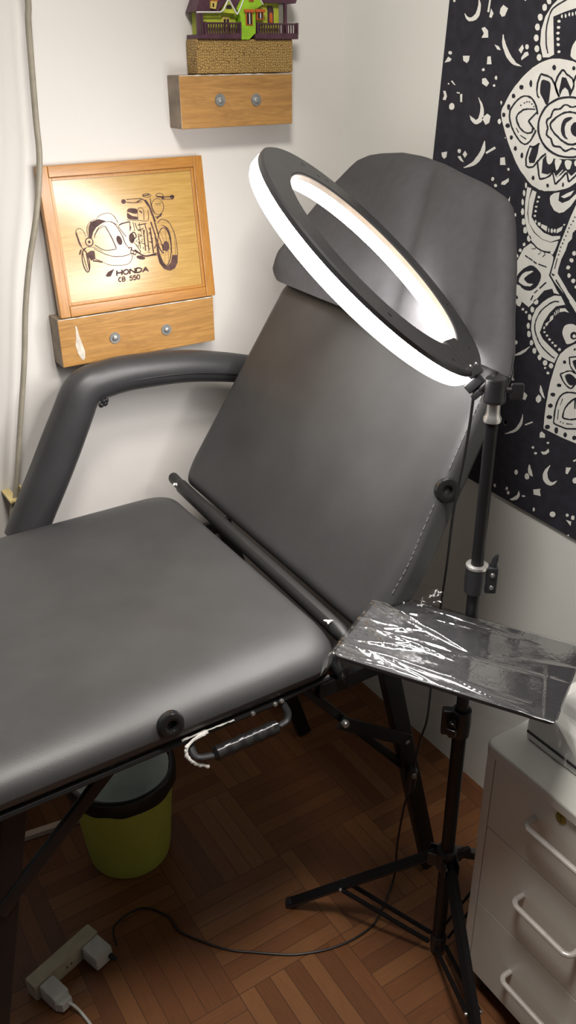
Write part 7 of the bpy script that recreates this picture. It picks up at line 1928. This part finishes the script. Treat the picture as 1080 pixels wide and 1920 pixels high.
# ------------------------------------------------------------------ toy house on the upper block
hse = thing('toy_house', 'lime green miniature house with plum roof and stone base, on the upper wooden block', 'ornament', (.98, 1.70, 1.5765))
def HX(x): return .868 + (x - 85) * .0002566
def HZ(y): return 1.5765 + (625 - y) * .000212
def hbox(bm, xa, xb, ya, yb, f, b=1.738, bev=.001, mi=0):
    box(bm, HX(xa), HX(xb), f, b, HZ(yb), HZ(ya), bev, mi)
def hprism(bm, pts, f, b, mi=0):
    prism(bm, [(HX(x), f, HZ(y)) for x, y in pts], (0, b - f, 0), mi)
bm = NB()
hbox(bm, 88, 945, 340, 624, 1.693, 1.738, .003)
obj('stone_base', bm, M_stone, hse)
bm = NB()
hbox(bm, 100, 470, 305, 342, 1.688, 1.738)
hbox(bm, 590, 985, 300, 342, 1.688, 1.738)
pieces('porch_floor', bm, M_plum, hse)
bm = NB()
hbox(bm, 150, 460, 110, 306, 1.704, 1.738)
obj('left_wall', bm, M_limey, hse)
bm = NB()
hbox(bm, 596, 845, 0, 306, 1.704, 1.738)
obj('right_wall', bm, M_limey, hse)
bm = NB()
hprism(bm, [(468, 345), (540, 345), (598, 290), (602, 100), (668, 60), (560, -110), (440, 100), (468, 160)], 1.690, 1.738)
tw = obj('gable_tower', bm, M_lime, hse)
bm = NB()
for pts in ([(100, 128), (160, -20), (300, -60), (300, 128)], [(300, 110), (300, -60), (480, -60), (520, 0), (440, 112), (400, 40), (372, 20)]):
    hprism(bm, pts, 1.694, 1.738)
pieces('left_roof', bm, M_plum, hse)
bm = NB()
hprism(bm, [(650, 38), (620, -30), (640, -80), (960, -80), (985, 10), (970, 46), (700, 46)], 1.692, 1.738)
obj('right_roof', bm, M_plum, hse)
bm = NB()
hprism(bm, [(310, 130), (372, 22), (440, 140)], 1.691, 1.71)
hprism(bm, [(500, -30), (562, -130), (630, -30)], 1.6885, 1.70)
pieces('small_gable', bm, M_limey, hse)
bm = NB()
def hline(bm, pts, f, w=5, d=.003):
    for a, b in zip(pts, pts[1:]):
        tube(bm, [(HX(a[0]), f, HZ(a[1])), (HX(b[0]), f, HZ(b[1]))], w * .00022, 6)
hline(bm, [(100, 132), (300, 128), (325, 112), (372, 22), (440, 145)], 1.6905, 7)
hline(bm, [(440, 145), (470, 90), (560, -115), (668, 60)], 1.6895, 6)
hline(bm, [(325, -10), (340, 8), (355, 0)], 1.6905, 8)
obj('roof_trim', bm, M_trimw, hse)
bm = NB()
hprism(bm, [(222, 40), (275, 40), (258, 105), (218, 100)], 1.689, 1.70)
ch = obj('dormer', bm, M_yellow, hse)
bm = NB()
hprism(bm, [(220, -6), (280, -6), (280, 42), (222, 42)], 1.688, 1.70)
obj('dormer_roof', bm, M_orange, ch)
bm = NB()
hbox(bm, 232, 246, 60, 90, 1.6885, 1.692, .0003)
obj('dormer_window', bm, M_pane, ch)
def window(xa, xb, ya, yb, f, wide=0, frame=M_orange, lintel=True):
    bm = NB()
    hbox(bm, xa, xb, ya, yb, f - .002, f + .004, .0004)
    if lintel: hbox(bm, xa - 12, xb + 14, ya - 10, ya + 16, f - .0035, f + .004, .0006)
    w = obj('window', bm, frame, hse)
    bm = NB()
    m = (xa + xb) / 2
    hbox(bm, xa + 8, m - 3, ya + 18, yb - 8, f - .0026, f, .0002)
    hbox(bm, m + 3, xb - 8, ya + 18, yb - 8, f - .0026, f, .0002)
    obj('pane', bm, M_pane, w)
    if wide:
        bm = NB()
        hbox(bm, m - 4, m + 4, ya + 22, yb - 10, f - .0032, f - .001, .0002)
        obj('mullion', bm, M_trimw, w)
window(512, 572, 112, 230, 1.690, 1)
window(608, 668, 108, 185, 1.6895, 1)
window(340, 402, 160, 290, 1.704, 0, M_yellow, False)
window(545, 585, -10, 40, 1.690, 0, M_orange, False)
bm = NB()
hprism(bm, [(348, 100), (352, 80), (372, 66), (392, 80), (396, 100)], 1.6895, 1.692)
obj('gable_window', bm, M_pane, hse)
bm = NB()
hprism(bm, [(740, 220), (740, 100), (765, 70), (792, 100), (792, 220)], 1.702, 1.706)
dd = obj('doorway', bm, M_plum, hse)
bm = NB()
hprism(bm, [(752, 205), (752, 135), (766, 118), (780, 135), (780, 205)], 1.7012, 1.704)
obj('door_panel', bm, M_orange, dd)
bm = NB()
for x in (745, 778):
    hprism(bm, [(x - 9, 96), (x - 9, 82), (x, 68), (x + 9, 82), (x + 9, 96)], 1.7015, 1.706)
pieces('arched_light', bm, M_pane, hse)
for xa, xb, yt in ((102, 124, 134), (136, 152, 134), (862, 886, 46)):
    bm = NB()
    hbox(bm, xa, xb, yt, 306, 1.690, 1.696, .0006)
    obj('porch_post', bm, M_plum, hse)
def railing(xa, xb, ya, yb, f):
    bm = NB()
    hbox(bm, xa, xb, ya, ya + 14, f, f + .004, .0006)
    hbox(bm, xa, xb, yb - 12, yb, f, f + .004, .0006)
    n = int((xb - xa) / 22)
    for k in range(n + 1):
        x = xa + 4 + (xb - xa - 8) * k / n
        hbox(bm, x - 4.5, x + 4.5, ya + 8, yb - 4, f + .001, f + .0035, 0)
    for x in (xa + 6, xb - 6):
        hbox(bm, x - 9, x + 9, ya - 4, yb, f - .0005, f + .0045, .0005)
    obj('railing', bm, M_plum, hse)
railing(160, 470, 208, 308, 1.689)
railing(612, 985, 210, 304, 1.689)

# ------------------------------------------------------------------ tapestry
tp = NB()
TY0, TY1, TZ0, TZ1 = .68, 1.412, .785, 2.12
XT = 1.2445
def tleft(z): return 1.424 - (z - 1.41) * .07 if z > 1.2 else 1.4387 - (1.2 - z) * .02
nz = 40
L, R = [], []
for k in range(nz + 1):
    z = TZ0 + (TZ1 - TZ0) * k / nz
    L.append((tleft(z), z + (.0 if k else .014)))
    R.append((TY0, z - (.0 if k else .022)))
va = [[tp.verts.new((x, y, z)) for y, z in L] for x in (XT, XT + .0025)]
vb = [[tp.verts.new((x, y, z)) for y, z in R] for x in (XT, XT + .0025)]
for k in range(nz):
    tp.faces.new((va[0][k], vb[0][k], vb[0][k + 1], va[0][k + 1]))
    tp.faces.new((va[1][k], va[1][k + 1], vb[1][k + 1], vb[1][k]))
    tp.faces.new((va[0][k], va[0][k + 1], va[1][k + 1], va[1][k]))
    tp.faces.new((vb[0][k], vb[1][k], vb[1][k + 1], vb[0][k + 1]))
for k in (0, nz):
    tp.faces.new((va[0][k], va[1][k], vb[1][k], vb[0][k]))
bmesh.ops.recalc_face_normals(tp, faces=tp.faces[:])
new = []
for lay, q in TAPESTRY_SHAPES:
    k, lay = divmod(lay, 10)
    new += flatshape(tp, [(XT - .0004 * lay, min(y * 2e-4, tleft(z * 2e-4) - .001), z * 2e-4) for y, z in pairs(q)], k, 0 if lay == 2 else 1)
for f in new:
    f.normal_update()
    if f.normal.x > 0: f.normal_flip()
o = obj('tapestry', tp, [M_tcloth, M_twhite], recalc=False)
tag(o, 'black cloth tapestry with white eye, moon and mandala print, hung on the right wall', 'tapestry')

# ------------------------------------------------------------------ cable on the left wall
wc = thing('wall_cable', 'thick beige cable hanging down the left wall past the plaque', 'cable', (.375, 1.70, .744))
bm = NB()
pts = [(.556, 1.685, 2.2), (.553, 1.685, 1.9), (.551, 1.687, 1.71), (.546, 1.687, 1.663), (.541, 1.684, 1.598), (.535, 1.68, 1.513), (.530, 1.675, 1.442), (.511, 1.675, 1.351), (.488, 1.683, 1.266), (.469, 1.69, 1.177), (.451, 1.69, 1.074), (.423, 1.69, .944), (.394, 1.69, .808), (.375, 1.69, .744), (.36, 1.69, .60), (.355, 1.70, .30), (.35, 1.71, .02)]
tube(bm, spline(pts, 6), .0056, 12)
obj('sheath', bm, M_cable, wc)
bm = NB()
tube(bm, spline([(.382, 1.676, .792), (.392, 1.676, .790), (.402, 1.678, .786), (.404, 1.69, .80), (.403, 1.70, .815)], 5), .0028, 8)
box(bm, .375, .392, 1.676, 1.74, .788, .794, .001)
box(bm, .400, .404, 1.678, 1.70, .775, .82, .001)
tag(obj('cable_clip', bm, M_clip, wc), 'yellowed plastic cable clip')

# ------------------------------------------------------------------ bucket under the seat
BX, BY = .447, 1.405
bk_ = thing('waste_bucket', 'olive green plastic bucket with a black bag lining, under the seat', 'bucket', (BX, BY, 0))
bm = NB()
lathe(bm, [(0, .004), (.082, .004), (.086, .0), (.090, .004), (.094, .03), (.112, .235), (.117, .238), (.117, .246), (.109, .246), (.107, .238), (.088, .012), (0, .012)], (BX, BY, 0), (0, 0, 1), 48)
obj('body', bm, M_bucket, bk_)
bm = NB()
ring_out, n = [], 64
rows = []
for (r, z) in [(.1135, .208), (.1185, .214), (.1195, .245), (.1165, .2515), (.1085, .252), (.106, .243), (.1035, .215)]:
    row = []
    for k in range(n):
        a = 2 * PI * k / n
        wob = 1 + .010 * noise.noise(V((math.cos(a) * 3, math.sin(a) * 3, z * 30)))
        zz = z + (.006 * noise.noise(V((math.cos(a) * 2.5, math.sin(a) * 2.5, 4))) if z < .22 else 0)
        row.append(bm.verts.new((BX + r * wob * math.cos(a), BY + r * wob * math.sin(a), zz)))
    rows.append(row)
for i in range(len(rows) - 1):
    for k in range(n):
        bm.faces.new((rows[i][k], rows[i][(k + 1) % n], rows[i + 1][(k + 1) % n], rows[i + 1][k]))
obj('bag_rim', bm, M_bag, bk_, sharp=70)
bm = NB()
lathe(bm, [(.1045, .243), (.100, .18), (.090, .10), (.060, .082), (.02, .09), (0, .088)], (BX, BY, 0), (0, 0, 1), 48)
for v in bm.verts:
    v.co += V((noise.noise(v.co * 25), noise.noise(v.co * 25 + V((9, 0, 0))), noise.noise(v.co * 25 + V((0, 9, 0))))) * .0025
obj('bag_liner', bm, M_liner, bk_, sharp=80)

# ------------------------------------------------------------------ power strip and plugs on the floor
sd = V((.14, .048, 0)).normalized()
so = V((.150, 1.168, 0))
sn = V((sd.y, -sd.x, 0))
MS = Matrix(((sd.x, sn.x, 0, so.x), (sd.y, sn.y, 0, so.y), (0, 0, 1, 0), (0, 0, 0, 1)))
ps = thing('power_strip', 'ivory power strip standing on edge on the floor under the seat', 'power strip', tuple(so))
bm = NB()
box(bm, -.006, .150, -.022, .010, 0, .042, .004, 0, MS)
obj('casing', bm, M_strip, ps)
bm = NB()
for x in (.068, .079):
    lathe(bm, [(0, .0006), (.0024, .0006)], MS @ V((x, .010, .021)), sn, 10)
pieces('socket_hole', bm, M_dark, ps)
a1 = thing('power_adapter', 'white plug with a white wire in the left end of the power strip', 'plug', tuple(MS @ V((.02, .03, 0))), 'white plugs in the power strip')
bm = NB()
box(bm, .002, .036, .0105, .060, .003, .040, .005, 0, MS)
prism(bm, [MS @ V(p) for p in ((.004, .058, .006), (.034, .058, .006), (.030, .074, .014), (.008, .074, .014))], (0, 0, .020))
obj('plug_body', bm, M_plug, a1)
bm = NB()
tube(bm, spline([MS @ V((.022, .070, .024)), MS @ V((.026, .086, .022)), MS @ V((.030, .105, .006)), MS @ V((.022, .16, .003)), MS @ V((.0, .26, .003))], 6), .0028, 8)
obj('plug_wire', bm, M_plug, a1)
a2 = thing('power_adapter', 'blocky white plug with a black wire in the right end of the power strip', 'plug', tuple(MS @ V((.12, .03, 0))), 'white plugs in the power strip')
bm = NB()
box(bm, .105, .147, .0105, .056, .004, .040, .005, 0, MS)
obj('plug_body', bm, M_plug, a2)
bm = NB()
tube(bm, [MS @ V((.138, .050, .020)), MS @ V((.140, .064, .018)), MS @ V((.142, .072, .016))], [.006, .0055, .003], 10)
obj('plug_boot', bm, M_blackplastic, a2)

# ------------------------------------------------------------------ batten on the floor by the wall
bm = NB()
p, q = V((.20, 1.560, 0)), V((.42, 1.528, 0))
d = (q - p).normalized()
s = V((-d.y, d.x, 0))
Mb = Matrix(((d.x, s.x, 0, p.x), (d.y, s.y, 0, p.y), (0, 0, 1, 0), (0, 0, 0, 1)))
box(bm, -.2, (q - p).length, 0, .018, 0, .014, .002, 0, Mb)
o = obj('wooden_batten', bm, M_batten)
tag(o, 'pale wooden batten lying on the floor behind the bucket', 'batten')

# ------------------------------------------------------------------ light
def area(name, loc, target, size, power, col):
    d = bpy.data.lights.new(name, 'AREA')
    d.shape = 'DISK'
    d.size = size
    d.energy = power
    d.color = col
    o = bpy.data.objects.new(name, d)
    o.location = loc
    o.rotation_euler = (V(target) - V(loc)).to_track_quat('-Z', 'Y').to_euler()
    link(o)
area('ceiling_lamp', (.35, .50, 2.52), (.35, .50, 0), .40, 33, (1, .94, .87))
w = bpy.data.worlds.new('room_air')
S.world = w
w.use_nodes = True
w.node_tree.nodes['Background'].inputs['Color'].default_value = (.95, .95, 1, 1)
w.node_tree.nodes['Background'].inputs['Strength'].default_value = .07

# ------------------------------------------------------------------ camera
cd = bpy.data.cameras.new('camera')
cam = bpy.data.objects.new('camera', cd)
link(cam)
pitch, roll, yaw = map(math.radians, (27.372, -.638, 32.159))
fwd = V((math.sin(yaw) * math.cos(pitch), math.cos(yaw) * math.cos(pitch), -math.sin(pitch)))
right = V((math.cos(yaw), -math.sin(yaw), 0))
up = right.cross(fwd)
r2 = right * math.cos(roll) + up * math.sin(roll)
u2 = -right * math.sin(roll) + up * math.cos(roll)
cam.matrix_world = Matrix(((r2.x, u2.x, -fwd.x, 0), (r2.y, u2.y, -fwd.y, 0), (r2.z, u2.z, -fwd.z, 1.6), (0, 0, 0, 1)))
cd.sensor_fit = 'VERTICAL'
cd.sensor_height = 36
cd.sensor_width = 20.25
cd.lens = 36 * 1638.4 / 1920
cd.clip_start = .02
S.camera = cam
S.view_settings.view_transform = 'Standard'
S.view_settings.look = 'None'
S.view_settings.exposure = 0
S.view_settings.gamma = 1
S.view_settings.use_curve_mapping = False
